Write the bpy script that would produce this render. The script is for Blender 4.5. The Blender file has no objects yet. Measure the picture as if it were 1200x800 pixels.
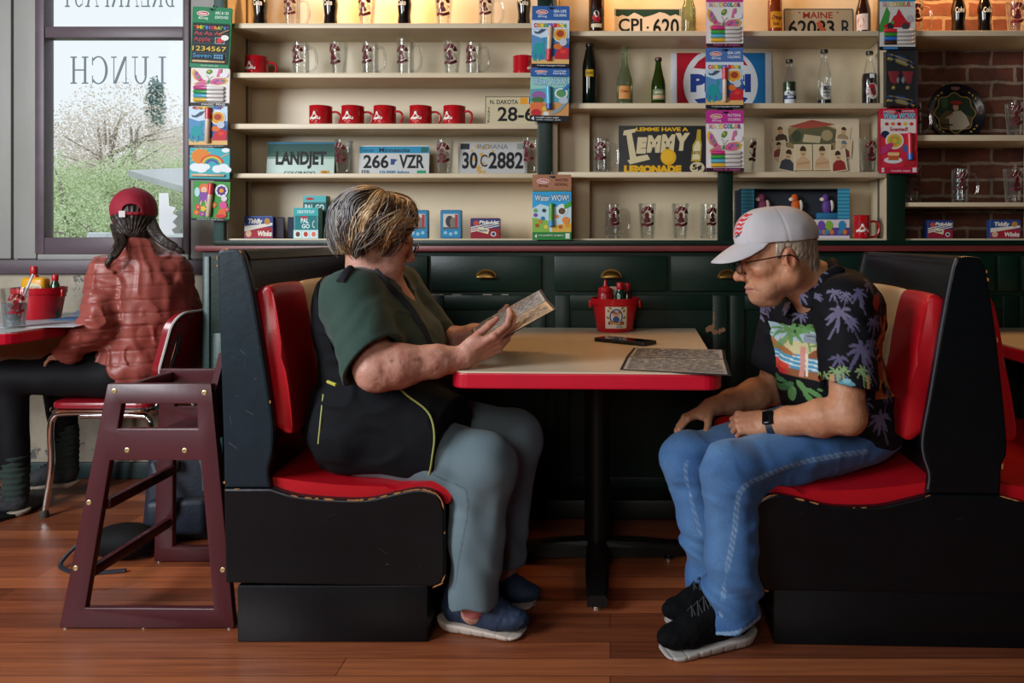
import bpy, bmesh, math, random
import numpy as np
from mathutils import Vector, Matrix, noise as mnoise
random.seed(7); np.random.seed(7)
S = bpy.context.scene
COL = S.collection
PI = math.pi

# ------------------------------------------------------------------ camera
CAM_D, CAM_H, FPX, VX, VY = 2.14, 1.112, 905.0, 715.0, 282.0
cd = bpy.data.cameras.new('camera')
cam = bpy.data.objects.new('camera', cd); COL.objects.link(cam)
cam.location = (0, -CAM_D, CAM_H); cam.rotation_euler = (PI/2, 0, 0)
cd.sensor_width = 36; cd.lens = FPX/1200*36
cd.shift_x = (600-VX)/1200; cd.shift_y = (VY-400)/1200
cd.clip_start = 0.05; cd.clip_end = 300
S.camera = cam

# ------------------------------------------------------------------ world, lights, exposure
w = bpy.data.worlds.new('overcast_sky'); S.world = w; w.use_nodes = True
bg = w.node_tree.nodes['Background']
bg.inputs[0].default_value = (0.93, 0.96, 1.0, 1); bg.inputs[1].default_value = 1.1
def area(name, loc, target, size, power, col, size_y=None):
    l = bpy.data.lights.new(name, 'AREA'); l.energy = power; l.color = col
    l.shape = 'RECTANGLE'; l.size = size; l.size_y = size_y or size
    o = bpy.data.objects.new(name, l); COL.objects.link(o); o.location = loc
    o.rotation_euler = (Vector(target)-Vector(loc)).to_track_quat('-Z', 'Y').to_euler()
    return o
area('street_window_light', (-3.3, -2.1, 2.25), (-0.2, 0.7, 0.95), 1.6, 200, (0.90, 0.95, 1.0), 1.9)
area('added_fill_light', (-0.9, -4.4, 2.3), (0.3, 1.1, 1.5), 1.5, 44, (1.0, 0.93, 0.85), 1.3)  # added fill lamp behind the camera, not an actual window
S.view_settings.view_transform = 'Standard'; S.view_settings.look = 'None'
S.view_settings.exposure = 0.0; S.view_settings.gamma = 1.0; S.view_settings.use_curve_mapping = False
try:
    S.cycles.use_denoising = True; S.cycles.denoiser = 'OPENIMAGEDENOISE'
    S.cycles.max_bounces = 8; S.cycles.transparent_max_bounces = 24; S.cycles.caustics_reflective = False
    S.cycles.caustics_refractive = False; S.cycles.sample_clamp_indirect = 4
except Exception:
    pass

# ------------------------------------------------------------------ helpers
def W(px, Y): return (px-VX)*(CAM_D+Y)/FPX
def Z(py, Y): return CAM_H-(py-VY)*(CAM_D+Y)/FPX
def P(px, py, Y): return Vector((W(px, Y), Y, Z(py, Y)))
def lin(h):
    h = h.lstrip('#'); r = []
    for i in (0, 2, 4):
        c = int(h[i:i+2], 16)/255
        r.append(c/12.92 if c <= .04045 else ((c+.055)/1.055)**2.4)
    return tuple(r)
_mats = {}
def mat(name, col, rough=.5, metal=0.0, noise=None, bump=None, coat=0.0, spec=.5, col2=None, scratch=None, vcol=False, coords='Object', stretch=None, trans=0, sheen=0, emit=None, sss=0):
    """One Principled material: colour (hex), optional colour variation noise=(scale, amount), bump=(scale, strength), scratch=(scale, colour, threshold)."""
    if name in _mats: return _mats[name]
    m = bpy.data.materials.new(name); _mats[name] = m; m.use_nodes = True
    nt = m.node_tree; N = nt.nodes; L = nt.links; b = N['Principled BSDF']
    c = lin(col) if isinstance(col, str) else col
    b.inputs['Base Color'].default_value = (*c, 1); b.inputs['Roughness'].default_value = rough
    b.inputs['Metallic'].default_value = metal; b.inputs['Specular IOR Level'].default_value = spec
    if coat: b.inputs['Coat Weight'].default_value = coat; b.inputs['Coat Roughness'].default_value = .12
    if sheen: b.inputs['Sheen Weight'].default_value = sheen; b.inputs['Sheen Roughness'].default_value = .5
    if sss:
        b.inputs['Subsurface Weight'].default_value = sss; b.inputs['Subsurface Radius'].default_value = (.012, .005, .003); b.inputs['Subsurface Scale'].default_value = .5
    src = None
    tc = None
    def coord():
        nonlocal tc
        if tc is None:
            tc = N.new('ShaderNodeTexCoord')
            if stretch:
                mp = N.new('ShaderNodeMapping'); mp.inputs['Scale'].default_value = stretch
                L.new(tc.outputs[coords], mp.inputs[0]); tc = mp
        return tc.outputs[0] if stretch else tc.outputs[coords]
    if vcol:
        a = N.new('ShaderNodeAttribute'); a.attribute_name = 'Col'; src = a.outputs['Color']
    if noise:
        n = N.new('ShaderNodeTexNoise'); n.inputs['Scale'].default_value = noise[0]; n.inputs['Detail'].default_value = 6
        n.inputs['Roughness'].default_value = .65
        L.new(coord(), n.inputs['Vector'])
        if src is not None:
            mr = N.new('ShaderNodeMapRange'); mr.inputs[1].default_value = .3; mr.inputs[2].default_value = .7
            mr.inputs[3].default_value = 1-noise[1]; mr.inputs[4].default_value = 1+noise[1]*.6
            L.new(n.outputs['Fac'], mr.inputs[0])
            mx = N.new('ShaderNodeMix'); mx.data_type = 'RGBA'; mx.blend_type = 'MULTIPLY'; mx.inputs[0].default_value = 1
            L.new(src, mx.inputs[6]); L.new(mr.outputs[0], mx.inputs[7]); src = mx.outputs[2]
        else:
            cr = N.new('ShaderNodeValToRGB'); cr.color_ramp.elements[0].position = .3; cr.color_ramp.elements[1].position = .7
            d = tuple(max(0, x*(1-noise[1])) for x in c)
            e = lin(col2) if col2 else tuple(min(1, x*(1+noise[1]*.6)) for x in c)
            cr.color_ramp.elements[0].color = (*d, 1); cr.color_ramp.elements[1].color = (*e, 1)
            L.new(n.outputs['Fac'], cr.inputs[0]); src = cr.outputs[0]
    if scratch:
        n = N.new('ShaderNodeTexNoise'); n.inputs['Scale'].default_value = scratch[0]; n.inputs['Detail'].default_value = 9
        n.inputs['Roughness'].default_value = .7; L.new(coord(), n.inputs['Vector'])
        mr = N.new('ShaderNodeMapRange'); mr.inputs[1].default_value = scratch[2]; mr.inputs[2].default_value = scratch[2]+.03
        L.new(n.outputs['Fac'], mr.inputs[0])
        mx = N.new('ShaderNodeMix'); mx.data_type = 'RGBA'; L.new(mr.outputs[0], mx.inputs[0])
        if src is None: mx.inputs[6].default_value = (*c, 1)
        else: L.new(src, mx.inputs[6])
        mx.inputs[7].default_value = (*lin(scratch[1]), 1); src = mx.outputs[2]
    if src is not None: L.new(src, b.inputs['Base Color'])
    if bump:
        n = N.new('ShaderNodeTexNoise'); n.inputs['Scale'].default_value = bump[0]; n.inputs['Detail'].default_value = 5
        L.new(coord(), n.inputs['Vector'])
        bp = N.new('ShaderNodeBump'); bp.inputs['Strength'].default_value = bump[1]; bp.inputs['Distance'].default_value = .01
        L.new(n.outputs['Fac'], bp.inputs['Height']); L.new(bp.outputs[0], b.inputs['Normal'])
    if emit:
        b.inputs['Emission Color'].default_value = (*lin(emit[0]), 1); b.inputs['Emission Strength'].default_value = emit[1]
    return m
def flat(hexcol, rough=.55):
    return mat('ink_'+hexcol.lstrip('#')+('' if rough == .55 else '_g'), hexcol, rough, spec=.22 if rough >= .45 else .5)
def glass_mat(name, tint, refl=.9, body=0.0, bodycol='#ffffff', rough=.02):
    if name in _mats: return _mats[name]
    m = bpy.data.materials.new(name); _mats[name] = m; m.use_nodes = True
    N = m.node_tree.nodes; L = m.node_tree.links; N.remove(N['Principled BSDF']); out = N['Material Output']
    t = N.new('ShaderNodeBsdfTransparent'); t.inputs[0].default_value = (*lin(tint), 1)
    g = N.new('ShaderNodeBsdfGlossy'); g.inputs['Roughness'].default_value = rough; g.inputs[0].default_value = (1, 1, 1, 1)
    lw = N.new('ShaderNodeLayerWeight'); lw.inputs[0].default_value = .35
    mm = N.new('ShaderNodeMath'); mm.operation = 'MULTIPLY'; mm.inputs[1].default_value = refl; L.new(lw.outputs['Fresnel'], mm.inputs[0])
    mx = N.new('ShaderNodeMixShader'); L.new(mm.outputs[0], mx.inputs[0]); L.new(t.outputs[0], mx.inputs[1]); L.new(g.outputs[0], mx.inputs[2])
    res = mx
    if body:
        d = N.new('ShaderNodeBsdfDiffuse'); d.inputs[0].default_value = (*lin(bodycol), 1)
        m2 = N.new('ShaderNodeMixShader'); m2.inputs[0].default_value = body
        L.new(mx.outputs[0], m2.inputs[1]); L.new(d.outputs[0], m2.inputs[2]); res = m2
    L.new(res.outputs[0], out.inputs[0])
    return m

def earclip_fill(bm, pts): pass
class MB:
    """collects shapes for ONE mesh; faces carry a material slot"""
    def __init__(s): s.v = []; s.f = []; s.m = []; s.mats = []; s.sm = []
    def mi(s, m):
        if m is None: return 0
        if m not in s.mats: s.mats.append(m)
        return s.mats.index(m)
    def add(s, vs, fs, m=None, smooth=False, T=None):
        o = len(s.v); k = s.mi(m)
        for p in vs:
            p = Vector(p)
            if T is not None: p = T @ p
            s.v.append(p)
        for f in fs:
            s.f.append([i+o for i in f]); s.m.append(k); s.sm.append(smooth)
        return s
    def box(s, lo, hi, m=None, T=None):
        x0, y0, z0 = lo; x1, y1, z1 = hi
        vs = [(x0,y0,z0),(x1,y0,z0),(x1,y1,z0),(x0,y1,z0),(x0,y0,z1),(x1,y0,z1),(x1,y1,z1),(x0,y1,z1)]
        return s.add(vs, [(0,3,2,1),(4,5,6,7),(0,1,5,4),(1,2,6,5),(2,3,7,6),(3,0,4,7)], m, False, T)
    def rbox(s, lo, hi, r=.004, m=None, T=None, seg=2):
        bm = bmesh.new(); bmesh.ops.create_cube(bm, size=1)
        c = [(a+b)/2 for a, b in zip(lo, hi)]; d = [b-a for a, b in zip(lo, hi)]
        for v in bm.verts: v.co = Vector((c[i]+v.co[i]*d[i] for i in range(3)))
        r = min(r, min(abs(x) for x in d)*.49)
        bmesh.ops.bevel(bm, geom=list(bm.edges), offset=r, segments=seg, profile=.5, affect='EDGES')
        k = len(s.sm); fl = [max(abs(x) for x in f.normal) < .9999 for f in bm.faces]
        s.bm(bm, m, True, T); s.sm[k:] = fl
        return s
    def bm(s, bm, m=None, smooth=False, T=None):
        bm.verts.ensure_lookup_table(); bm.verts.index_update()
        s.add([v.co.copy() for v in bm.verts], [[v.index for v in f.verts] for f in bm.faces], m, smooth, T); bm.free(); return s
    def lathe(s, prof, m=None, n=24, T=None, smooth=True, cap=True):
        """prof: list of (r, z)"""
        vs = []; fs = []
        for r, z in prof:
            for i in range(n):
                a = 2*PI*i/n; vs.append((r*math.cos(a), r*math.sin(a), z))
        for j in range(len(prof)-1):
            for i in range(n):
                k = (i+1) % n
                fs.append((j*n+i, j*n+k, (j+1)*n+k, (j+1)*n+i))
        if cap:
            if prof[0][0] > 1e-6: fs.append(tuple(reversed(range(n))))
            if prof[-1][0] > 1e-6: fs.append(tuple(range((len(prof)-1)*n, len(prof)*n)))
        return s.add(vs, fs, m, smooth, T)
    def tube(s, path, r, m=None, n=8, T=None, closed=False, cap=True, flat=None):
        """swept tube; r a number or list; flat=(axis vector, factor) squashes it"""
        pts = [Vector(p) for p in path]; k = len(pts)
        rs = r if isinstance(r, (list, tuple)) else [r]*k
        vs = []; fs = []; prev = None
        for i, p in enumerate(pts):
            a = pts[(i-1) % k] if (i > 0 or closed) else p
            b = pts[(i+1) % k] if (i < k-1 or closed) else p
            t = (b-a).normalized() if (b-a).length > 1e-9 else Vector((0, 0, 1))
            if prev is None:
                u = t.orthogonal().normalized()
            else:
                u = (prev - t*prev.dot(t)); u = u.normalized() if u.length > 1e-6 else t.orthogonal().normalized()
            prev = u; w_ = t.cross(u)
            for j in range(n):
                an = 2*PI*j/n; q = (u*math.cos(an)+w_*math.sin(an))*rs[i]
                if flat: q = q - Vector(flat[0])*q.dot(Vector(flat[0]))*(1-flat[1])
                vs.append(p+q)
        for i in range(k if closed else k-1):
            i2 = (i+1) % k
            for j in range(n):
                j2 = (j+1) % n
                fs.append((i*n+j, i*n+j2, i2*n+j2, i2*n+j))
        if cap and not closed:
            fs.append(tuple(reversed(range(n)))); fs.append(tuple(range((k-1)*n, k*n)))
        return s.add(vs, fs, m, True, T)
    def prism(s, outline, y0, y1, m=None, T=None, bevel=0, axis='y', smooth=False, seg=2):
        """outline: (x, z) points (axis y) extruded from y0 to y1"""
        bm = bmesh.new()
        vs = [bm.verts.new((x, y0, z)) for x, z in outline]
        f = bm.faces.new(vs)
        r = bmesh.ops.extrude_face_region(bm, geom=[f])
        for v in [g for g in r['geom'] if isinstance(g, bmesh.types.BMVert)]: v.co.y = y1
        bmesh.ops.recalc_face_normals(bm, faces=list(bm.faces))
        if bevel:
            es = [e for e in bm.edges if abs(e.verts[0].co.y-e.verts[1].co.y) < 1e-7]
            bmesh.ops.bevel(bm, geom=es, offset=bevel, segments=seg, profile=.5, affect='EDGES')
        if axis == 'z':
            for v in bm.verts: v.co = Vector((v.co.x, v.co.z, v.co.y))
            bmesh.ops.recalc_face_normals(bm, faces=list(bm.faces))
        return s.bm(bm, m, smooth, T)
    def sphere(s, c, r, m=None, T=None, u=16, v=10):
        bm = bmesh.new(); bmesh.ops.create_uvsphere(bm, u_segments=u, v_segments=v, radius=1)
        rr = r if isinstance(r, (tuple, list)) else (r, r, r)
        for q in bm.verts: q.co = Vector((c[0]+q.co.x*rr[0], c[1]+q.co.y*rr[1], c[2]+q.co.z*rr[2]))
        return s.bm(bm, m, True, T)
    def mesh(s, name):
        me = bpy.data.meshes.new(name); me.from_pydata([tuple(p) for p in s.v], [], s.f)
        for m in s.mats: me.materials.append(m)
        me.polygons.foreach_set('material_index', s.m); me.polygons.foreach_set('use_smooth', s.sm)
        me.update(); return me
    def build(s, name, m=None, parent=None, loc=None, rot=None, auto=None):
        if m is not None:
            if not s.mats: s.mats = [m]
        me = s.mesh(name)
        if auto is not None or any(s.sm):
            try: me.set_sharp_from_angle(angle=math.radians(auto or 40))
            except Exception: pass
        o = bpy.data.objects.new(name, me); COL.objects.link(o)
        if parent is not None: o.parent = parent
        if loc is not None: o.location = loc
        if rot is not None: o.rotation_euler = rot
        return o
def tag(o, label, cat, group=None, kind=None):
    o['label'] = label; o['category'] = cat
    if group: o['group'] = group
    if kind: o['kind'] = kind
    return o
def thing(name, label, cat, loc=(0, 0, 0), rz=0.0, group=None):
    o = bpy.data.objects.new(name, None); COL.objects.link(o); o.location = loc; o.rotation_euler = (0, 0, rz)
    o.empty_display_size = .05
    return tag(o, label, cat, group)
def struct(name, mb, m=None, **k):
    o = mb.build(name, m, **k); o['kind'] = 'structure'; return o
_kids = {}
def copy_tree(o, loc=None, rz=None, label=None, parent=None):
    c = o.copy(); COL.objects.link(c)
    if parent is not None: c.parent = parent
    for ch in [x for x in bpy.data.objects if x.parent == o]: copy_tree(ch, parent=c)
    if loc is not None: c.location = loc
    if rz is not None: c.rotation_euler = (0, 0, rz)
    if label: c['label'] = label
    return c
def rrect(x0, z0, x1, z1, r, n=4, corners=(1, 1, 1, 1)):
    pts = []
    for k, (cx, cz, a0) in enumerate(((x1-r, z1-r, 0), (x0+r, z1-r, 90), (x0+r, z0+r, 180), (x1-r, z0+r, 270))):
        if not corners[k]:
            pts.append(((x1, z1), (x0, z1), (x0, z0), (x1, z0))[k]); continue
        for i in range(n+1):
            a = math.radians(a0+90*i/n); pts.append((cx+r*math.cos(a), cz+r*math.sin(a)))
    return pts
def smooth_path(pts, n=8, closed=False):
    """Catmull-Rom through pts"""
    P_ = [Vector(p) for p in pts]; k = len(P_); out = []
    for i in range(k if closed else k-1):
        a = P_[(i-1) % k] if (closed or i > 0) else P_[0]*2-P_[1]
        b = P_[i]; c = P_[(i+1) % k]
        d = P_[(i+2) % k] if (closed or i < k-2) else P_[-1]*2-P_[-2]
        for j in range(n):
            t = j/n
            out.append(.5*((2*b)+(-a+c)*t+(2*a-5*b+4*c-d)*t*t+(-a+3*b-3*c+d)*t**3))
    if not closed: out.append(P_[-1])
    return out
_txt = {}
def text_geo(s, bold=0.0, serif=False):
    key = (s, bold)
    if key in _txt: return _txt[key]
    cu = bpy.data.curves.new('lettering', 'FONT'); cu.body = s; cu.size = 1; cu.resolution_u = 3; cu.offset = bold
    o = bpy.data.objects.new('lettering', cu); COL.objects.link(o)
    dg = bpy.context.evaluated_depsgraph_get(); ev = o.evaluated_get(dg); me = ev.to_mesh()
    vs = [(v.co.x, v.co.y) for v in me.vertices]; fs = [tuple(p.vertices) for p in me.polygons]
    ev.to_mesh_clear(); bpy.data.objects.remove(o); bpy.data.curves.remove(cu)
    if vs:
        x0 = min(v[0] for v in vs); x1 = max(v[0] for v in vs); y0 = min(v[1] for v in vs); y1 = max(v[1] for v in vs)
        vs = [((x-x0)/max(1e-6, x1-x0), (y-y0)/max(1e-6, y1-y0)) for x, y in vs]
    _txt[key] = (vs, fs); return _txt[key]
class Art:
    """flat printing on a face: local x to the right, z up, facing -y; layers step 0.15 mm outward"""
    def __init__(s, x0=0, z0=0, sx=1, sz=1, y=0.0, step=.00015, fn=None):
        s.mb = MB(); s.x0, s.z0, s.sx, s.sz, s.y, s.step, s.l = x0, z0, sx, sz, y, step, 1; s.fn = fn; s.n = 0
    def pt(s, x, z):
        q = Vector((s.x0+x*s.sx, s.y-s.step*s.l-8e-6*s.n, s.z0+z*s.sz))
        return s.fn(q) if s.fn else q
    def faces(s, vs, fs, col):
        s.mb.add([s.pt(*v) for v in vs], fs, flat(col) if isinstance(col, str) else col); s.l += 1; s.n += 1; return s
    def poly(s, pts, col):
        # fan-safe n-gon: blender tessellates n-gons
        a = sum(p[0]*q[1]-q[0]*p[1] for p, q in zip(pts, pts[1:]+pts[:1]))
        if a < 0: pts = pts[::-1]
        return s.faces(pts, [tuple(range(len(pts)))], col)
    def rect(s, x0, z0, x1, z1, col): return s.poly([(x0, z0), (x1, z0), (x1, z1), (x0, z1)], col)
    def ell(s, cx, cz, rx, rz, col, n=20, a0=0, a1=360, rot=0):
        pts = []
        c, d = math.cos(math.radians(rot)), math.sin(math.radians(rot))
        for i in range(n + (0 if a1-a0 == 360 else 1)):
            a = math.radians(a0+(a1-a0)*i/n); x, z = rx*math.cos(a), rz*math.sin(a)
            pts.append((cx+x*c-z*d, cz+x*d+z*c))
        return s.poly(pts, col)
    def arc(s, cx, cz, rx, rz, t, a0, a1, col, n=14):
        vs = []; fs = []
        for i in range(n+1):
            a = math.radians(a0+(a1-a0)*i/n)
            vs += [(cx+rx*math.cos(a), cz+rz*math.sin(a)), (cx+(rx-t)*math.cos(a), cz+(rz-t)*math.sin(a))]
        for i in range(n): fs.append((2*i, 2*i+1, 2*i+3, 2*i+2))
        return s.faces(vs, fs, col)
    def line(s, pts, t, col):
        vs = []; fs = []
        for i, p in enumerate(pts):
            a = Vector(pts[max(0, i-1)]); b = Vector(pts[min(len(pts)-1, i+1)]); d = (b-a)
            n = Vector((-d.y, d.x)).normalized()*t/2
            vs += [(p[0]+n.x, p[1]+n.y), (p[0]-n.x, p[1]-n.y)]
        for i in range(len(pts)-1): fs.append((2*i, 2*i+1, 2*i+3, 2*i+2))
        return s.faces(vs, fs, col)
    def text(s, t, x0, z0, x1, z1, col, bold=.02, shear=0, mirror=False):
        vs, fs = text_geo(t, bold)
        if not vs: return s
        q = [((1-u if mirror else u), v) for u, v in vs]
        return s.faces([(x0+(x1-x0)*u+shear*v*(z1-z0), z0+(z1-z0)*v) for u, v in q], fs if not mirror else [f[::-1] for f in fs], col)
    def build(s, name='print', parent=None): return s.mb.build(name, None, parent)
# ------------------------------------------------------------------ room
YW = 1.48          # window wall
YF = 1.10          # cabinet and shelving front
YB = 1.345         # back of the shelving / brick face
def floor_mat():
    m = bpy.data.materials.new('fir_floor'); m.use_nodes = True; N = m.node_tree.nodes; L = m.node_tree.links; b = N['Principled BSDF']
    tc = N.new('ShaderNodeTexCoord')
    br = N.new('ShaderNodeTexBrick'); br.inputs['Scale'].default_value = 1; br.offset = .37; br.squash = 1
    br.inputs['Brick Width'].default_value = 1.9; br.inputs['Row Height'].default_value = .083; br.inputs['Mortar Size'].default_value = .0012
    br.inputs['Color1'].default_value = (.0, .0, .0, 1); br.inputs['Color2'].default_value = (1, 1, 1, 1); br.inputs['Mortar'].default_value = (.5, .5, .5, 1)
    br.inputs['Bias'].default_value = 0
    L.new(tc.outputs['Object'], br.inputs['Vector'])
    mp = N.new('ShaderNodeMapping'); mp.inputs['Scale'].default_value = (1.2, 26, 1); L.new(tc.outputs['Object'], mp.inputs[0])
    n = N.new('ShaderNodeTexNoise'); n.inputs['Scale'].default_value = 2.2; n.inputs['Detail'].default_value = 7; n.inputs['Roughness'].default_value = .6; L.new(mp.outputs[0], n.inputs['Vector'])
    n2 = N.new('ShaderNodeTexNoise'); n2.inputs['Scale'].default_value = 1.7; n2.inputs['Detail'].default_value = 4; L.new(tc.outputs['Object'], n2.inputs['Vector'])
    a = N.new('ShaderNodeMath'); a.operation = 'MULTIPLY_ADD'; L.new(br.outputs['Color'], a.inputs[0]); a.inputs[1].default_value = .42; 
    s2 = N.new('ShaderNodeMath'); s2.operation = 'MULTIPLY'; L.new(n.outputs['Fac'], s2.inputs[0]); s2.inputs[1].default_value = .62
    L.new(s2.outputs[0], a.inputs[2])
    cr = N.new('ShaderNodeValToRGB'); e = cr.color_ramp.elements
    e[0].position = .18; e[0].color = (*lin('#4a2617'), 1); e[1].position = .82; e[1].color = (*lin('#ad653d'), 1)
    k = e.new(.5); k.color = (*lin('#7f4329'), 1)
    L.new(a.outputs[0], cr.inputs[0])
    mx = N.new('ShaderNodeMix'); mx.data_type = 'RGBA'; mx.blend_type = 'MULTIPLY'; L.new(br.outputs['Fac'], mx.inputs[0]); L.new(cr.outputs[0], mx.inputs[6]); mx.inputs[7].default_value = (.25, .2, .18, 1)
    L.new(mx.outputs[2], b.inputs['Base Color'])
    rr = N.new('ShaderNodeMapRange'); rr.inputs[1].default_value = .3; rr.inputs[2].default_value = .7; rr.inputs[3].default_value = .22; rr.inputs[4].default_value = .48
    L.new(n2.outputs['Fac'], rr.inputs[0]); L.new(rr.outputs[0], b.inputs['Roughness'])
    bp = N.new('ShaderNodeBump'); bp.inputs['Strength'].default_value = .12; bp.inputs['Distance'].default_value = .004
    iv = N.new('ShaderNodeMath'); iv.operation = 'SUBTRACT'; iv.inputs[0].default_value = 1; L.new(br.outputs['Fac'], iv.inputs[1])
    ad = N.new('ShaderNodeMath'); ad.operation = 'MULTIPLY_ADD'; L.new(n.outputs['Fac'], ad.inputs[0]); ad.inputs[1].default_value = .25; L.new(iv.outputs[0], ad.inputs[2])
    L.new(ad.outputs[0], bp.inputs['Height']); L.new(bp.outputs[0], b.inputs['Normal'])
    return m
def brick_mat():
    m = bpy.data.materials.new('old_red_brick'); m.use_nodes = True; N = m.node_tree.nodes; L = m.node_tree.links; b = N['Principled BSDF']
    tc = N.new('ShaderNodeTexCoord'); mp = N.new('ShaderNodeMapping'); L.new(tc.outputs['Object'], mp.inputs[0])
    mp.inputs['Rotation'].default_value = (PI/2, 0, 0)
    nz = N.new('ShaderNodeTexNoise'); nz.inputs['Scale'].default_value = 14; nz.inputs['Detail'].default_value = 5; L.new(tc.outputs['Object'], nz.inputs['Vector'])
    dv = N.new('ShaderNodeMix'); dv.data_type = 'RGBA'; dv.blend_type = 'LINEAR_LIGHT'; dv.inputs[0].default_value = .012; L.new(mp.outputs[0], dv.inputs[6]); L.new(nz.outputs['Color'], dv.inputs[7])
    br = N.new('ShaderNodeTexBrick'); br.inputs['Scale'].default_value = 1; br.inputs['Brick Width'].default_value = .215; br.inputs['Row Height'].default_value = .073
    br.inputs['Mortar Size'].default_value = .008; br.inputs['Mortar Smooth'].default_value = .25
    br.inputs['Color1'].default_value = (*lin('#4f271b'), 1); br.inputs['Color2'].default_value = (*lin('#673725'), 1); br.inputs['Mortar'].default_value = (*lin('#8a7563'), 1)
    L.new(dv.outputs[2], br.inputs['Vector'])
    n2 = N.new('ShaderNodeTexNoise'); n2.inputs['Scale'].default_value = 9; n2.inputs['Detail'].default_value = 8; n2.inputs['Roughness'].default_value = .75; L.new(tc.outputs['Object'], n2.inputs['Vector'])
    mr = N.new('ShaderNodeMapRange'); mr.inputs[1].default_value = .35; mr.inputs[2].default_value = .7; mr.inputs[3].default_value = .5; mr.inputs[4].default_value = 1.25; L.new(n2.outputs['Fac'], mr.inputs[0])
    mx = N.new('ShaderNodeMix'); mx.data_type = 'RGBA'; mx.blend_type = 'MULTIPLY'; mx.inputs[0].default_value = 1; L.new(br.outputs['Color'], mx.inputs[6]); L.new(mr.outputs[0], mx.inputs[7])
    L.new(mx.outputs[2], b.inputs['Base Color']); b.inputs['Roughness'].default_value = .85
    bp = N.new('ShaderNodeBump'); bp.inputs['Strength'].default_value = .6; bp.inputs['Distance'].default_value = .008
    sb = N.new('ShaderNodeMath'); sb.operation = 'SUBTRACT'; L.new(n2.outputs['Fac'], sb.inputs[0]); L.new(br.outputs['Fac'], sb.inputs[1]); L.new(sb.outputs[0], bp.inputs['Height']); L.new(bp.outputs[0], b.inputs['Normal'])
    return m
m_floor = floor_mat(); m_brick = brick_mat()
m_board = mat('white_painted_boards', '#8f8e89', .55, noise=(5, .14), scratch=(26, '#6b6862', .69), stretch=(1, 1, .25))
m_plaster = mat('peeling_plaster', '#a69c8a', .85, noise=(4, .35), scratch=(7, '#5f5f5c', .6), bump=(18, .5))
m_purple = mat('dusky_purple_trim', '#57484f', .45, noise=(6, .25), bump=(30, .08), stretch=(.3, 1, 1))
m_base = mat('dark_teal_baseboard', '#23393a', .5, noise=(6, .3))
m_ceil = mat('ceiling_paint', '#55504a', .8)
m_wall = mat('room_wall_paint', '#40392f', .8)
m_vinyl = mat('window_lettering_vinyl', '#55666e', .5)
m_pane = glass_mat('window_glass', '#f6f9f9', refl=.02)

MB_ = MB()
mb = MB(); mb.box((-4.6, -4.7, -.06), (4.2, YW+.16, 0)); struct('floor', mb, m_floor)
mb = MB(); mb.box((-4.6, -4.7, 3.0), (4.2, YW+.16, 3.06)); struct('ceiling', mb, m_ceil)
mb = MB(); mb.box((-4.66, -4.7, 0), (-4.6, YW+.16, 3.0)); struct('wall_left', mb, m_wall)
mb = MB(); mb.box((4.2, -4.7, 0), (4.26, YW+.16, 3.0)); struct('wall_right', mb, m_wall)
mb = MB(); mb.box((-4.6, -4.76, 0), (4.2, -4.7, 3.0)); struct('wall_front', mb, m_wall)
# back wall: upper boards with window hole, plaster below, brick behind the right end of the shelving
wx0, wx1 = W(57, YW), W(218, YW); wz0, wz1 = Z(278, YW), 2.62
sillz = Z(304, YW); railz = Z(320.5, YW)
mb = MB()
hx0, hx1 = wx0-.012, wx1+.012; TH = .05
mb.box((-4.6, YW, sillz), (hx0, YW+TH, 3.0), m_board); mb.box((hx1, YW, sillz), (W(252, 1.1)+.35, YW+TH, 3.0), m_board)
mb.box((hx0, YW, sillz), (hx1, YW+TH, wz0-.012), m_board); mb.box((hx0, YW, wz1+.012), (hx1, YW+TH, 3.0), m_board)
mb.box((-4.6, YW, 0), (W(252, 1.1)+.35, YW+.14, sillz), m_plaster)
struct('wall_back', mb)
mb = MB(); mb.box((W(252, 1.1)+.35, YB, 0), (4.2, YW+.14, 3.0)); struct('wall_back_brick', mb, m_brick)
# board battens on the white wall, left of the window
mb = MB()
for a, b_ in ((W(-60, YW), W(16.5, YW)), (W(19.5, YW), W(46, YW))):
    mb.rbox((a, YW-.02, Z(303, YW)), (b_, YW, 2.95), .004)
mb.rbox((W(226, YW), YW-.02, Z(303, YW)), (W(262, YW), YW, 2.95), .004)
struct('trim_1', mb, m_board)
# window rail and sill
mb = MB(); mb.rbox((-4.55, YW-.03, railz), (W(262, YW), YW, sillz), .005); struct('trim_2', mb, m_purple)
mb = MB(); mb.rbox((W(48, YW), YW-.024, sillz), (W(224, YW), YW, Z(297.5, YW)), .004); struct('trim_3', mb, m_board)
mb = MB(); mb.rbox((-4.55, YW-.018, 0), (W(262, YW), YW, .078), .006); struct('baseboard_back', mb, m_base)
# window: frame, mullion, two panes, lettering on the inside of the glass
wn = bpy.data.objects.new('window_1', None); COL.objects.link(wn); wn['kind'] = 'structure'
wn.location = ((wx0+wx1)/2, YW, wz0)
mb = MB(); ox, oz = (wx0+wx1)/2, wz0
fl, fr = W(46, YW)-ox, W(225.5, YW)-ox; gl, gr = wx0-ox, wx1-ox
fb = Z(297.5, YW)-oz; top = wz1-oz
mb.rbox((fl, -.03, fb), (gl, .03, top+.06), .005); mb.rbox((gr, -.03, fb), (fr, .03, top+.06), .005)
mb.rbox((gl, -.03, fb), (gr, .03, 0), .005); mb.rbox((gl, -.03, top), (gr, .03, top+.06), .005)
mb.build('window_frame', m_purple, wn)
mb = MB(); mb.rbox((gl, -.026, Z(46, YW)-oz), (gr, .03, Z(32.5, YW)-oz), .005); mb.build('mullion', m_purple, wn)
zm0, zm1 = Z(46, YW)-oz, Z(32.5, YW)-oz
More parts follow.
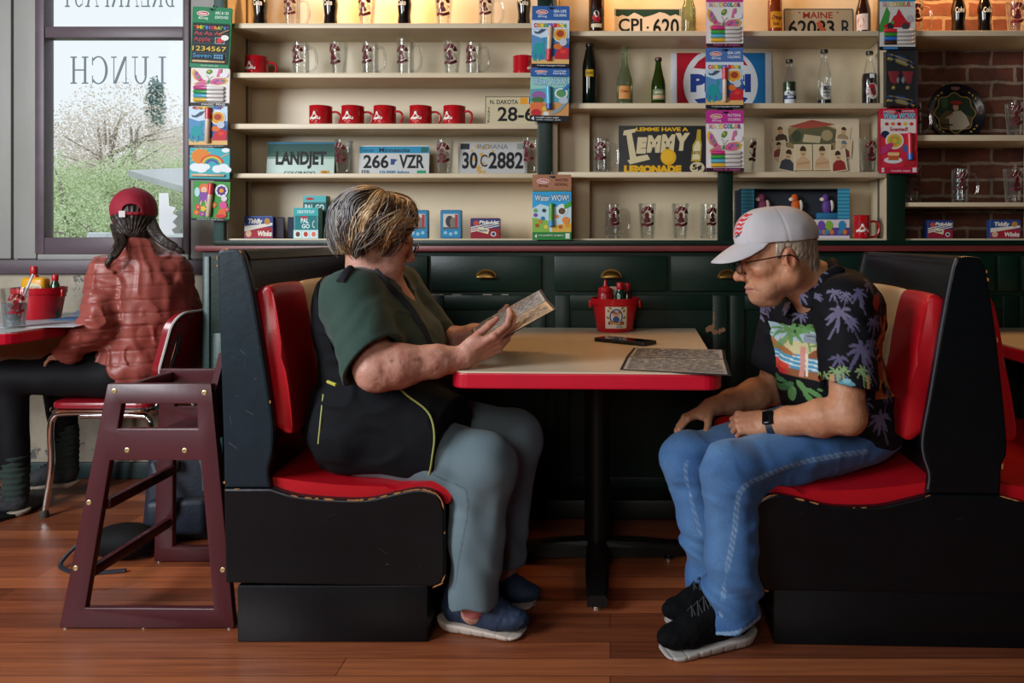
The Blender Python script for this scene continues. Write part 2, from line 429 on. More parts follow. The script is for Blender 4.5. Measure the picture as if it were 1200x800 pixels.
mb = MB(); mb.box((gl, .004, 0), (gr, .008, zm0)); mb.box((gl, .004, zm1), (gr, .008, top)); mb.build('window_pane', m_pane, wn)
# serif capitals from strokes (unit height), written for the street so mirrored from inside
def serif(ch):
    B = lambda x0, x1, z0=0, z1=1: [(x0, z0), (x1, z0), (x1, z1), (x0, z1)]
    D = lambda x0, x1, w_: [(x0, 1), (x0+w_, 1), (x1+w_, 0), (x1, 0)]
    s = .05
    arcp = lambda cx, cz, rx, rz, t0, t1, tw, th, n=12: [(cx+rx*math.cos(math.radians(t0+(t1-t0)*i/n)), cz+rz*math.sin(math.radians(t0+(t1-t0)*i/n))) for i in range(n+1)] + [(cx+(rx-tw)*math.cos(math.radians(t1+(t0-t1)*i/n)), cz+(rz-th)*math.sin(math.radians(t1+(t0-t1)*i/n))) for i in range(n+1)]
    d = {'L': ([B(.12, .24), B(0, .36, 0, s), B(0, .36, 1-s, 1), B(.2, .68, 0, s), B(.63, .68, 0, .26)], .7),
         'U': ([B(.1, .22, .3, 1), B(.66, .71, .3, 1), B(0, .34, 1-s, 1), B(.54, .84, 1-s, 1), arcp(.405, .32, .305, .34, 180, 360, .1, .06)], .84),
         'N': ([B(.12, .17), B(.72, .77), D(.1, .62, .15), B(0, .28, 0, s), B(.6, .88, 1-s, 1)], .9),
         'C': ([arcp(.46, .5, .46, .52, 45, 315, .13, .05, 22), B(.73, .78, .68, .98), B(.73, .78, .02, .3)], .82),
         'H': ([B(.1, .22), B(.66, .78), B(.2, .7, .48, .53), B(0, .32, 0, s), B(0, .32, 1-s, 1), B(.56, .88, 0, s), B(.56, .88, 1-s, 1)], .88),
         'B': ([B(.1, .22), B(0, .3, 0, s), B(0, .3, 1-s, 1), arcp(.3, .75, .3, .26, -90, 90, .11, .05), arcp(.3, .26, .36, .27, -90, 90, .12, .05)], .7),
         'R': ([B(.1, .22), B(0, .32, 0, s), B(0, .3, 1-s, 1), arcp(.3, .74, .32, .27, -90, 90, .11, .05), [(.3, .5), (.44, .5), (.8, 0), (.64, 0)]], .8),
         'E': ([B(.1, .22), B(0, .66, 0, s), B(0, .64, 1-s, 1), B(.2, .5, .49, .54), B(.6, .65, 0, .22), B(.58, .63, .8, 1)], .68),
         'A': ([[(.42, 1), (.54, 1), (.9, 0), (.76, 0)], [(.42, 1), (.47, 1), (.14, 0), (.09, 0)], B(.22, .68, .33, .38), B(0, .26, 0, s), B(.66, 1, 0, s)], 1.0),
         'K': ([B(.1, .22), B(0, .32, 0, s), B(0, .32, 1-s, 1), [(.66, 1), (.73, 1), (.27, .45), (.22, .45)], [(.36, .6), (.48, .66), (.88, 0), (.72, 0)]], .88),
         'F': ([B(.1, .22), B(0, .32, 0, s), B(0, .62, 1-s, 1), B(.2, .48, .49, .54), B(.57, .62, .78, 1)], .64),
         'S': ([arcp(.32, .74, .28, .27, 40, 270, .1, .05), arcp(.32, .27, .3, .28, -140, 90, .11, .05), B(.5, .54, .72, .95), B(.04, .08, .05, .3)], .64),
         'T': ([B(.34, .46), B(.22, .58, 0, s), B(0, .8, 1-s, 1), B(0, .05, .76, 1), B(.75, .8, .76, 1)], .8)}
    return d[ch]
art = Art(0, 0, 1, 1, y=.0035)
def serif_word(word, pxl, pxr, pyb, pyt):
    x0, x1, z0, z1 = W(pxl, YW)-ox, W(pxr, YW)-ox, Z(pyb, YW)-oz, Z(pyt, YW)-oz
    gap = .14; tot = sum(serif(c)[1] for c in word)+gap*(len(word)-1); cur = 0
    for c in word:
        polys, wd = serif(c)
        for p in polys: art.poly([(x1-(cur+u)/tot*(x1-x0), z0+v*(z1-z0)) for u, v in p], m_vinyl); art.l = 1
        cur += wd+gap
serif_word('LUNCH', 82, 194, 98, 66); serif_word('BREAKFAST', 72, 204, 8, -26)
art.build('lettering', wn)
# torn paper notice stuck to the glass
art = Art(0, 0, 1, 1, y=.002)
zz = [(186, 226), (197, 226), (198, 241), (206, 243), (202, 250), (208, 253), (202, 260), (207, 265), (201, 269), (205, 275), (186, 276)]
art.poly([(W(a, YW)-ox, Z(b_, YW)-oz) for a, b_ in zz], mat('window_notice_paper', '#dfe3e4', .7))
art.build('notice', wn)

# ------------------------------------------------------------------ outside the window
m_leaf = mat('spring_leaves', '#dcebc0', .7, noise=(3, .18)); m_blossom = mat('blossom_twigs', '#f2e6dc', .8, noise=(3, .12)); m_bark = mat('bark', '#a0968b', .9)
m_conifer = mat('conifer_needles', '#7d9a97', .8); m_yard = mat('pale_yard', '#c0c6ac', .9, noise=(1, .2))
mb = MB(); mb.box((-40, YW+1.2, -.9), (15, 70, -.8)); o = struct('ground_outside', mb, m_yard)
rnd = random.Random(3)
def foliage(mb, c, r, n, size, m):
    for i in range(n):
        while True:
            q = Vector((rnd.uniform(-1, 1), rnd.uniform(-1, 1), rnd.uniform(-1, 1)))
            if q.length < 1: break
        p = Vector(c)+Vector((q.x*r[0], q.y*r[1], q.z*r[2])); s_ = size*rnd.uniform(.6, 1.4)
        a = Vector((rnd.gauss(0, 1), rnd.gauss(0, 1), rnd.gauss(0, 1))).normalized(); b_ = a.orthogonal().normalized()
        u, v = a*s_, b_*s_*.55
        mb.add([p-u, p+v, p+u, p-v], [(0, 1, 2, 3)], m)
def tree(name, label, base, h, crown, n, size, m, grp=None, trunks=1, cat='tree'):
    t = thing(name, label, cat, base, 0, grp)
    mb = MB()
    for k in range(trunks):
        x = rnd.uniform(-.3, .3)*crown[0]; top = Vector((x*1.6, rnd.uniform(-.2, .2), h*.85))
        mb.tube(smooth_path([(x*.4, 0, 0), (x, .05, h*.4), top], 4), [.09, .08, .07, .06, .055, .05, .04, .03, .02], None, 6)
        for q in range(9):
            z = h*rnd.uniform(.3, .8); s0 = Vector((x*(.6+z/h), 0, z)); d = Vector((rnd.uniform(-1, 1)*crown[0]*.8, rnd.uniform(-1, 1)*crown[1]*.8, rnd.uniform(.25, .7)*crown[2]))
            mb.tube([s0, s0+d*.5+Vector((0, 0, .1)), s0+d], [.035, .022, .01], None, 5)
    mb.build('trunk', m_bark, t)
    mb = MB(); foliage(mb, (0, 0, h-crown[2]*.8), crown, n, size, None)
    for k in range(5):
        q = Vector((rnd.uniform(-.7, .7)*crown[0], rnd.uniform(-.5, .5)*crown[1], h-crown[2]*rnd.uniform(.3, 1.3)))
        foliage(mb, q, (crown[0]*.4, crown[1]*.4, crown[2]*.35), n//6, size, None)
    f = mb.build('foliage', m, t); f['kind'] = 'stuff'
    return t
def at(px, Y): return W(px, Y)
GZ = -.8
G1 = 'trees and bushes beyond the window'
tree('blossom_tree', 'tall sparse budding tree filling the middle of the window view', (at(150, 14), 14, GZ), Z(108, 14)-GZ, (1.6, 1.2, 1.5), 5200, .025, m_blossom, G1, 3)
tree('blossom_tree', 'pale pinkish budding tree at the left edge of the window view', (at(76, 17.5), 17.5, GZ), Z(176, 17.5)-GZ, (1.3, 1.2, 1.0), 5000, .028, m_blossom, G1, 2)
tree('blossom_tree', 'pale budding tree rising behind the grey shed roof', (at(200, 21.5), 21.5, GZ), Z(150, 21.5)-GZ, (2.0, 1.2, 1.3), 5200, .032, m_blossom, G1, 2)
tree('conifer', 'small dark conifer top behind the budding trees', (at(182, 26), 26, GZ), Z(96, 26)-GZ, (.35, .35, 1.2), 900, .06, m_conifer, G1, 1)
tree('green_bush', 'broad fresh green bush below the tall budding tree', (at(125, 9.5), 9.5, GZ), Z(196, 9.5)-GZ, (1.1, .7, .75), 8000, .018, m_leaf, G1, 2, 'bush')
tree('green_bush', 'bright green bush at the lower left of the window view', (at(66, 7.6), 7.6, GZ), Z(190, 7.6)-GZ, (.6, .5, .8), 5000, .018, m_leaf, G1, 2, 'bush')
tree('green_bush', 'green bush half hidden by the shed', (at(176, 11.9), 11.9, GZ), Z(176, 11.9)-GZ, (1.0, .7, .9), 4000, .022, m_leaf, G1, 2, 'bush')
# hedge mass lower down
t = tree('hedge', 'low green hedge along the bottom of the window view', (at(96, 6.4), 6.4, GZ), Z(240, 6.4)-GZ, (1.0, .4, .6), 7000, .017, m_leaf, None, 3, 'hedge')
# shed
sh = thing('shed', 'grey weathered board shed with pale sloping roof outside the window', 'shed', (at(215, 8.5), 8.5, GZ), 0)
zb = Z(238, 8.5)-GZ; xa, xb = at(184, 8.5)-at(215, 8.5), 2.4; zp = Z(204, 8.5)-GZ
mb = MB(); mb.prism([(xa, 0), (xb, 0), (xb, zb-.5), (xb*.4, zp+.0), (xa, zb-.25)], 0, 3.2, None)
for i in range(16): mb.box((xa+i*.16, -.012, 0), (xa+i*.16+.015, 0, zb-.35))
mb.build('wall_boards', mat('shed_boards', '#b4b7b6', .85, noise=(5, .3), stretch=(6, 6, .5)), sh)
mb = MB()
rx0, rz0 = at(166, 8.5)-at(215, 8.5), Z(206, 8.5)-GZ
mb.add([(rx0, -.3, rz0+.05), (xb+.3, -.3, Z(238, 8.5)-GZ-.55), (xb+.3, 3.4, Z(238, 8.5)-GZ+.1), (rx0+.2, 3.4, rz0+.5), (rx0, -.3, rz0-.03), (xb+.3, -.3, Z(238, 8.5)-GZ-.63), (xb+.3, 3.4, Z(238, 8.5)-GZ+.02), (rx0+.2, 3.4, rz0+.42)], [(0, 1, 2, 3), (7, 6, 5, 4), (0, 4, 5, 1), (1, 5, 6, 2), (2, 6, 7, 3), (3, 7, 4, 0)])
mb.build('roof', mat('shed_roof', '#c9cdcf', .6, noise=(4, .1)), sh)
# parked car tops low in the window
cr = thing('parked_car', 'white parked car low in the window view', 'car', (at(118, 4.6), 4.6, GZ), 0)
def car_body(px0, px1, pyt):
    x0, x1 = at(px0, 4.6)-at(118, 4.6), at(px1, 4.6)-at(118, 4.6); zt = Z(pyt, 4.6)-GZ
    return [(x0-.5, .3), (x1+.6, .3), (x1+.65, zt*.55), (x1+.1, zt*.62), (x1-.1, zt), (x0+.15, zt), (x0-.1, zt*.6), (x0-.5, zt*.55)]
mb = MB(); mb.prism(car_body(80, 140, 272), 0, 1.6, None, bevel=.04); mb.build('car_body', mat('car_paint', '#d5dadd', .25), cr)
mb = MB()
for x in (-.35, .6): mb = MB(); mb.lathe([(0, 0), (.3, 0), (.3, .18), (0, .18)], None, 20, Matrix.Translation((x, 0.0, .3)) @ Matrix.Rotation(PI/2, 4, 'X')); mb.build('wheel', mat('tyre_rubber', '#1c1c1c', .8), cr)

mb = MB(); x0 = at(112, 4.6)-at(118, 4.6); zt = Z(272, 4.6)-GZ
mb.box((x0-.15, -.01, zt*.66), (x0+.3, 0, zt*.93)); mb.build('car_window', mat('car_glass', '#3b5068', .1), cr)

# ------------------------------------------------------------------ base cabinet
m_green = mat('dark_green_paint', '#08221a', .38, noise=(7, .2), scratch=(34, '#24423a', .74), bump=(60, .05), spec=.3)
m_green2 = mat('teal_green_paint', '#1f403c', .4, noise=(7, .2), bump=(60, .05))
m_brass = mat('aged_brass', '#8d6c38', .28, metal=.9, noise=(20, .3))
m_red_trim = mat('dark_red_edge', '#6d2a2b', .4, noise=(8, .2))
m_cream = mat('cream_paint', '#cdbd9f', .42, noise=(3, .06), scratch=(22, '#b19c7c', .72))
m_kick = mat('black_plinth_paint', '#060a09', .5)
cab = thing('base_cabinet', 'long dark green built-in cabinet with drawers under the display shelving', 'cabinet', (0, YF, 0))
xl, xr = W(238, YF), W(1262, YF); zt = Z(294.5, YF)
mb = MB(); mb.box((xl, 0, .08), (xr, YB-YF-.002, zt)); 
mb.box((xl, -.004, .08), (W(262, YF), 0, zt)); mb.build('carcass', m_green, cab)
mb = MB(); mb.rbox((xl+.25, -.16, 0), (xr, .02, .076), .004); mb.build('plinth', m_kick, cab)
mb = MB(); mb.rbox((xl+.006, -.012, .1), (W(247, YF), 0, zt-.02), .003); mb.rbox((W(250, YF), -.008, .1), (W(262, YF), 0, Z(390, YF)), .003); mb.build('side_stile', m_green2, cab)
dz0, dz1 = Z(341, YF), Z(299.5, YF)
def cup_pull(parent, cx, cz, y):
    mb = MB(); n = 12; w_, h_, d_ = .038, .026, .022
    vs = []; fs = []
    for j in range(6):
        b_ = j/5*PI/2
        for i in range(n+1):
            a = PI*i/n
            vs.append((cx-w_*math.cos(a)*math.cos(b_*.0)*(1-.0*j), y-d_*math.sin(b_), cz+h_*math.sin(a)*math.cos(b_)-.004))
    for j in range(5):
        for i in range(n): a = j*(n+1)+i; fs.append((a, a+1, a+n+2, a+n+1))
    mb.add(vs, fs, None, True)
    mb.prism([(cx+.044*math.cos(PI*i/n), cz-.004+.033*math.sin(PI*i/n)) for i in range(n+1)]+[(cx-.044, cz-.008), (cx+.044, cz-.008)], y-.003, y, None)
    mb.rbox((cx-.036, y-d_, cz-.010), (cx+.036, y-d_+.006, cz-.001), .002)
    mb.build('cup_pull', m_brass, parent)
for i, (a, b_) in enumerate(((266, 370), (374, 502), (505.5, 635), (650, 782), (786, 918), (930, 1060), (1068, 1164), (1168, 1191), (1196, 1258))):
    mb = MB(); mb.rbox((W(a, YF), -.014, dz0), (W(b_, YF), .002, dz1), .004)
    d = mb.build('drawer', m_green, cab)
    if b_-a > 60: cup_pull(d, W((a+b_)/2-(0 if i != 2 else 0), YF), Z(323, YF), -.014)
bz0 = Z(575, YF)
for a, b_ in ((266, 372), (376, 500), (504, 640), (651, 851.5), (855, 1050), (1056, 1190), (1194, 1258)):
    x0, x1, z0, z1 = W(a, YF), W(b_, YF), bz0, Z(345.5, YF); r = W(17, YF)-W(0, YF)
    mb = MB(); mb.rbox((x0, -.014, z0), (x0+r, .002, z1), .003); mb.rbox((x1-r, -.014, z0), (x1, .002, z1), .003)
    mb.rbox((x0+r, -.0135, z1-r), (x1-r, .002, z1), .003); mb.rbox((x0+r, -.0135, z0), (x1-r, .002, z0+r), .003); mb.box((x0+r, -.004, z0+r), (x1-r, .002, z1-r))
    d = mb.build('door', m_green, cab)
    if a == 651:   # paint worn to bare wood at the corner of this door
        rr = random.Random(2); ar = Art(0, 0, 1, 1, y=-.0142)
        for (px, py, rx, ry) in ((831, 385, 5, 5), (838, 388, 4, 3.5), (843, 387, 3, 4), (847, 386, 2.4, 3), (836, 372, 1.2, 9), (835, 381, 2, 4)):
            pts = []
            for k in range(11):
                an = 2*PI*k/11; q = rr.uniform(.55, 1.15); pts.append((W(px+rx*q*math.cos(an), YF), Z(py+ry*q*math.sin(an), YF)))
            ar.poly(pts, flat('#8f6b50')); ar.l = 1
        ar.build('worn_patch', d)
ar = Art(0, 0, 1, 1, y=-.0052)
for a, b_ in ((505, 512), (513, 520), (530, 541), (566, 577), (588, 596)): ar.rect(W(a, YF), Z(345.4, YF), W(b_, YF), Z(344.4, YF), flat('#a79a85')); ar.l = 1
ar.build('paint_speck', cab)
ct = MB(); ct.rbox((W(227, YF-.04), YF-.035, Z(294.3, YF)), (W(1268, YF), YB-.002, Z(287.6, YF)), .004)
tag(ct.build('countertop', m_red_trim), 'thin dark red counter top running the length of the green cabinet', 'counter')

# ------------------------------------------------------------------ display shelving above it
shv = thing('display_shelving', 'tall cream painted display shelving with dark green uprights on the cabinet', 'shelving', (0, YF, Z(287.6, YF)))
oz = Z(287.6, YF); ZT = 2.46; D = YB-YF-.003
def zz(py): return Z(py, YF)-oz
X = lambda px: W(px, YF)
bx = [(265, 630), (653, 1040), (1060, 1234)]
mb = MB(); mb.box((X(252), D-.012, 0), (X(1050), D, ZT-oz)); mb.build('back_panel', m_cream, shv)
def upright(a, b_, side=None):
    mb = MB(); mb.rbox((X(a), -.012, 0), (X(b_), .014, ZT-oz), .003); mb.build('stile', m_green if a > 300 else m_green2, shv)
for a, b_ in ((252, 264), (630, 647), (841, 858.5), (1040, 1060)): upright(a, b_)
def sidep(a, b_):
    mb = MB(); mb.box((X(a), .014, 0), (X(b_), D-.012, ZT-oz)); mb.build('side_panel', m_cream, shv)
sidep(256, 265); sidep(633, 652.5); sidep(1040.5, 1056); sidep(1234, 1246)
# pilaster boxed out from the back at the left of the middle bay
mb = MB(); mb.rbox((X(653), D-.13, .012), (W(691, YF+.115), D-.012, ZT-oz-.02), .003); mb.box((X(653), D-.145, 0), (W(693, YF+.11), D-.012, .018)); mb.build('post', m_cream, shv)
mb = MB(); mb.rbox((X(252), -.016, 0), (X(1246), .012, zz(281.3)), .003); mb.build('bottom_rail', m_green, shv)
mb = MB(); mb.box((X(264), .012, 0), (X(1234), D-.012, zz(279.5))); mb.build('bottom_board', m_cream, shv)
mb = MB(); mb.rbox((X(252), -.012, ZT-oz), (X(1246), D, ZT-oz+.03), .004); mb.build('top_board', m_green, shv)
SH = {0: [(27, 33), (85, 91), (144.7, 151), (203, 208.5)], 1: [(35, 41), (120, 126.5), (201, 207.5)], 2: [(35.6, 42), (158, 165), (237, 242)]}
for b_, lst in SH.items():
    a, c = bx[b_]
    for (t, u) in lst:
        mb = MB()
        mb.rbox((X(a), .001 if b_ != 1 else .0145, zz(u)), (X(c), D-.013 if b_ < 2 else D, zz(t)), .002); mb.build('shelf', m_cream, shv)
        if b_ == 1:   # shelf nosing lies between the uprights
            pass
# shelf standards (slotted metal strips) in the side walls
mb = MB()
for px in (292,):
    yb = YF+.19; xx = X(265)
    mb.box((xx, .175, .03), (xx+.004, .19, ZT-oz-.05)); mb.build('shelf_standard', mat('slotted_steel', '#6b6259', .5, metal=.6), shv); mb = MB()
mb.box((X(1040.5)-.004, .10, .03), (X(1040.5), .115, ZT-oz-.05))
mb.build('shelf_standard', mat('slotted_steel', '#6b6259', .5, metal=.6), shv)
def base_z(bay, i):
    if i < len(SH[bay]): return Z(SH[bay][i][0], YF)
    return Z(279.5, YF)
# shelf lamps (warm) fixed under the top board of each bay
m_lamp = mat('lamp_housing', '#c9b48c', .5)
for k, (px, e) in enumerate(((440, 11), (740, 5), (950, 2), (1140, 11))):
    x = X(px); t = thing('shelf_lamp', ['warm strip lamp under the shelving top above the cola bottles', 'warm strip lamp under the shelving top near the pilaster', 'warm strip lamp under the shelving top above the rusty plate', 'warm strip lamp under the shelving top in the brick bay'][k], 'lamp', (x, YF+.08, ZT-.001), 0, 'warm lamps inside the shelving')
    mb = MB(); mb.rbox((-.15, -.02, -.022), (.15, .02, 0), .005); mb.build('lamp_housing', m_lamp, t)
    l = bpy.data.lights.new('shelf_lamp_light', 'AREA'); l.shape = 'RECTANGLE'; l.size = .5; l.size_y = .05; l.energy = e; l.color = (1.0, .52, .2)
    lo = bpy.data.objects.new('shelf_lamp_light', l); COL.objects.link(lo); lo.parent = t; lo.location = (0, 0, -.026)
# ------------------------------------------------------------------ booths
m_black = mat('scuffed_black_paint', '#070c10', .33, noise=(6, .3), scratch=(30, '#2a3138', .76), bump=(40, .06), spec=.32)
m_wood = flat('#a5703f', .7)
m_redv = mat('red_vinyl', '#b0101d', .34, noise=(5, .12), bump=(140, .05), coat=.15)
m_creamv = mat('cream_vinyl', '#c9bda4', .4, noise=(5, .1), bump=(140, .05))
def resamp(outline): return outline
def local(pts, Y0, x0): return [(W(a, Y0)-x0, Z(b_, Y0)) for a, b_ in pts]
def curve(pts, n=5):
    return [(p.x, p.y) for p in smooth_path([(a, b_, 0) for a, b_ in pts], n)]
def chips(parent, pts, y, seed, n, smin, smax, name='paint_speck'):
    """bare wood where the paint has worn off along an edge (local x, z polyline)"""
    r = random.Random(seed); ar = Art(0, 0, 1, 1, y=y, step=.0003)
    for i in range(n):
        k = r.randrange(len(pts)-1); t = r.random(); a, b_ = Vector(pts[k]), Vector(pts[k+1]); c = a.lerp(b_, t); d = (b_-a)
        if d.length < 1e-6: continue
        d.normalize(); L_ = r.uniform(smin, smax); th = r.uniform(.0012, .003)
        q = []
        for j in range(10):
            an = 2*PI*j/10; e = r.uniform(.6, 1.1)
            q.append(tuple(c+d*(math.cos(an)*L_*e)+Vector((-d.y, d.x))*(math.sin(an)*th*e)))
        ar.poly(q, m_wood); ar.l = 1
    ar.build(name, parent)
def scratches(parent, x0, z0, x1, z1, y, seed, n):
    r = random.Random(seed); ar = Art(0, 0, 1, 1, y=y, step=.0003)
    for i in range(n):
        x, z, a, L_ = r.uniform(x0, x1), r.uniform(z0, z1), r.choice((0, .3, 1.4, 1.6, 2.5))+r.uniform(-.3, .3), r.uniform(.004, .03)
        ar.line([(x, z), (x+L_*math.cos(a), z+L_*math.sin(a))], r.uniform(.0004, .0010), flat(r.choice(('#3d464c', '#59616a', '#2b3338')), .5)); ar.l = 1
    ar.build('scratch_marking', parent)
BL = .88           # booth length into the room
def cushion_prism(mb, outline, y0, y1, m, bulge=.02):
    """padded cushion: ends rounded, face bulging"""
    n = 10; k = len(outline); cx = sum(p[0] for p in outline)/k; cz = sum(p[1] for p in outline)/k
    vs = []; fs = []
    ys = []
    for i in range(n+1):
        t = i/n; y = y0+(y1-y0)*(.5-.5*math.cos(PI*t)); e = math.sin(PI*t)**.35
        ys.append(y)
        for x, z in outline:
            g = 1-.0*(1-e)
            dx, dz = x-cx, z-cz; l = math.hypot(dx, dz)
            off = -bulge*(1-e)
            vs.append((x+dx/l*off, y, z+dz/l*off))
    for i in range(n):
        for j in range(k):
            j2 = (j+1) % k; fs.append((i*k+j, (i+1)*k+j, (i+1)*k+j2, i*k+j2))
    fs.append(tuple(range(k))); fs.append(tuple(range(n*k+k-1, n*k-1, -1)))
    mb.add(vs, fs, m, True)
def booth(name, label, x0, Y0, rz, up, seatps, plinths, backs, seats, front_px):
    """up: upright outline px; seatps/plinths lists of outlines px; backs: list of cushion outlines; seats: list of cushion outlines"""
    t = thing(name, label, 'booth', (x0, Y0, 0), rz)
    upl = local(up, Y0, x0)
    for k, y in enumerate((0, BL-.03)):
        mb = MB(); mb.prism(upl, y, y+.03, None, bevel=.007); e = mb.build('end_panel', m_black if len(backs) > 1 else mat('scuffed_black_paint_skylit', '#13232c', .36, noise=(6, .3), scratch=(30, '#2f3a42', .74), bump=(40, .06), spec=.35), t)  # single bench: same black paint with bluish skylight mixed into the colour
        if k == 0 and len(backs) > 1: ed = [Vector((a, -.001, b_)) for a, b_ in upl if a < sum(p[0] for p in upl)/len(upl)-.02 and b_ > min(p[1] for p in upl)+.004]; mt = MB(); mt.tube(ed, .0028, None, 6); mt.build('edge_highlight', mat('edge_highlight_blue_grey', '#5c6874', .35, metal=.6), e)  # thin tube shaped as the window-light highlight on the panel edge
        xs_ = [p[0] for p in upl]; mx = (min(xs_)+max(xs_))/2
        if k == 0 and len(backs) == 1: scratches(e, mx-.05, .5, mx+.04, .98, -.0002, 3, 20)
        if k == 0: chips(e, upl, -.0002, 5, 8, .003, .009)
    for sp in seatps:
        spl = local(sp, Y0, x0)
        for k, y in enumerate((-.004, BL-.03)):
            mb = MB(); mb.prism(spl, y, y+.034, None, bevel=.006); e = mb.build('seat_panel', m_black, t)
            if k == 0: scratches(e, min(p[0] for p in spl)+.04, .2, max(p[0] for p in spl)-.06, .38, -.0042, 6, 9)
            if k == 0: chips(e, spl, -.0042, 9, 44, .004, .016)
        xs = [p[0] for p in spl]; zs = [p[1] for p in spl]
        mb = MB(); mb.box((min(xs)+.012, .03, min(zs)+.004), (max(xs)-.012, BL-.03, min(zs)+.26)); mb.build('seat_box', m_black, t)
    for pl in plinths:
        pll = local(pl, Y0, x0); xs = [p[0] for p in pll]; zs = [p[1] for p in pll]
        mb = MB(); mb.rbox((min(xs), .0, 0), (max(xs), BL-.02, max(zs)), .004); mb.build('plinth', m_black, t)
    zt = max(p[1] for p in upl)
    # black roll along the top and solid core between the uprights
    cx = sum(p[0] for p in upl)/len(upl)
    top = [(x-(.006 if x > cx else -.006), z-.006) for x, z in upl if z > zt-.36]
    core = [(x*.7+cx*.3, z) for x, z in upl]
    mb = MB(); mb.prism([(x, z) for x, z in top], .03, BL-.03, None, smooth=True); mb.build('back_cap', m_black, t)
    mb = MB(); mb.prism(core, .03, BL-.03, None); mb.build('back_core', m_black, t)
    for bk in backs:
        bl = local(bk, Y0, x0)
        for i, (y0, y1, m) in enumerate(((.03, .25, m_redv), (.25, .61, m_creamv), (.61, BL-.03, m_redv))):
            mb = MB(); cushion_prism(mb, bl, y0, y1, m, .012)
            o = mb.build('back_cushion', m, t)
            if i == 1: o['label'] = 'cream middle stripe of the backrest'
    for st in seats:
        sl = local(st, Y0, x0); mb = MB(); cushion_prism(mb, sl, .022, BL-.022, m_redv, .02); mb.build('seat_cushion', m_redv, t)
    return t
up = curve([(263, 571.5), (259, 450), (255, 330), (254.3, 300)], 4)[:-1]+curve([(254.3, 300), (256, 294), (262, 292), (274, 292), (281, 294), (285.5, 301)], 3)[:-1]+curve([(285.5, 301), (294, 333), (307, 410), (316, 468), (320, 500), (319, 530), (314.5, 550), (316.5, 571.5)], 4)
sp = [(262.7, 572), (318, 572)]+curve([(318, 572), (347, 580.6), (392, 584.7), (430, 584.7), (459, 578.5), (487, 573), (505, 575), (516, 583), (521, 597)], 3)[1:]+[(522, 660), (521.5, 674), (517, 683), (508, 687), (265, 682.5)]
bk = curve([(294, 342), (305, 334), (314, 340), (322, 380), (332, 440), (338, 500), (336, 512), (328, 512)], 3)+[(300, 490), (285, 400)]
st = [(300, 592), (300, 560)]+curve([(310, 561), (345, 566), (400, 571), (460, 570), (510, 565), (527, 566.5), (534.5, 574), (535.5, 586), (531, 595), (520, 597)], 3)+[(480, 597)]
booth('booth_bench', 'black wooden booth bench with red vinyl seat under the reading woman', W(290, 0), 0.0, 0, up, [sp], [[(278, 686), (501, 688), (501, 752), (278, 750)]], [bk], [st], 535)
Y1 = -.03
up = curve([(1087, 579), (1089.5, 556), (1083, 534), (1082, 512), (1091, 460), (1109, 352), (1117, 312)], 4)[:-1]+curve([(1117, 312), (1121, 303), (1129, 300), (1144, 301), (1150, 304), (1155, 315)], 3)[:-1]+curve([(1155, 315), (1163, 361), (1172, 433), (1180, 523), (1174, 545), (1172, 579)], 4)
cxp = 1130.5; mir = lambda pts: [(2*cxp-a, b_) for a, b_ in pts][::-1]
spr = [(1131, 580), (1090, 580)]+curve([(1090, 580), (1060, 588), (1029, 594.6), (978, 595), (945, 588), (915, 582), (900, 584), (889, 592), (885, 606)], 3)[1:]+[(884.5, 672), (886, 684), (892, 692), (900, 695), (1131, 694)]
bkr = curve([(1113, 351), (1103, 345), (1093, 350), (1083, 388), (1072, 448), (1064, 508), (1066, 520), (1074, 521)], 3)+[(1104, 500), (1120, 410)]
str_ = [(1104, 600), (1104, 567)]+curve([(1094, 568), (1060, 573), (1005, 578), (945, 577), (897, 571), (879, 572.5), (871.5, 580), (871, 592), (875, 601), (886, 604)], 3)+[(930, 604)]
bkf = mir(bkr)
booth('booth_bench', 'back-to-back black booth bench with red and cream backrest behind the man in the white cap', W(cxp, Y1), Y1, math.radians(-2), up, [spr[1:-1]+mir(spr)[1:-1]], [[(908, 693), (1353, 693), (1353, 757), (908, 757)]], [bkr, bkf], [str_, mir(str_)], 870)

# ------------------------------------------------------------------ main table
m_top = mat('cream_laminate', '#d3c4ab', .3, noise=(3, .06))
m_rededge = mat('red_table_edge', '#c00f2c', .35, noise=(9, .08))
m_iron = mat('black_iron', '#0f1011', .4, metal=.3)
m_steel = mat('steel', '#b9b9b6', .25, metal=1)
TZ = .75
tb = thing('diner_table', 'cream-topped diner table with red edge between the two booths', 'table', (-.045, .56, 0), math.radians(-2.4))
ol = rrect(-.378, -.575, .378, .512, .05, 6, (0, 0, 1, 1))
mb = MB(); mb.prism(ol, TZ-.048, TZ-.004, m_rededge, axis='z', bevel=.005); mb.prism([(x*.994, z*.996) for x, z in ol], TZ-.0045, TZ, m_top, axis='z')
mb.build('tabletop', None, tb)
mb = MB(); mb.lathe([(.045, .05), (.045, .68), (.1, .69), (.1, TZ-.048)], None, 24); mb.build('pedestal', m_iron, tb)
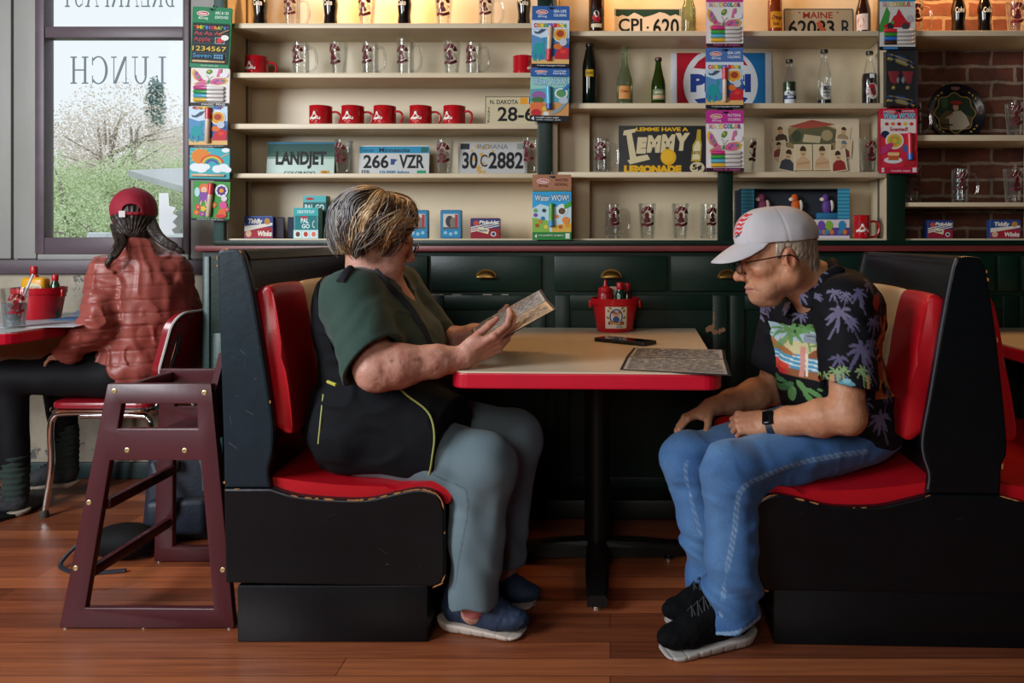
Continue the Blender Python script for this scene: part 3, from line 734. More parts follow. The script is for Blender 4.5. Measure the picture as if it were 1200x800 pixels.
def foot(dx, dy, L_, w_=.038):
    mb = MB(); d = Vector((dx, dy, 0)).normalized(); T = Matrix.Rotation(math.atan2(dy, dx), 4, 'Z')
    o = [(-w_, 0), (w_, 0), (w_, .028), (w_*.7, .042), (-w_*.7, .042), (-w_, .028)]
    vs = []; fs = []
    for i, (x, s_, h) in enumerate(((0, 1, 1.3), (L_*.5, 1, 1.1), (L_, .82, .8))):
        for a, b_ in o: vs.append((x, a*s_, .022+b_*h))
    for i in range(2):
        for j in range(6): fs.append((i*6+j, i*6+(j+1) % 6, (i+1)*6+(j+1) % 6, (i+1)*6+j))
    fs += [(5, 4, 3, 2, 1, 0), (12, 13, 14, 15, 16, 17)]
    mb.add(vs, fs, None, False, T); f = mb.build('foot', m_iron, tb)
    mb = MB(); p = d*(L_-.05); mb.lathe([(.018, 0), (.018, .006), (.006, .009), (.006, .026)], None, 12, Matrix.Translation(p)); mb.build('levelling_glide', m_steel, f)
for dx, dy, L_ in ((.06, -1, .40), (-.06, 1, .36), (-1, -.06, .30), (1, .06, .30)): foot(dx, dy, L_)

# ------------------------------------------------------------------ wooden high chair
m_maroon = mat('mahogany_stained_wood', '#45171e', .36, noise=(4, .3), bump=(50, .04), stretch=(1, 1, .2))
m_screw = mat('brass_screw', '#cbb98a', .35, metal=.8)
HX, HY = -1.40, .30
hc = thing('high_chair', 'dark red wooden restaurant high chair beside the left booth', 'high chair', (HX, HY, 0))
def frame_pt(px, py, yb, yt):
    Y = yb
    for _ in range(8):
        z = Z(py, Y); Y = yb+(yt-yb)*z/.7
    return W(px, Y)-HX, Z(py, Y)
def side_frame(yb, yt, screws):
    q = lambda pts: [frame_pt(a, b_, .08, .14) for a, b_ in pts]
    O = q([(128.6, 449), (249.7, 449), (276.8, 733.5), (72.4, 733.5)]); U = q([(145.6, 472), (232.7, 472), (234, 501), (140.5, 501)]); Lw = q([(132, 538), (237.5, 538), (252.5, 711), (103, 710)])
    mb = MB(); d = (yt-yb); dy0 = -.012; dy1 = .012
    def bar(p):
        n = len(p)
        cx = sum(a[0] for a in p)/n; cz = sum(a[1] for a in p)/n
        vs = [(x, dy0+yb-HY+d*z/.7, z) for x, z in p]+[(x, dy1+yb-HY+d*z/.7, z) for x, z in p]
        fs = [tuple(range(n))[::-1], tuple(range(n, 2*n))]+[(i, (i+1) % n, (i+1) % n+n, i+n) for i in range(n)]
        mb.add(vs, fs)
    # face with two openings, cut into quads that share corners
    tl, tr, br, bl = O
    def on(a, b_, z): t = (z-a[1])/(b_[1]-a[1]); return (a[0]+(b_[0]-a[0])*t, z)
    zs = [U[0][1], U[2][1], Lw[0][1], Lw[2][1]]
    Ls = [on(tl, bl, z) for z in zs]; Rs = [on(tr, br, z) for z in zs]
    def ring(a): return a
    polys = [[tl, tr, Rs[0], U[1], U[0], Ls[0]], [Ls[0], U[0], U[3], Ls[1]], [U[1], Rs[0], Rs[1], U[2]], [Ls[1], U[3], U[2], Rs[1], Rs[2], Lw[1], Lw[0], Ls[2]], [Ls[2], Lw[0], Lw[3], Ls[3]], [Lw[1], Rs[2], Rs[3], Lw[2]], [Ls[3], Lw[3], Lw[2], Rs[3], br, bl]]
    fy = lambda z, e: e+yb-HY+d*z/.7
    vs = []; fs = []; idx = {}
    def vid(p, e):
        k = (round(p[0], 5), round(p[1], 5), e)
        if k not in idx: idx[k] = len(vs); vs.append((p[0], fy(p[1], e), p[1]))
        return idx[k]
    for p in polys:
        fs.append([vid(a, dy0) for a in p][::-1]); fs.append([vid(a, dy1) for a in p])
    for loop, rev in ((([tl, tr]+Rs+[br, bl]+Ls[::-1]), False), (U, True), (Lw, True)):
        n = len(loop)
        for i in range(n):
            a, b_ = loop[i], loop[(i+1) % n]; f = [vid(a, dy0), vid(b_, dy0), vid(b_, dy1), vid(a, dy1)]
            fs.append(f if not rev else f[::-1])
    bm = bmesh.new(); bv = [bm.verts.new(v) for v in vs]
    for f in fs: bm.faces.new([bv[i] for i in f])
    bmesh.ops.recalc_face_normals(bm, faces=list(bm.faces))
    es = [e for e in bm.edges if len(e.link_faces) == 2 and e.calc_face_angle(0) > .5]
    bmesh.ops.bevel(bm, geom=es, offset=.0035, segments=2, profile=.5, affect='EDGES')
    mb.bm(bm, None, False); f = mb.build('side_frame', m_maroon, hc, auto=35)
    for px, py in ((137, 457), (242, 459), (152, 526), (219, 526.5), (107.5, 587), (92, 663.5), (263.5, 665.5)):
        x, z = frame_pt(px, py, .08, .14); mb = MB(); e = dy0 if screws < 0 else dy1
        T = Matrix.Translation((x, fy(z, e), z)) @ Matrix.Rotation(PI/2*(1 if screws < 0 else -1), 4, 'X')
        mb.lathe([(.0075, -.001), (.0075, .001), (.006, .0018), (.0035, .0018), (.003, .0004), (0, .0004)], None, 12, T); mb.build('screw', m_screw, f)
    for px in (78, 170, 270):
        x, z = frame_pt(px, 735, .08, .14); mb = MB(); mb.lathe([(.009, 0), (.009, .006)], None, 12, Matrix.Translation((x, fy(0, 0), 0))); mb.build('glide', m_steel, f)
    return lambda px, py: frame_pt(px, py, .08, .14)
side_frame(.08, .14, -1); side_frame(.54, .40, 1)
def fyn(z): return .08+.06*z/.7-HY
def fyf(z): return .54-.14*z/.7-HY
def rung(px, py, w_, h_, name='stretcher'):
    x, z = frame_pt(px, py, .08, .14); mb = MB(); mb.rbox((x-w_, fyn(z)+.012, z-h_), (x+w_, fyf(z)-.012, z+h_), .005); mb.build(name, m_maroon, hc)
rung(122, 592, .011, .016); rung(103, 672, .011, .016); rung(258, 680, .011, .016)
x0, z0 = frame_pt(150, 520, 0.08, .14); x1, _ = frame_pt(236, 520, .08, .14)
mb = MB(); mb.rbox((x0, fyn(z0)+.012, z0-.012), (x1, fyf(z0)-.012, z0+.006), .004); mb.build('seat_board', m_maroon, hc)
xr0, zr = frame_pt(141, 457, .08, .14); mb = MB(); mb.rbox((xr0-.012, fyn(zr)+.012, zr-.03), (xr0+.012, fyf(zr)-.012, zr+.012), .006); mb.build('front_rail', m_maroon, hc)
a = Vector((x1-.01, 0, z0+.004)); b_ = Vector((frame_pt(243, 449, .08, .14)[0]+.035, 0, .775))
mb = MB(); d = (b_-a).normalized(); nrm = Vector((d.z, 0, -d.x))*.009
vs = []
for p in (a-nrm, a+nrm, b_+nrm, b_-nrm): vs += [(p.x, fyn(min(p.z, .7))+.013, p.z), (p.x, fyf(min(p.z, .7))-.013, p.z)]
mb.add(vs, [(0, 2, 3, 1), (2, 4, 5, 3), (4, 6, 7, 5), (6, 0, 1, 7), (0, 6, 4, 2), (1, 3, 5, 7)]); mb.build('backrest', m_maroon, hc)

# ------------------------------------------------------------------ chrome diner chair and left table
m_chrome = mat('chrome', '#d8dadc', .08, metal=1)
m_redc = mat('dark_red_chair_vinyl', '#8e1220', .3, noise=(6, .1), coat=.3)
m_piping = mat('white_piping', '#c9c6c2', .4)
ch = thing('diner_chair', 'chrome-legged red vinyl diner chair under the woman in the red cap', 'chair', (-2.04, 1.15, 0), 0)
# local: faces -x
sw = .195
mb = MB(); o = rrect(-.22, -sw, .19, sw, .06, 5); mb.prism([(x, z) for x, z in o], .425, .465, None, axis='z', bevel=.012, smooth=True); mb.build('seat', m_redc, ch)
mb = MB(); mb.tube([(x*1.01, y*1.01, .432) for x, y in o], .011, None, 8, closed=True); mb.build('seat_band', m_chrome, ch)
# curved backrest
def back_pt(u, v, e):   # u -1..1 across (y), v 0..1 up
    x = .205+.075*v+.03*(1-u*u)+e; return (x, u*.2, .545+v*.275-.015*u*u*(1-v)*0)
def back_grid(e, k=1.0, n=14, m_=16):
    vs = []
    for j in range(m_+1):
        v = .5-.5*math.cos(PI*j/m_)
        for i in range(n+1):
            u = -1+2*i/n
            vv = min(max(v, .0), 1); uu = u*(k)
            # rounded corners
            dv = max(0, .24-min(vv, 1-vv))/.24; lim = 1-.32*(1-math.sqrt(max(0, 1-dv*dv)))
            vs.append(back_pt(uu*lim, .5+(vv-.5)*k, e))
    fs = [(j*(n+1)+i, j*(n+1)+i+1, (j+1)*(n+1)+i+1, (j+1)*(n+1)+i) for j in range(m_) for i in range(n)]
    rim = list(range(n+1))+[(j+1)*(n+1)+n for j in range(m_-1)]+[m_*(n+1)+i for i in range(n, -1, -1)]+[j*(n+1) for j in range(m_-1, 0, -1)]
    return vs, fs, rim
v1, f1, rim = back_grid(-.016, .985); v2, f2, _ = back_grid(.016, .985)
k = len(v1); vs = v1+v2; fs = [f[::-1] for f in f1]+[tuple(i+k for i in f) for f in f2]+[(rim[i], rim[(i+1) % len(rim)], rim[(i+1) % len(rim)]+k, rim[i]+k) for i in range(len(rim))]
bm = bmesh.new(); bv = [bm.verts.new(v) for v in vs]
for f in fs: bm.faces.new([bv[i] for i in f])
bmesh.ops.recalc_face_normals(bm, faces=list(bm.faces))
mb = MB(); mb.bm(bm, None, True); bk_ = mb.build('backrest', m_redc, ch, auto=50)
vr, _, rim = back_grid(.017, 1.0); mb = MB(); mb.tube([vr[i] for i in rim], .0055, None, 6, closed=True); mb.build('piping', m_piping, bk_)
for s_ in (-1, 1):
    y = s_*.165
    mb = MB(); mb.tube(smooth_path([(.12, y*.8, .41), (.185, y*.84, .43), (.215, y*.86, .52), (.262, y*.86, .66), (.278, y*.86, .735)], 6), .0115, None, 10); mb.build('back_post', m_chrome, ch)
    mb = MB(); mb.tube(smooth_path([(.1, y, .415), (-.15, y, .415), (-.21, y, .40), (-.222, y*1.02, .34), (-.215, y*1.05, .2), (-.235, y*1.12, .02)], 6), .0125, None, 10); mb.build('leg', m_chrome, ch)
    mb = MB(); mb.tube(smooth_path([(-.1, y, .405), (.12, y, .405), (.17, y, .39), (.185, y*1.02, .33), (.215, y*1.08, .02)], 6), .0125, None, 10); mb.build('leg', m_chrome, ch)
    mb = MB(); mb.lathe([(.016, 0), (.018, .012), (.014, .03)], None, 12, Matrix.Translation((-.236, y*1.12, 0))); mb.lathe([(.016, 0), (.018, .012), (.014, .03)], None, 12, Matrix.Translation((.216, y*1.08, 0))); mb.build('foot_cap', mat('rubber_foot', '#3b3630', .7), ch)
for zz_, yy in ((.775, -.172), (.70, -.176), (.775, .172), (.70, .176)):
    mb = MB(); mb.lathe([(.006, 0), (.006, .003), (0, .004)], None, 10, Matrix.Translation(back_pt(yy/.2, (zz_-.545)/.275, .017)) @ Matrix.Rotation(PI/2, 4, 'Y')); mb.build('rivet', m_steel, bk_)
TZ2 = .78
def onplane(px, py, z):
    d = (CAM_H-z)*FPX/(py-VY); return Vector(((px-VX)*d/FPX, d-CAM_D, z))
c0 = onplane(24, 388, TZ2)
lt = thing('cafe_table', 'red-edged grey table by the window at the left edge', 'table', (-2.62, 1.05, 0), 0)
ol = rrect(-.48, -.42, .455, .41, .07, 6)
mb = MB(); mb.prism(ol, TZ2-.045, TZ2-.004, m_rededge, axis='z', bevel=.005); mb.prism([(x*.994, z*.994) for x, z in ol], TZ2-.0045, TZ2, mat('grey_laminate', '#a9b1b4', .3, noise=(3, .08)), axis='z'); mb.build('tabletop', None, lt)
mb = MB(); mb.lathe([(.045, .04), (.045, .7), (.1, .71), (.1, TZ2-.045)], None, 24); mb.build('pedestal', m_iron, lt)
mb = MB(); mb.lathe([(.25, 0), (.25, .015), (.06, .05), (.045, .06)], None, 32); mb.build('table_base', m_iron, lt)
rt = thing('diner_table', 'cream diner table with red edge at the right edge, past the double booth', 'table', (W(1187, .5)+.38, .55, 0), 0)
ol = rrect(-.38, -.5, .38, .53, .05, 6, (0, 0, 1, 1))
z3 = Z(388, .05)
mb = MB(); mb.prism(ol, TZ-.048, TZ-.004, m_rededge, axis='z', bevel=.005); mb.prism([(x*.994, z*.996) for x, z in ol], TZ-.0045, TZ, m_top, axis='z'); mb.build('tabletop', None, rt)
mb = MB(); mb.lathe([(.045, .0), (.045, .68), (.1, .69), (.1, TZ-.048)], None, 24); mb.lathe([(.26, 0), (.26, .015), (.06, .05)], None, 24); mb.build('pedestal', m_iron, rt)

# ------------------------------------------------------------------ bags on the floor behind the high chair
m_navy = mat('navy_backpack_nylon', '#131c2a', .55, noise=(20, .2), bump=(90, .1))
bp = thing('backpack', 'dark navy backpack standing on the floor behind the high chair', 'backpack', (W(218, .78), .78, 0), .2)
mb = MB(); bm = bmesh.new(); bmesh.ops.create_cube(bm, size=1)
for v in bm.verts: v.co = Vector((v.co.x*.27*(1 if v.co.z < 0 else .86), v.co.y*.17*(1 if v.co.z < 0 else .7), (v.co.z+.5)*.36))
bmesh.ops.bevel(bm, geom=list(bm.edges), offset=.05, segments=4, profile=.6, affect='EDGES')
mb.bm(bm, None, True); mb.build('bag_body', m_navy, bp)
mb = MB(); mb.rbox((-.105, -.115, .03), (.105, -.06, .17), .025, None, None, 3); mb.build('front_pocket', m_navy, bp)
mb = MB(); mb.tube(smooth_path([(-.08, -.09, .30), (-.05, -.12, .25), (.0, -.125, .16), (-.02, -.12, .10)], 6), .011, None, 6); mb.tube(smooth_path([(.06, -.07, .33), (.09, -.1, .28), (.1, -.12, .2)], 6), .009, None, 6); mb.build('strap', mat('webbing', '#1d2733', .6), bp)
mb = MB(); mb.rbox((-.06, -.1, .27), (0, -.075, .31), .006); mb.build('reflective_patch', mat('patch_grey', '#6d7b88', .4), bp)
sb = thing('sling_bag', 'black oval bag lying on the floor behind the high chair', 'bag', (W(146, .57), .57, 0), 0)
mb = MB(); mb.sphere((0, 0, .06), (.115, .075, .06)); mb.build('bag_body', mat('black_nylon', '#07080b', .75, bump=(80, .1), spec=.2), sb)
mb = MB(); mb.tube(smooth_path([(-.13, -.03, .07), (-.16, -.07, .03), (-.15, -.1, .008), (-.05, -.14, .006), (.08, -.12, .007)], 6), .007, None, 6); mb.build('strap', m_navy, sb)
# ------------------------------------------------------------------ goods on the shelves
m_clear = glass_mat('clear_glass', '#fafbfa', refl=.5, body=.012, bodycol='#dfe6e6')
m_maroon_ink = flat('#560d18', .45); m_white_ink = flat('#dcd6cc', .5)
m_redcer = mat('red_glazed_ceramic', '#b00f1b', .18, coat=.4)
def logo(art, s=1.0, col=m_maroon_ink, col2=None, dx=0, dz=0):
    """the diner's printed badge: arched lettering band over a figure and a wavy banner"""
    c2 = col2 or col
    art.arc(dx, dz+.012*s, .021*s, .022*s, .011*s, 8, 172, col); art.l = 1
    for a in (-.011, .0, .011): art.line([(dx+a*s-.003*s, dz+.021*s), (dx+a*s+.002*s, dz+.031*s)], .0012*s, flat('#d9cfc0')); art.l = 2
    art.l = 1
    art.ell(dx-.002*s, dz+.010*s, .006*s, .007*s, col); art.l = 1
    art.poly([(dx-.013*s, dz-.006*s), (dx-.006*s, dz+.004*s), (dx+.004*s, dz+.004*s), (dx+.010*s, dz-.007*s), (dx+.004*s, dz-.01*s), (dx-.006*s, dz-.012*s)], c2); art.l = 1
    art.line([(dx+.011*s, dz+.008*s), (dx+.019*s, dz+.002*s)], .002*s, c2); art.l = 1
    art.line([(dx+.010*s, dz+.002*s), (dx+.020*s, dz-.005*s)], .002*s, c2); art.l = 1
    art.line([(dx-.02*s, dz+.004*s), (dx-.013*s, dz-.003*s)], .002*s, c2); art.l = 1
    art.line([(dx-.02*s, dz-.018*s), (dx-.01*s, dz-.015*s), (dx, dz-.019*s), (dx+.01*s, dz-.016*s), (dx+.019*s, dz-.011*s)], .008*s, col); art.l = 1
def wrap(rfun, a0=0.0):
    def fn(q):
        r = rfun(q.z)-q.y; a = q.x/max(.005, rfun(q.z))+a0
        return Vector((r*math.sin(a), -r*math.cos(a), q.z))
    return fn
def mk_pint(name, label):
    t = thing(name, label, 'glass')
    R = lambda z: .0295+.0105*min(1, max(0, z/.15))
    mb = MB(); mb.lathe([(0, 0), (.028, 0), (.0295, .002), (R(.15), .15), (R(.15)-.0012, .1515), (R(.15)-.0025, .15), (.027, .014), (0, .011)], None, 28, cap=False)
    mb.build('glass_body', m_clear, t)
    ar = Art(0, 0, 1, 1, y=0, step=.0002, fn=wrap(lambda z: R(z)+.0003)); logo(ar, 1.55, dz=.085); ar.build('print', t); return t
def mk_mug(name, label, r=.035, h=.148):
    t = thing(name, label, 'glass mug')
    mb = MB(); mb.lathe([(0, 0), (r*.97, 0), (r, .003), (r, h), (r-.0015, h+.0015), (r-.003, h), (r-.003, .018), (0, .014)], None, 28, cap=False); mb.build('glass_body', m_clear, t)
    mb = MB(); mb.tube(smooth_path([(r-.003, 0, h*.82), (r+.012, 0, h*.86), (r+.03, 0, h*.8), (r+.038, 0, h*.55), (r+.034, 0, h*.3), (r+.014, 0, h*.16), (r-.003, 0, h*.17)], 6), .0058, None, 8); mb.build('handle', m_clear, t)
    ar = Art(0, 0, 1, 1, y=0, step=.0002, fn=wrap(lambda z: r+.0003)); logo(ar, 1.4, dz=.086); ar.build('print', t); return t
def mk_redmug(name, label, r=.0475, h=.088):
    t = thing(name, label, 'mug')
    mb = MB(); mb.lathe([(0, 0), (r*.95, 0), (r, .004), (r, h-.002), (r+.0012, h), (r-.001, h+.001), (r-.003, h-.002), (r-.003, .006), (0, .005)], None, 32, cap=False); mb.build('mug_body', m_redcer, t)
    mb = MB(); mb.tube(smooth_path([(r-.002, 0, h*.72), (r+.018, 0, h*.74), (r+.034, 0, h*.62), (r+.036, 0, h*.36), (r+.022, 0, h*.1), (r-.002, 0, h*.06)], 6), .005, None, 8, flat=((0, 1, 0), 1.0)); mb.build('handle', m_redcer, t)
    ar = Art(0, 0, 1, 1, y=0, step=.0002, fn=wrap(lambda z: r+.0003, -.25))
    ar.arc(0, .045, .026, .024, .004, 0, 180, flat('#7b1a24')); ar.l = 1
    for a in range(-2, 3): ar.line([(a*.009, .047-abs(a)*.006), (a*.006, .058-abs(a)*.008)], .004, m_white_ink); ar.l = 1
    ar.ell(0, .055, .006, .007, m_white_ink); ar.l = 1
    ar.line([(-.026, .03), (-.015, .035), (-.004, .031), (.008, .035), (.026, .032)], .010, m_white_ink); ar.l = 1
    ar.line([(-.012, .021), (.012, .021)], .003, m_white_ink); ar.l = 1
    ar.build('print', t); return t
_first = {}
def place(kind, maker, x, y, z, rz, label, group, name):
    if kind not in _first:
        t = maker(name, label); _first[kind] = t; t.location = (x, y, z); t.rotation_euler = (0, 0, rz)
    else: t = copy_tree(_first[kind], (x, y, z), rz, label)
    if group: t['group'] = group
    return t
YI = 1.205
GP, GM, GR = 'printed pint glasses on the shelves', 'printed glass mugs on the shelves', 'red diner mugs on the shelves'
def pint(px, bay, i, label, rz=0, Y=YI): place('pint', mk_pint, W(px, Y), Y, base_z(bay, i)+.0005, rz, label, GP, 'pint_glass')
def gmug(px, bay, i, label, rz=0, Y=YI, big=False): place('gmug'+str(big), (lambda n, l: mk_mug(n, l, .037, .16)) if big else mk_mug, W(px, Y), Y, base_z(bay, i)+.0005, rz, label, GM, 'glass_mug')
def rmug(px, bay, i, label, rz=0, Y=YI): place('rmug', mk_redmug, W(px, Y), Y, base_z(bay, i)+.0005, rz, label, GR, 'red_mug')
gmug(342, 0, 0, 'glass mug on the topmost left shelf between the two leftmost dark cola bottles', .05)
pint(430, 0, 0, 'pint glass on the topmost left shelf between the second and third dark cola bottles', -.1)
pint(520, 0, 0, 'pint glass on the topmost left shelf right after the third dark cola bottle', .1)
gmug(570, 0, 0, 'glass mug left of the last dark cola bottle on the topmost left shelf', .0)
rmug(301, 0, 1, 'red mug alone at the left end of the shelf of clear glasses', 0)
gmug(352.5, 0, 1, 'glass mug right next to the lone red mug on the shelf of clear glasses', -.15)
pint(397, 0, 1, 'tapered pint glass, third item along the shelf of clear glasses', -.35)
gmug(434, 0, 1, 'shorter glass mug in the middle of the shelf of clear glasses, before the tallest mug', -.3)
gmug(475, 0, 1, 'tallest, widest glass mug on the shelf of clear glasses', -.2, big=True)
pint(529.5, 0, 1, 'pint glass on the shelf of clear glasses just right of the tallest mug', .0)
gmug(555.5, 0, 1, 'glass mug last before the red mug on the shelf of clear glasses', -.4)
rmug(614, 0, 1, 'red mug half behind the two blue activity packs', 1.2)
for px, rz, l in ((376, 0, 'leftmost red mug of the row of five'), (413.5, .05, 'second red mug of the row of five'), (451, -.25, 'middle red mug of the row of five'), (493, .0, 'fourth red mug of the row of five'), (532.5, -.3, 'rightmost red mug of the row of five, by the North Dakota plate')): rmug(px, 0, 2, l, rz)
pint(403, 0, 3, 'pint glass between the green mountain plate and the plate with the blue band', -.3)
pint(521.5, 0, 3, 'pint glass between the plate with the blue band and the plate with gold stars', -.1)
pint(623, 0, 3, 'pint glass between the plate with gold stars and the green upright', -.5, Y=1.15)
gmug(704.5, 1, 2, 'glass mug beside the black lemonade sign', -.1)
pint(876, 1, 2, 'pint glass peeking out beside the lower butterfly pack', .9)
gmug(718, 1, 3, 'glass mug at the left end of the bottom board in the middle bay', .2)
pint(758.5, 1, 3, 'pint glass right of the mug on the bottom board in the middle bay', 0)
pint(797.5, 1, 3, 'third glass along the bottom board in the middle bay', .05)
gmug(830, 1, 3, 'glass against the middle green upright on the bottom board', .5)
pint(1017, 1, 2, 'pint glass right of the vintage portrait print', .2)
gmug(1072, 2, 0, 'amber lit glass mug on the top shelf of the brick bay', .0)
pint(1190, 2, 0, 'pint glass at the right edge of the brick bay top shelf', -.15)
gmug(1071, 2, 1, 'glass mug left of the round painted tray', .0)
pint(1189, 2, 1, 'pint glass right of the round painted tray', -.2)
pint(1068, 2, 2, 'shaded pint glass at the left end of the lowest brick bay shelf', .8)
gmug(1125, 2, 2, 'glass mug in the middle of the lowest brick bay shelf', -.1)
pint(1187, 2, 2, 'pint glass at the right of the lowest brick bay shelf', .1)
t = mk_redmug('red_mug', 'tall red mug with a large handle beside the boxed wooden toys', .036, .098); t.location = (W(1010, 1.14), 1.14, base_z(1, 3)+.0005); t['group'] = GR

# ---- bottles
CO = [(0, 0), (.026, 0), (.029, .004), (.0295, .02), (.027, .045), (.0255, .06), (.0275, .08), (.0305, .105), (.0305, .118), (.028, .135), (.022, .155), (.0165, .172), (.0135, .19), (.0132, .2), (.0145, .202), (.0145, .212), (.0125, .213)]
def longneck(r, h, sh=.55, neck=.0135):
    zs = h*sh
    return [(0, 0), (r*.94, 0), (r, .004), (r, zs), (r*.92, zs+.02), (r*.7, zs+.045), (neck*1.2, zs+.075), (neck, h-.03), (neck*.95, h-.012), (neck*1.12, h-.010), (neck*1.12, h-.004), (neck, h-.003)]
def prof_r(prof):
    def f(z):
        for (r0, z0), (r1, z1) in zip(prof, prof[1:]):
            if z0 <= z <= z1 and z1 > z0: return r0+(r1-r0)*(z-z0)/(z1-z0)
        return prof[-1][0]
    return f
def bottle(name, label, cat, px, bay, i, prof, m, capcol=None, art=None, liquid=None, group='bottles on the shelves', Y=YI, rz=0):
    t = thing(name, label, cat, (W(px, Y), Y, base_z(bay, i)+.0005), rz, group)
    mb = MB(); mb.lathe(prof, None, 24); mb.build('bottle_glass', m, t)
    h = prof[-1][1]; rt_ = prof[-1][0]
    if capcol:
        mb = MB(); mb.lathe([(rt_*1.22, h-.012), (rt_*1.28, h-.010), (rt_*1.15, h+.001), (0, h+.002)], None, 18); mb.build('bottle_cap', flat(capcol, .35), t)
    if liquid:
        col, hl = liquid; f = prof_r(prof); mb = MB(); pts = [(max(0, f(hl*k/12)-.0022), max(.003, hl*k/12)) for k in range(13)]; mb.lathe([(0, .003)]+pts+[(0, hl)], None, 20, cap=False); mb.build('liquid', mat('liquid_'+col[1:], col, .12), t)
    if art:
        f = prof_r(prof); ar = Art(0, 0, 1, 1, y=0, step=.0002, fn=wrap(lambda z: f(z)+.0004)); art(ar); ar.build('label_print', t)
    return t
def band(ar, a0, z0, z1, col, r=.03):
    """label running round the front: a strip divided so that it follows the curve"""
    n = 14; xs = [-a0+2*a0*i/n for i in range(n+1)]
    vs = [(x*r, z) for z in (z0, z1) for x in xs]; fs = [(i, i+1, n+2+i, n+1+i) for i in range(n)]
    ar.faces(vs, fs, col)
m_cola = mat('cola_dark_bottle', '#0c0706', .06, coat=.5); m_brown = mat('brown_bottle_glass', '#2a0f08', .06, coat=.5)
m_dgreen = mat('dark_green_bottle_glass', '#08130d', .07, coat=.5); m_amber = mat('amber_soda', '#7a2f0e', .08, coat=.5)
m_gglass = glass_mat('green_bottle_glass', '#6f8a3a', refl=.8, body=.25, bodycol='#3d5418'); m_pglass = glass_mat('pale_green_glass', '#c9d4b4', refl=.8, body=.12, bodycol='#a9b592')
def a_coke(ar): ar.text('Coke', -.019, .098, .02, .122, flat('#e8dcc8'), .03)
def a_colasc(ar): ar.text('Coca-Cola', -.026, .1, .027, .122, flat('#e8dcc8'), .03)
C1 = None
for px, lab in ((305, 'leftmost dark cola bottle on the topmost left shelf'), (387.5, 'second dark cola bottle on the topmost left shelf'), (474, 'third dark cola bottle on the topmost left shelf'), (614, 'dark cola bottle on the topmost left shelf beside the blue pack')):
    if C1 is None: C1 = bottle('cola_bottle', lab, 'bottle', px, 0, 0, CO, m_cola, '#8c1c1c', a_coke, group='dark cola bottles on the topmost left shelf')
    else: copy_tree(C1, (W(px, YI), YI, base_z(0, 0)+.0005), random.uniform(-.3, .3), lab)
for px, lab in ((1123, 'dark cola bottle nearer the pack on the brick bay top shelf'), (1154, 'dark cola bottle nearer the right end of the brick bay top shelf')):
    c = copy_tree(C1, (W(px, YI), YI, base_z(2, 0)+.0005), 0 if px > 1130 else -.2, lab); c['group'] = 'dark cola bottles against the brick'
def a_santa(ar):
    band(ar, .85, .018, .1, flat('#16100e')); band(ar, .8, .018, .034, flat('#d7c9a8')); ar.ell(.0, .075, .012, .014, '#e2d7c9'); ar.ell(0, .06, .016, .014, '#b3202a'); ar.text('Cola', -.018, .05, .018, .066, flat('#c7222c'), .04); ar.text('1998', -.012, .038, .013, .047, flat('#c7222c'), .03)
bottle('cola_bottle', 'dark bottle with a red and white winter label left of the white and green plate', 'bottle', 699, 1, 0, longneck(.0335, .25, .6), m_brown, '#333333', a_santa, Y=1.16)
bottle('clear_bottle', 'clear greenish empty bottle right of the white and green plate', 'bottle', 807, 1, 0, longneck(.032, .25, .4, .013), m_pglass)
def a_yel(ar): band(ar, .6, .115, .145, flat('#c79a1c')); ar.text('Squirt', -.014, .122, .015, .137, flat('#23401f'), .03)
bottle('soda_bottle', 'dark green bottle with a yellow badge near the pilaster', 'bottle', 691, 1, 1, longneck(.031, .262, .62), m_dgreen, '#2b2119', a_yel, Y=1.16)
def a_cider(ar):
    band(ar, .95, .028, .088, flat('#c88a4a')); ar.poly([(-.03, .058), (0, .04), (.03, .058), (0, .078)], '#eee0c4'); band(ar, .95, .084, .088, flat('#3b2a24')); ar.text('Cider', -.018, .055, .018, .067, flat('#6d2a20'), .02)
bottle('clear_bottle', 'tall pale bottle with an orange diamond label touching the shelf above', 'bottle', 732, 1, 1, longneck(.036, .26, .38, .013), m_pglass, None, a_cider)
def a_gl(ar): band(ar, .95, .025, .07, flat('#6f7a52')); band(ar, .95, .03, .045, flat('#c2a37c')); ar.text('GINGER', -.018, .052, .018, .062, flat('#dcd8bb'), .02)
bottle('green_bottle', 'short green bottle with a two-tone label beside the red and blue sign', 'bottle', 771.5, 1, 1, longneck(.031, .213, .42, .0125), m_gglass, '#4b2b20', a_gl)
def a_or(ar): band(ar, .9, .03, .1, flat('#c98d1e')); ar.text('Orange', -.024, .06, .024, .085, flat('#5b1d12'), .04, .3); ar.text('Soda', -.014, .04, .014, .055, flat('#5b1d12'), .03)
bottle('soda_bottle', 'amber bottle with a yellow label left of the Maine plate', 'bottle', 908, 1, 0, longneck(.031, .24, .6), m_amber, '#b33', a_or) if False else bottle('soda_bottle', 'amber bottle with a yellow label left of the tan plate', 'bottle', 908, 1, 0, longneck(.031, .24, .6), m_amber, '#bb3333', a_or)
def a_rw(ar): band(ar, .9, .02, .09, flat('#d9c8be')); ar.ell(-.004, .055, .014, .022, '#a32a2c'); ar.text('RX', -.012, .046, .006, .064, flat('#e8ddd0'), .03)
bottle('soda_bottle', 'brown bottle with a white and red label right of the tan plate', 'bottle', 1011.5, 1, 0, longneck(.032, .165, .6), m_brown, '#e0dcd2', a_rw, rz=-.5)
def a_bl(ar): band(ar, .95, .01, .062, flat('#d2d6d8')); band(ar, .95, .028, .046, flat('#23305e')); ar.text('DEW', -.014, .032, .014, .043, flat('#e9edf0'), .03); ar.ell(0, .053, .016, .007, '#23402e')
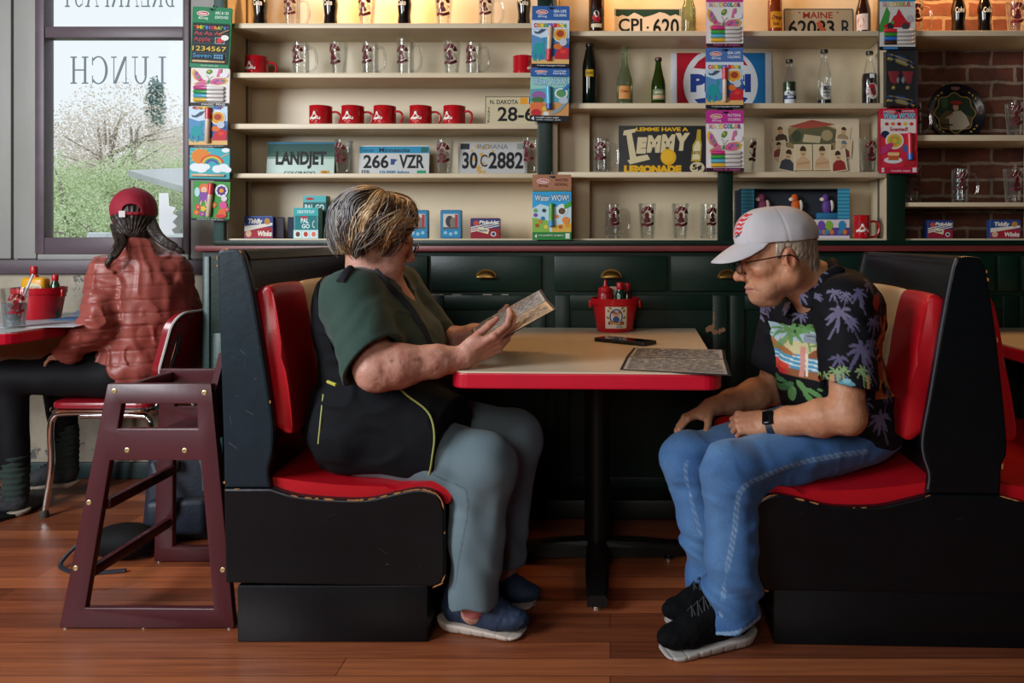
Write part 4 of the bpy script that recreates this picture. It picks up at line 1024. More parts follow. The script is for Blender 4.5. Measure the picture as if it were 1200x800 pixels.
bottle('soda_bottle', 'small bottle of green soda with a blue and white label', 'bottle', 925, 1, 1, longneck(.0295, .205, .5, .0125), m_clear, '#1d1714', a_bl, ('#27380d', .105))
def a_wl(ar): ar.ell(0, .062, .026, .036, '#d5d3cd'); ar.text('IBC', -.013, .066, .014, .084, flat('#1c1c20'), .03); ar.text('SODA', -.014, .052, .014, .061, flat('#1c1c20'), .02); ar.rect(-.012, .04, .012, .044, '#55555a')
bottle('soda_bottle', 'clear bottle with a round white label, middle of the three sodas', 'bottle', 966, 1, 1, longneck(.0315, .247, .5, .013), m_clear, '#1d1714', a_wl, ('#0f140f', .028))
def a_rb(ar): ar.ell(.002, .062, .028, .034, '#ded8d6'); ar.text('RR', -.014, .074, .016, .092, flat('#a3142c'), .05); ar.text('CLUB', -.016, .06, .018, .07, flat('#a3142c'), .03); ar.text('ROOT BEER', -.021, .047, .023, .056, flat('#a3142c'), .02); band(ar, .5, .118, .136, flat('#cfcfd4'), .02)
bottle('soda_bottle', 'brown root beer bottle with a round white and red label', 'bottle', 1019, 1, 1, longneck(.0335, .24, .5, .013), m_clear, '#1d1714', a_rb, ('#1d0a08', .14))

# ---- licence plates and signs
def panel(name, label, cat, px0, px1, pyt, bay, i, draw, base='#c9c6bb', Y=1.23, r=.012, lean=.10, th=.0025, h=None, group=None, part='plate', rough=.35):
    w_ = W(px1, Y)-W(px0, Y); hh = h or (Z(pyt, Y-.0)-base_z(bay, i))
    t = thing(name, label, cat, ((W(px0, Y)+W(px1, Y))/2, Y-hh*math.sin(lean)*.5, base_z(bay, i)+.0005), 0, group); t.rotation_euler = (-lean, 0, 0)
    mb = MB(); mb.prism(rrect(-w_/2, 0, w_/2, hh, r), 0, th, None); mb.build(part, flat(base, rough) if isinstance(base, str) else base, t)
    ar = Art(-w_/2, 0, w_, hh, y=0, step=.0002); draw(ar); ar.build('lettering', t); return t
def border(ar, col, t=.012, tz=.024):
    for a in ((.01, .01, .99, .01+tz), (.01, .99-tz, .99, .99), (.01, .01, .01+t, .99), (.99-t, .01, .99, .99)): ar.rect(*a, col); ar.l = 1
def bolts(ar, zs=(.9,), col='#8e8a80'):
    for z in zs:
        for x in (.23, .77): ar.ell(x, z, .018, .035, col, 10); ar.l -= 1
    ar.l += 1
PLG = 'licence plates on the shelves'
def d_co(ar):
    ar.rect(.0, .55, 1, .97, '#1f4a45'); ar.poly([(0, .62), (.08, .68), (.16, .63), (.26, .72), (.36, .64), (.5, .73), (.62, .65), (.76, .74), (.88, .66), (1, .7), (1, .5), (0, .5)], '#33594a'); ar.rect(0, .94, 1, 1, '#2f6f8e'); ar.rect(0, .5, 1, .56, '#86a395')
    ar.text('LANDJET', .13, .2, .88, .72, '#05080a', .045); ar.text('COLORADO', .26, .03, .72, .13, '#1d3a44', .02); ar.rect(.8, .03, .93, .15, '#c78c22'); ar.text('95', .83, .05, .9, .13, '#5a3a10', .02)
panel('license_plate', 'green mountain plate reading LANDJET', 'license plate', 313, 392, 166, 0, 3, d_co, '#8ca698', group=PLG)
def d_mn(ar):
    ar.rect(0, .74, 1, .96, '#1f7ea3'); ar.text('Minnesota', .28, .77, .72, .92, '#0c2430', .02); ar.text('EXPLORE', .05, .79, .2, .86, '#0c2430', .01); ar.rect(.88, .77, .98, .93, '#17584f')
    ar.text('266', .06, .24, .42, .69, '#07090b', .025); ar.text('VZR', .57, .24, .93, .69, '#07090b', .025); ar.poly([(.45, .36), (.5, .36), (.51, .46), (.545, .52), (.5, .55), (.45, .55)], '#1f3f78')
    ar.text('EEB', .04, .06, .15, .18, '#33383a', .01); ar.text('10,000 lakes', .3, .05, .72, .17, '#1f6a94', .01); ar.rect(.83, .04, .95, .17, '#1b8a62')
panel('license_plate', 'white plate with a blue top band reading 266 VZR', 'license plate', 421, 503, 170, 0, 3, d_mn, '#adaeac', group=PLG)
def star(ar, x, z, s, col, asp=2):
    pts = []
    for k in range(10):
        a = PI/2+k*PI/5; q = s if k % 2 == 0 else s*.45; pts.append((x+q*math.cos(a)/asp, z+q*math.sin(a)))
    ar.poly(pts, col); ar.l -= 1
def d_in(ar):
    for x, z, s in ((.27, .86, .08), (.36, .82, .09), (.44, .86, .08), (.2, .74, .06), (.24, .5, .1), (.3, .22, .12), (.36, .35, .09), (.43, .55, .06), (.5, .72, .06), (.34, .62, .1), (.17, .4, .05), (.32, .12, .1), (.38, .1, .07), (.52, .4, .05)): star(ar, x, z, s, '#b58e3c')
    ar.l += 1
    ar.text('INDIANA', .28, .79, .72, .93, '#5e6672', .005); ar.rect(.03, .78, .16, .95, '#23262b'); ar.rect(.85, .78, .97, .95, '#7d8a80')
    ar.text('30', .06, .2, .28, .7, '#080b11', .025); ar.text('C', .32, .26, .42, .62, '#141a24', .0); ar.text('2882', .44, .2, .94, .7, '#080b11', .025)
panel('license_plate', 'grey white plate with gold stars reading 30C2882', 'license plate', 537, 618, 166, 0, 3, d_in, '#a2a2a1', group=PLG)
def d_nd(ar):
    border(ar, '#2a2c2a'); ar.text('N. DAKOTA', .1, .74, .64, .88, '#1f2321', .02); ar.rect(.68, .74, .82, .95, '#d08f1e'); ar.rect(.85, .74, .97, .95, '#24406a'); ar.text('28-6', .25, .2, .95, .66, '#0a0d0d', .02)
    for k, c in enumerate('TRUCK'[::-1]): ar.text(c, .06, .16+k*.1, .1, .24+k*.1, '#1f2321', .02); ar.l -= 1
    ar.l += 1; ar.text('PEACE GARDEN STATE', .1, .03, .9, .11, '#1f2321', .01)
panel('license_plate', 'yellowish plate reading 28-6 half behind the blue packs', 'license plate', 568, 629, 112, 0, 2, d_nd, '#b9ad8c', group=PLG)
def d_cpj(ar):
    ar.poly([(0, 1), (0, .76), (.06, .72), (.12, .78), (.2, .72), (.3, .86), (.36, .8), (.44, .7), (.52, .74), (.6, .8), (.68, .88), (.76, .84), (.84, .74), (.92, .8), (1, .72), (1, 1)], '#17392c'); ar.text('CPJ', .06, .06, .42, .66, '#0a110f', .02); ar.ell(.5, .34, .02, .04, '#17231f'); ar.text('620', .58, .06, .97, .66, '#0a110f', .02); border(ar, '#d8d0bd', .008, .015)
panel('license_plate', 'white plate with a green mountain skyline reading CPJ-620', 'license plate', 720, 798, 9.5, 1, 0, d_cpj, '#cfc4ae', group=PLG)
def d_me(ar):
    border(ar, '#2a2b2b', .012, .03); ar.text('MAINE', .28, .66, .7, .88, '#7c2022', .02); ar.text('62083', .07, .06, .72, .6, '#090d14', .02); ar.text('R', .82, .06, .95, .6, '#17202c', .01); bolts(ar, (.86,), '#8a5a34')
    ar.poly([(.46, .5), (.52, .58), (.55, .4), (.62, .1), (.55, .12), (.5, .3)], '#9a4a35')
panel('license_plate', 'tan plate reading MAINE 62083 R', 'license plate', 918, 1001, 9.5, 1, 0, d_me, '#9a9078', group=PLG)
def clamp_z(pts, a=0.0, b_=1.0): return [(x, min(b_, max(a, z))) for x, z in pts]
def d_pep(ar):
    ar.rect(0, 0, .06, 1, '#cfd3d8'); ar.rect(.06, 0, .45, 1, '#b0122a'); ar.rect(.45, 0, .94, 1, '#1a6da8'); ar.rect(.94, 0, 1, 1, '#c7ccd1')
    cx, cz, rx, rz = .495, .47, .37, .63
    ar.poly(clamp_z([(cx+rx*math.cos(2*PI*k/48), cz+rz*math.sin(2*PI*k/48)) for k in range(48)]), '#d9dce0')
    up_ = [(cx-.27, .74), (cx-.22, .86), (cx-.1, 1.0), (cx+.1, 1.0), (cx+.22, .9), (cx+.27, .78), (cx+.12, .82), (cx-.05, .78), (cx-.16, .72)]; ar.poly(up_, '#b0122a'); ar.l -= 1
    dn = [(cx-.26, .2), (cx-.1, .24), (cx+.06, .2), (cx+.18, .26), (cx+.27, .22), (cx+.2, .08), (cx+.1, 0), (cx-.1, 0), (cx-.2, .08)]; ar.poly(dn, '#1f3d86')
    ar.text('PEPSI', cx-.3, .32, cx+.3, .64, '#23408c', .06)
panel('soda_sign', 'red and blue soda sign with a white circle behind the hanging packs', 'sign', 786, 904, 54, 1, 1, d_pep, '#cfd3d8', Y=1.322, r=.003, lean=.03, h=.262, part='sign_panel', rough=.25)
def d_lem(ar):
    ar.text('LEMME HAVE A', .2, .885, .8, .965, '#d8a91c', .04)
    cr_ = '#cdbf98'
    ar.poly([(.06, .9), (.2, .94), (.19, .86), (.15, .85), (.2, .36), (.33, .4), (.36, .3), (.13, .2), (.1, .28), (.13, .3), (.09, .8), (.05, .8)], cr_); ar.l -= 1
    def let(ch, x0, z0, x1, z1): ar.text(ch, x0, z0, x1, z1, cr_, .09, .06); ar.l -= 1
    let('E', .2, .42, .31, .76); let('M', .32, .44, .47, .8); let('M', .48, .44, .63, .82); let('Y', .63, .48, .80, .85)
    ar.l += 1; ar.ell(.57, .35, .09, .17, '#d9a21a'); ar.ell(.56, .36, .07, .13, '#e0b02c')
    ar.text('LEMONADE', .06, .02, .72, .18, '#d9a51b', .08)
    ar.poly([(.83, .26), (.85, .6), (.89, .72), (.905, .92), (.945, .92), (.945, .72), (.955, .62), (.94, .26)], '#b59a2e'); ar.poly([(.845, .3), (.862, .56), (.9, .68), (.925, .68), (.94, .6), (.928, .3)], '#d7cda6'); ar.text('Lemmy', .845, .38, .935, .5, '#15161a', .03); ar.text('Lemmy', .85, .39, .93, .49, '#caa53a', .0)
    ar.ell(.9, .13, .085, .12, '#cdbf98'); ar.text('5¢', .845, .06, .955, .2, '#15161a', .04)
panel('lemonade_sign', 'black and yellow lemonade sign on the shelf above the glasses', 'sign', 725, 827, 147, 1, 2, d_lem, '#11131a', r=.004, lean=.06, part='sign_panel')
def portrait(ar, x, z, w_, h_, skin, hair, dress, bgc='#cbb996', bare=False, rot=0):
    c, s_ = math.cos(rot), math.sin(rot)
    asp = 2.05
    def p(u, v): return (x+(u*c*w_-v*s_*h_/asp), z+(u*s_*w_*asp+v*c*h_))
    ar.poly([p(-.5, -.5), p(.5, -.5), p(.5, .5), p(-.5, .5)], '#d9cbb0'); ar.poly([p(-.46, -.47), p(.46, -.47), p(.46, .47), p(-.46, .47)], bgc)
    ar.poly([p(-.42, -.46), p(-.36, -.12), p(-.12, .02), p(.12, .02), p(.36, -.12), p(.42, -.46)], skin if bare else dress)
    ar.poly([p(.16*math.cos(2*PI*k/14), .18+.19*math.sin(2*PI*k/14)) for k in range(14)], skin)
    ar.poly([p(.18*math.cos(PI*k/10), .24+.2*math.sin(PI*k/10)) for k in range(11)], hair)
    ar.poly([p(-.09, .1), p(.09, .1), p(.06, .13), p(-.06, .13)], hair)
    if bare: ar.poly([p(-.36, -.22), p(.34, -.16), p(.36, -.24), p(-.34, -.32)], '#b3906b')
def d_por(ar):
    ar.ell(.5, .47, .44, .46, '#b9a27a', 36); ar.ell(.5, .49, .40, .42, '#8f7d58', 36)
    ar.poly([(.22, .62), (.34, .82), (.6, .9), (.8, .78), (.8, .6), (.6, .5), (.36, .48)], '#5d5a3f'); ar.poly([(.4, .58), (.58, .56), (.6, .68), (.42, .72)], '#b7a988'); ar.poly([(.25, .86), (.5, .98), (.75, .9), (.6, .85), (.42, .82)], '#9c4b3a'); ar.ell(.34, .68, .05, .11, '#3f4a35'); ar.ell(.66, .7, .06, .1, '#9c8e66')
    sk, hr = '#c3a07c', '#3d2c20'
    portrait(ar, .17, .72, .16, .32, sk, '#6b5233', '#4a3a2c', rot=.12); portrait(ar, .83, .72, .15, .3, sk, hr, '#9c8466', rot=-.15)
    portrait(ar, .15, .45, .15, .3, sk, hr, '#7d3c34', rot=.1); portrait(ar, .83, .46, .17, .33, sk, '#5a7480', '#74352f', rot=-.1)
    portrait(ar, .24, .26, .18, .42, sk, hr, '#3f4045', rot=-.18); portrait(ar, .4, .3, .19, .46, sk, hr, '', bare=True); portrait(ar, .6, .3, .19, .46, sk, '#4d3c2c', '', bare=True); portrait(ar, .77, .24, .17, .4, sk, hr, '#8d2d2b', rot=.12)
panel('portrait_print', 'framed vintage print of eight small portraits', 'picture', 896, 1007, 139, 1, 2, d_por, '#cdbfa4', r=.002, lean=.05, part='print_board')

# ---- round tray
tr = thing('round_tray', 'dark round painted tray with a seated lady, standing against the brick', 'tray', (W(1122, 1.29), 1.29, base_z(2, 1)+.0005), 0); tr.rotation_euler = (-.1, 0, 0)
R_ = (W(1156, 1.29)-W(1088, 1.29))/2; T = Matrix.Translation((0, 0, R_)) @ Matrix.Rotation(PI/2, 4, 'X')
mb = MB(); mb.lathe([(0, -.012), (R_*.72, -.012), (R_*.8, -.006), (R_*.97, .006), (R_, .007), (R_, .004), (R_*.8, -.011), (R_*.72, -.016), (0, -.016)], None, 48, T, cap=False); mb.build('tray_body', mat('black_tin', '#0e1018', .25), tr)
ar = Art(0, R_, R_, R_, y=.0115, step=.0003)
sc = [(.69*(1+.07*math.cos(8*a))*math.cos(a), .69*(1+.07*math.cos(8*a))*math.sin(a)) for a in [2*PI*k/64 for k in range(64)]]
ar.poly(sc, '#a98a42'); ar.poly([(x*.95, z*.95) for x, z in sc], '#2b3a2a')
ar.poly([(-.6, -.2), (-.3, .1), (.1, .0), (.6, -.15), (.5, -.45), (.2, -.6), (-.3, -.58)], '#5d5038'); ar.poly([(-.2, -.6), (-.22, -.2), (-.05, .05), (.2, .08), (.38, -.1), (.5, -.42), (.25, -.6)], '#c2b5a3'); ar.poly([(-.05, .0), (-.3, -.15), (-.33, -.22), (-.1, -.14)], '#b99a80')
ar.ell(.03, .2, .1, .13, '#c39a7c'); ar.ell(.06, .27, .14, .12, '#5b2c1c', 16, 0, 180); ar.ell(.05, .36, .22, .07, '#9a2f2c'); ar.ell(-.35, .35, .12, .2, '#3f5a3a'); ar.rect(-.5, -.45, -.1, -.4, '#3a2416')
ar.build('painting', tr)
ar = Art(0, R_, R_, R_, y=-.001, step=.0003)
for a, c in ((90, '#7d5a58'), (5, '#7d5a58'), (185, '#7d5a58'), (270, '#7d5a58')): ar.ell(.86*math.cos(math.radians(a)), .86*math.sin(math.radians(a)), .16 if a in (90, 270) else .09, .09 if a in (90, 270) else .16, c, 16); ar.l -= 1
for a in (45, 135, 225, 315):
    for d in (-10, 0, 10): ar.ell(.84*math.cos(math.radians(a+d)), .84*math.sin(math.radians(a+d)), .05, .03, '#b08d3c', 8, rot=a+60+d*3); ar.l -= 1
ar.build('rim_ornament', tr)

# ---- tins and boxes
def tin(name, label, px0, px1, pyt, bay, i, draw, base, d=.03, Y=1.16, rz=0, group=None, cat='tin', rr_=.006):
    w_ = W(px1, Y)-W(px0, Y); h = Z(pyt, Y)-base_z(bay, i)
    t = thing(name, label, cat, ((W(px0, Y)+W(px1, Y))/2, Y, base_z(bay, i)+.0005), rz, group)
    mb = MB(); mb.prism(rrect(-w_/2, 0, w_/2, h, rr_), 0, d, None, bevel=.002); mb.build('tin_body' if cat == 'tin' else 'box', flat(base, .3), t)
    ar = Art(-w_/2, 0, w_, h, y=0, step=.0002); draw(ar); ar.build('print', t); return t
def d_tw(ar):
    ar.rect(.02, .5, .98, .97, '#27427e'); ar.rect(.02, .03, .98, .5, '#9c2230'); ar.poly([(.02, .32), (.98, .58), (.98, .7), (.02, .55)], '#d6cfc4')
    ar.text('Tiddly', .12, .6, .62, .88, '#e3ddd2', .04, .1); ar.text('Winks', .45, .1, .95, .34, '#e3ddd2', .04, .1); ar.ell(.16, .22, .1, .15, '#c9a68a'); ar.ell(.8, .76, .1, .14, '#b0803c')
def d_pu(ar):
    ar.rect(.02, .5, .98, .97, '#26376e'); ar.rect(.02, .03, .98, .5, '#8a1c2c')
    for k in range(3): ar.poly([(.02, .3+k*.1), (.98, .62+k*.1), (.98, .66+k*.1), (.02, .36+k*.1)], '#d8d2c8'); ar.l -= 1
    ar.l += 1; ar.ell(.2, .75, .1, .13, '#b44a3a'); ar.text('Pick-Up', .3, .68, .92, .88, '#e3ddd2', .04, .1); ar.poly([(.25, .35), (.6, .22), (.64, .44), (.3, .58)], '#d8cda8'); ar.text('Sticks', .3, .34, .58, .46, '#26376e', .03, -.05); ar.ell(.78, .22, .09, .12, '#d8d2c8'); ar.ell(.78, .22, .06, .08, '#26376e')
def d_bl(ar):
    ar.rect(.06, .05, .94, .95, '#2b7fa8'); ar.rect(.14, .34, .86, .86, '#c6beb4'); ar.ell(.45, .6, .2, .2, '#3a3a3c'); ar.ell(.62, .56, .16, .18, '#77706a'); ar.rect(.7, .4, .84, .84, '#a8323a'); ar.rect(.14, .34, .86, .4, '#5b5450')
    for x, z in ((.25, .2), (.5, .16), (.75, .2)): ar.ell(x, z, .09, .06, '#8cb8d0'); ar.l -= 1
TG = 'small tins on the bottom board of the left bay'
tin('game_tin', 'blue and red tiddly winks tin at the left end of the bottom board', 286, 320, 253, 0, 4, d_tw, '#27427e', group=TG)
for k, (px, c) in enumerate(((325, '#3c3548'), (338, '#29334e'))):
    tin('game_tin', ['tin standing edgewise right behind the tiddly winks tin', 'dark blue tin standing edgewise beside the teal boxes'][k], px-11, px+11, 254.5, 0, 4, lambda ar: ar.rect(.05, .1, .95, .9, '#6b5d46'), c, Y=1.22+.03*k, rz=-1.25, group=TG)
tin('game_tin', 'light blue picture tin half behind the reading woman', 478, 501.5, 246, 0, 4, d_bl, '#1f6a94', group=TG)
tin('game_tin', 'light blue picture tin standing clear of the woman', 516, 540.5, 246, 0, 4, d_bl, '#1f6a94', group=TG)
tin('game_tin', 'striped blue and red tin next to the light blue picture tin', 551, 586, 255.5, 0, 4, d_pu, '#8a1c2c', group=TG)
tin('game_tin', 'striped blue and red tin in the brick bay', 1087, 1117, 258, 2, 3, d_pu, '#26376e', d=.05, group='tins in the brick bay')
tin('game_tin', 'tiddly winks tin at the right edge of the brick bay', 1160, 1196, 257.5, 2, 3, d_tw, '#27427e', group='tins in the brick bay')
def d_pal(ar):
    ar.rect(0, .74, 1, 1, '#3aa5a6'); ar.text('CREATIVE PLAY', .15, .82, .85, .92, '#d7ecea', .02); ar.rect(.06, .28, .94, .74, '#17757a'); ar.ell(.42, .68, .14, .05, '#b8262f'); ar.text('PAL', .3, .5, .62, .66, '#d7ecea', .03); ar.text('GO', .34, .33, .66, .47, '#d7ecea', .03); ar.arc(.86, .46, .1, .12, .03, 90, 270, '#d0dcd0'); ar.rect(0, 0, 1, .28, '#b7d9d8')
    for x, c in ((.18, '#6b3b2c'), (.5, '#b5412f'), (.82, '#d77063')): ar.ell(x, .14, .13, .11, '#e9eceb'); ar.ell(x, .14, .09, .085, c)
tin('toy_box', 'teal toy box in front with three round pictures', 344, 373, 243.5, 0, 4, d_pal, '#1b7f84', d=.05, cat='box', rr_=.001, Y=1.14)
def d_pal2(ar): ar.rect(0, .86, .98, 1, '#4fb0b2'); ar.ell(.3, .93, .18, .03, '#b8262f'); ar.rect(.03, .62, .97, .84, '#0f5f60'); ar.text('PAL GO', .08, .66, .9, .8, '#cfe6e2', .03)
tin('toy_box', 'taller teal toy box standing behind the other', 355, 382.5, 229.5, 0, 4, d_pal2, '#125a58', d=.05, cat='box', rr_=.001, Y=1.215)
# boxed wooden toys with window
Yb = 1.2
tx = thing('toy_box', 'wide blue box of wooden animal toys above the man\'s cap', 'box', (W(932, Yb), Yb, base_z(1, 3)+.0005), 0)
w_ = W(996, Yb)-W(869, Yb); h = Z(221, Yb)-base_z(1, 3)
mb = MB(); mb.box((-w_/2, .0, 0), (w_/2, .06, .004)); mb.box((-w_/2, .055, 0), (w_/2, .06, h)); mb.box((-w_/2, 0, h-.004), (w_/2, .06, h)); mb.box((-w_/2, 0, 0), (-w_/2+.045, .06, h)); mb.box((w_/2-.04, 0, 0), (w_/2, .06, h)); mb.box((-w_/2, 0, 0), (w_/2, .006, h*.38))
mb.box((-w_/2-.02, .02, h*.1), (-w_/2, .06, h*.97)); mb.build('box', flat('#2a3038'), tx)
ar = Art(-w_/2, 0, w_, h, y=0, step=.0002)
for x0, x1 in ((0, .12), (.89, 1)):
    ar.rect(x0, .38, x1, 1, '#2e7fa0')
    for k in range(8): ar.rect(x0, .42+k*.072, x1, .445+k*.072, '#4fa0ba'); ar.l -= 1
    ar.l += 1
ar.rect(0, 0, 1, .38, '#cfc9d0'); ar.rect(.3, .06, 1, .22, '#5b3f8a')
for x, c in ((.64, '#b0793c'), (.74, '#6d4aa0'), (.81, '#7fae3c'), (.93, '#2f86b0')):
    ar.ell(x, .26, .035, .1, c); ar.ell(x-.02, .13, .022, .05, '#3a7fb0'); ar.ell(x+.025, .13, .022, .05, '#c8743a')
ar.ell(.64, .3, .045, .08, '#cf5a24'); ar.ell(.64, .3, .03, .05, '#e7ddd0'); ar.ell(.64, .3, .018, .03, '#cf5a24')
ar.build('print', tx)
for x, c, c2 in ((-.135, '#8a3f5c', '#2c2140'), (.01, '#c2581f', '#4d8a2f'), (.145, '#5b3a80', '#2a6a94')):
    mb = MB(); mb.rbox((x-.045, .012, h*.38), (x+.045, .05, h*.52), .006, flat(c2)); mb.sphere((x, .03, h*.64), (.022, .014, .034), flat(c)); mb.sphere((x-.006, .028, h*.82), (.016, .012, .018), flat(c)); mb.sphere((x-.02, .028, h*.79), (.012, .009, .009), flat('#d9c9b8')); mb.sphere((x+.02, .03, h*.66), (.012, .01, .026), flat('#d9d0c4')); mb.build('toy_animal', None, tx)

# ---- hanging activity packs
m_hook = flat('#101312', .4)
def pack(label, px0, py0, px1, py1, hdr, draw, tilt=0, base='#d9d6d0', markers=None, name='activity_pack', Y=1.066, hole=True, cat='activity pack'):
    w_ = W(px1, Y)-W(px0, Y); h = Z(py0, Y)-Z(py1, Y)
    t = thing(name, label, cat, ((W(px0, Y)+W(px1, Y))/2, Y, Z(py0, Y)), 0, 'activity packs hanging in columns'); t.rotation_euler = (0, tilt, 0)
    mb = MB(); mb.prism(rrect(-w_/2, -h, w_/2, 0, .006), 0, .007, None); mb.build('card', flat(base), t)
    ar = Art(-w_/2, -h, w_, h, y=0, step=.00025)
    if hdr:
        ar.rect(.0, 1-hdr[1], 1, .995, hdr[0])
        if hdr[1] > .1:
            zc = 1-hdr[1]*.42
            ar.ell(.27, zc, .16, hdr[1]*.16, '#d8d4ce'); ar.ell(.27, zc, .14, hdr[1]*.12, '#b01c2c'); ar.l -= 1
            ar.text('Melissa', .17, zc-hdr[1]*.07, .37, zc+hdr[1]*.07, '#e8e2da', .02); ar.text('&Doug', .16, zc-hdr[1]*.4, .4, zc-hdr[1]*.2, hdr[2], .01)
            ar.text(hdr[3], .58, zc-hdr[1]*.02, .92, zc+hdr[1]*.16, hdr[2], .02); ar.l -= 1; ar.text(hdr[4], .58, zc-hdr[1]*.3, .92, zc-hdr[1]*.12, hdr[2], .02)
    draw(ar); ar.build('print', t)
    if hole and hdr and hdr[1] > .1:
        mb = MB(); mb.tube([(0, .010, .012), (0, .010, -.006), (0, -.004, -.012), (0, -.012, -.010)], .003, None, 6); mb.rbox((-.012, -.002, -.012), (.014, -.0006, -.006), .0005); mb.build('hook', m_hook, t)
    for mk in (markers or []):
        # (x0, z0, x1, z1, radius frac of width, body colour, cap colour, cap share, cap at start?)
        x0, z0, x1, z1, r, bc, cc, sh_ = mk
        a = Vector((-w_/2+x0*w_, -r*w_*.7, -h+z0*h)); b_ = Vector((-w_/2+x1*w_, -r*w_*.7, -h+z1*h)); d = b_-a; mid = a+d*sh_
        mb = MB(); R2 = r*w_
        mb.tube([a, a+d*.02, mid, mid+d*.001], [R2*.8, R2*1.05, R2*1.05, R2*1.05], flat(cc, .3), 10); mb.tube([mid, b_-d*.03, b_], [R2*.92, R2*.92, R2*.6], flat(bc, .3), 10); mb.build('marker', None, t)
    return t
def rainbow_text(ar, s, x0, z0, x1, z1, cols, bold=.05, outline='#3c3a3c'):
    n = len(s); wd = (x1-x0)/n
    for k, c in enumerate(s):
        if c == ' ': continue
        ar.text(c, x0+k*wd-.004, z0-.004, x0+(k+.9)*wd+.004, z1+.004, outline, bold+.03); ar.l -= 1
    ar.l += 1
    for k, c in enumerate(s):
        if c == ' ': continue
        ar.text(c, x0+k*wd, z0, x0+(k+.9)*wd, z1, cols[k % len(cols)], bold); ar.l -= 1
    ar.l += 1
BOW = ['#c8283a', '#d98a2a', '#d9c23a', '#5a9a3a', '#3a7fc0', '#8a4aa0']
def butterfly(ar, z0, z1):
    H = lambda v: z0+(z1-z0)*v
    for q, c, s_ in ((1, '#c9a82c', 1.0), (0, '#c0628c', .86)):
        ar.poly([(.42+(x-.42)*s_, H(.28+(v-.28)*s_)) for x, v in ((.42, .3), (.3, .38), (.12, .9), (.05, .95), (.02, .7), (.08, .4), (.18, .28), (.3, .22))], c)
        ar.poly([(.5+(x-.5)*s_, H(.24+(v-.24)*s_)) for x, v in ((.48, .3), (.62, .46), (.84, .5), (.97, .36), (.9, .16), (.7, .06), (.5, .12))], c)
        ar.poly([(.36+(x-.36)*s_, H(.1+(v-.1)*s_)) for x, v in ((.4, .25), (.2, .25), (.08, .14), (.1, .02), (.3, .0), (.42, .1))], c)
    for x, v, a, c in ((.14, .7, 60, '#7f5a9a'), (.2, .5, 50, '#4a8a6a'), (.68, .32, 10, '#7f5a9a'), (.82, .32, -5, '#4a8a6a'), (.24, .34, 40, '#b13a6a'), (.62, .22, -10, '#b13a6a')): ar.ell(x, H(v), .05, .03*(z1-z0)*2, c, 10, rot=a); ar.l -= 1
    ar.l += 1; ar.ell(.455, H(.24), .03, .12*(z1-z0), '#3f8a4a', 12, rot=-20); ar.line([(.46, H(.36)), (.44, H(.55)), (.4, H(.6))], .008, '#333333'); ar.line([(.47, H(.36)), (.54, H(.52)), (.58, H(.54))], .008, '#333333')
    ar.ell(.47, H(.8), .08, .12*(z1-z0), '#4f8a3f', 12, rot=30); ar.ell(.47, H(.82), .03, .05*(z1-z0), '#c9a82c'); ar.poly([(.72, H(.95)), (.8, H(.98)), (.78, H(.6)), (.66, H(.52))], '#c46a90'); ar.ell(.86, H(.62), .11, .14*(z1-z0), '#dcd3de')
def markers4(cols, zb, zt, x0=.12, x1=.93, sh_=.46):
    out = []
    for k, c in enumerate(cols):
        z = zt-(zt-zb)*(k+.5)/4; out.append((x0, z, x1, z, .052, '#d9d5d2', c, sh_))
    return out
def d_scr(ar):
    ar.rect(.03, .06, .97, .72, '#10191c'); ar.rect(.0, 0, 1, .06, '#1d7a52')
    for k in range(30): ar.rect(.03+k*.031, .715, .045+k*.031, .735, '#0f3a2a'); ar.l -= 1
    ar.l += 1; rainbow_text(ar, '*ScratchArt*', .05, .635, .97, .69, BOW, .05, '#10191c')
    for z in (.62, .565, .48, .4, .32, .24, .2): ar.line([(.05, z), (.95, z)], .003, '#5b7d84'); ar.l -= 1
    ar.l += 1; ar.text('Aa Aa Aa', .08, .53, .8, .6, '#b03a44', .01); ar.text('Apple', .08, .41, .5, .5, '#b03a44', .01); ar.rect(.62, .4, .86, .5, '#d8d8d0'); ar.rect(.63, .405, .85, .495, '#10191c'); ar.ell(.74, .45, .08, .04, '#c02a30'); ar.ell(.87, .5, .1, .045, '#d9dad2')
    ar.text('1234567', .06, .27, .92, .35, '#d0b040', .01); ar.text('Seven', .08, .16, .55, .23, '#3f8ab8', .01); ar.rect(.6, .14, .86, .23, '#23405a')
    for k in range(8): ar.ell(.64+(k % 4)*.06, .165+(k//4)*.04, .02, .012, '#6ab0d0', 8); ar.l -= 1
    ar.l += 1; ar.line([(.72, .56), (.97, .63)], .015, '#b08a50')
    ar.text('Scratch pad & stick', .3, .015, .75, .04, '#cfe0d4', .01)
pack('green scratch art pack at the top of the column beside the window', 226, 8.5, 272, 79.5, ('#157348', .26, '#cfe6d6', 'ABC & 123', 'SCRATCH PAD'), d_scr, .05, '#157348', [(.07, .1, .9, .1, .03, '#b89a70', '#c2a67c', .5)])
def d_bfly2(ar): butterfly(ar, .52, 1.0); ar.rect(0, 0, 1, .08, '#171a22'); ar.text('MAGIC PENS', .3, .01, .9, .06, '#d9d6d0', .01)
pack('butterfly colouring pack with four pens, second below the green one', 224, 80, 269.5, 124, None, d_bfly2, .02, '#d6d3ce', markers4(['#b0447a', '#2f8a44', '#4a96b8', '#cfa63a'], .1, .52, .1, .88, .44))
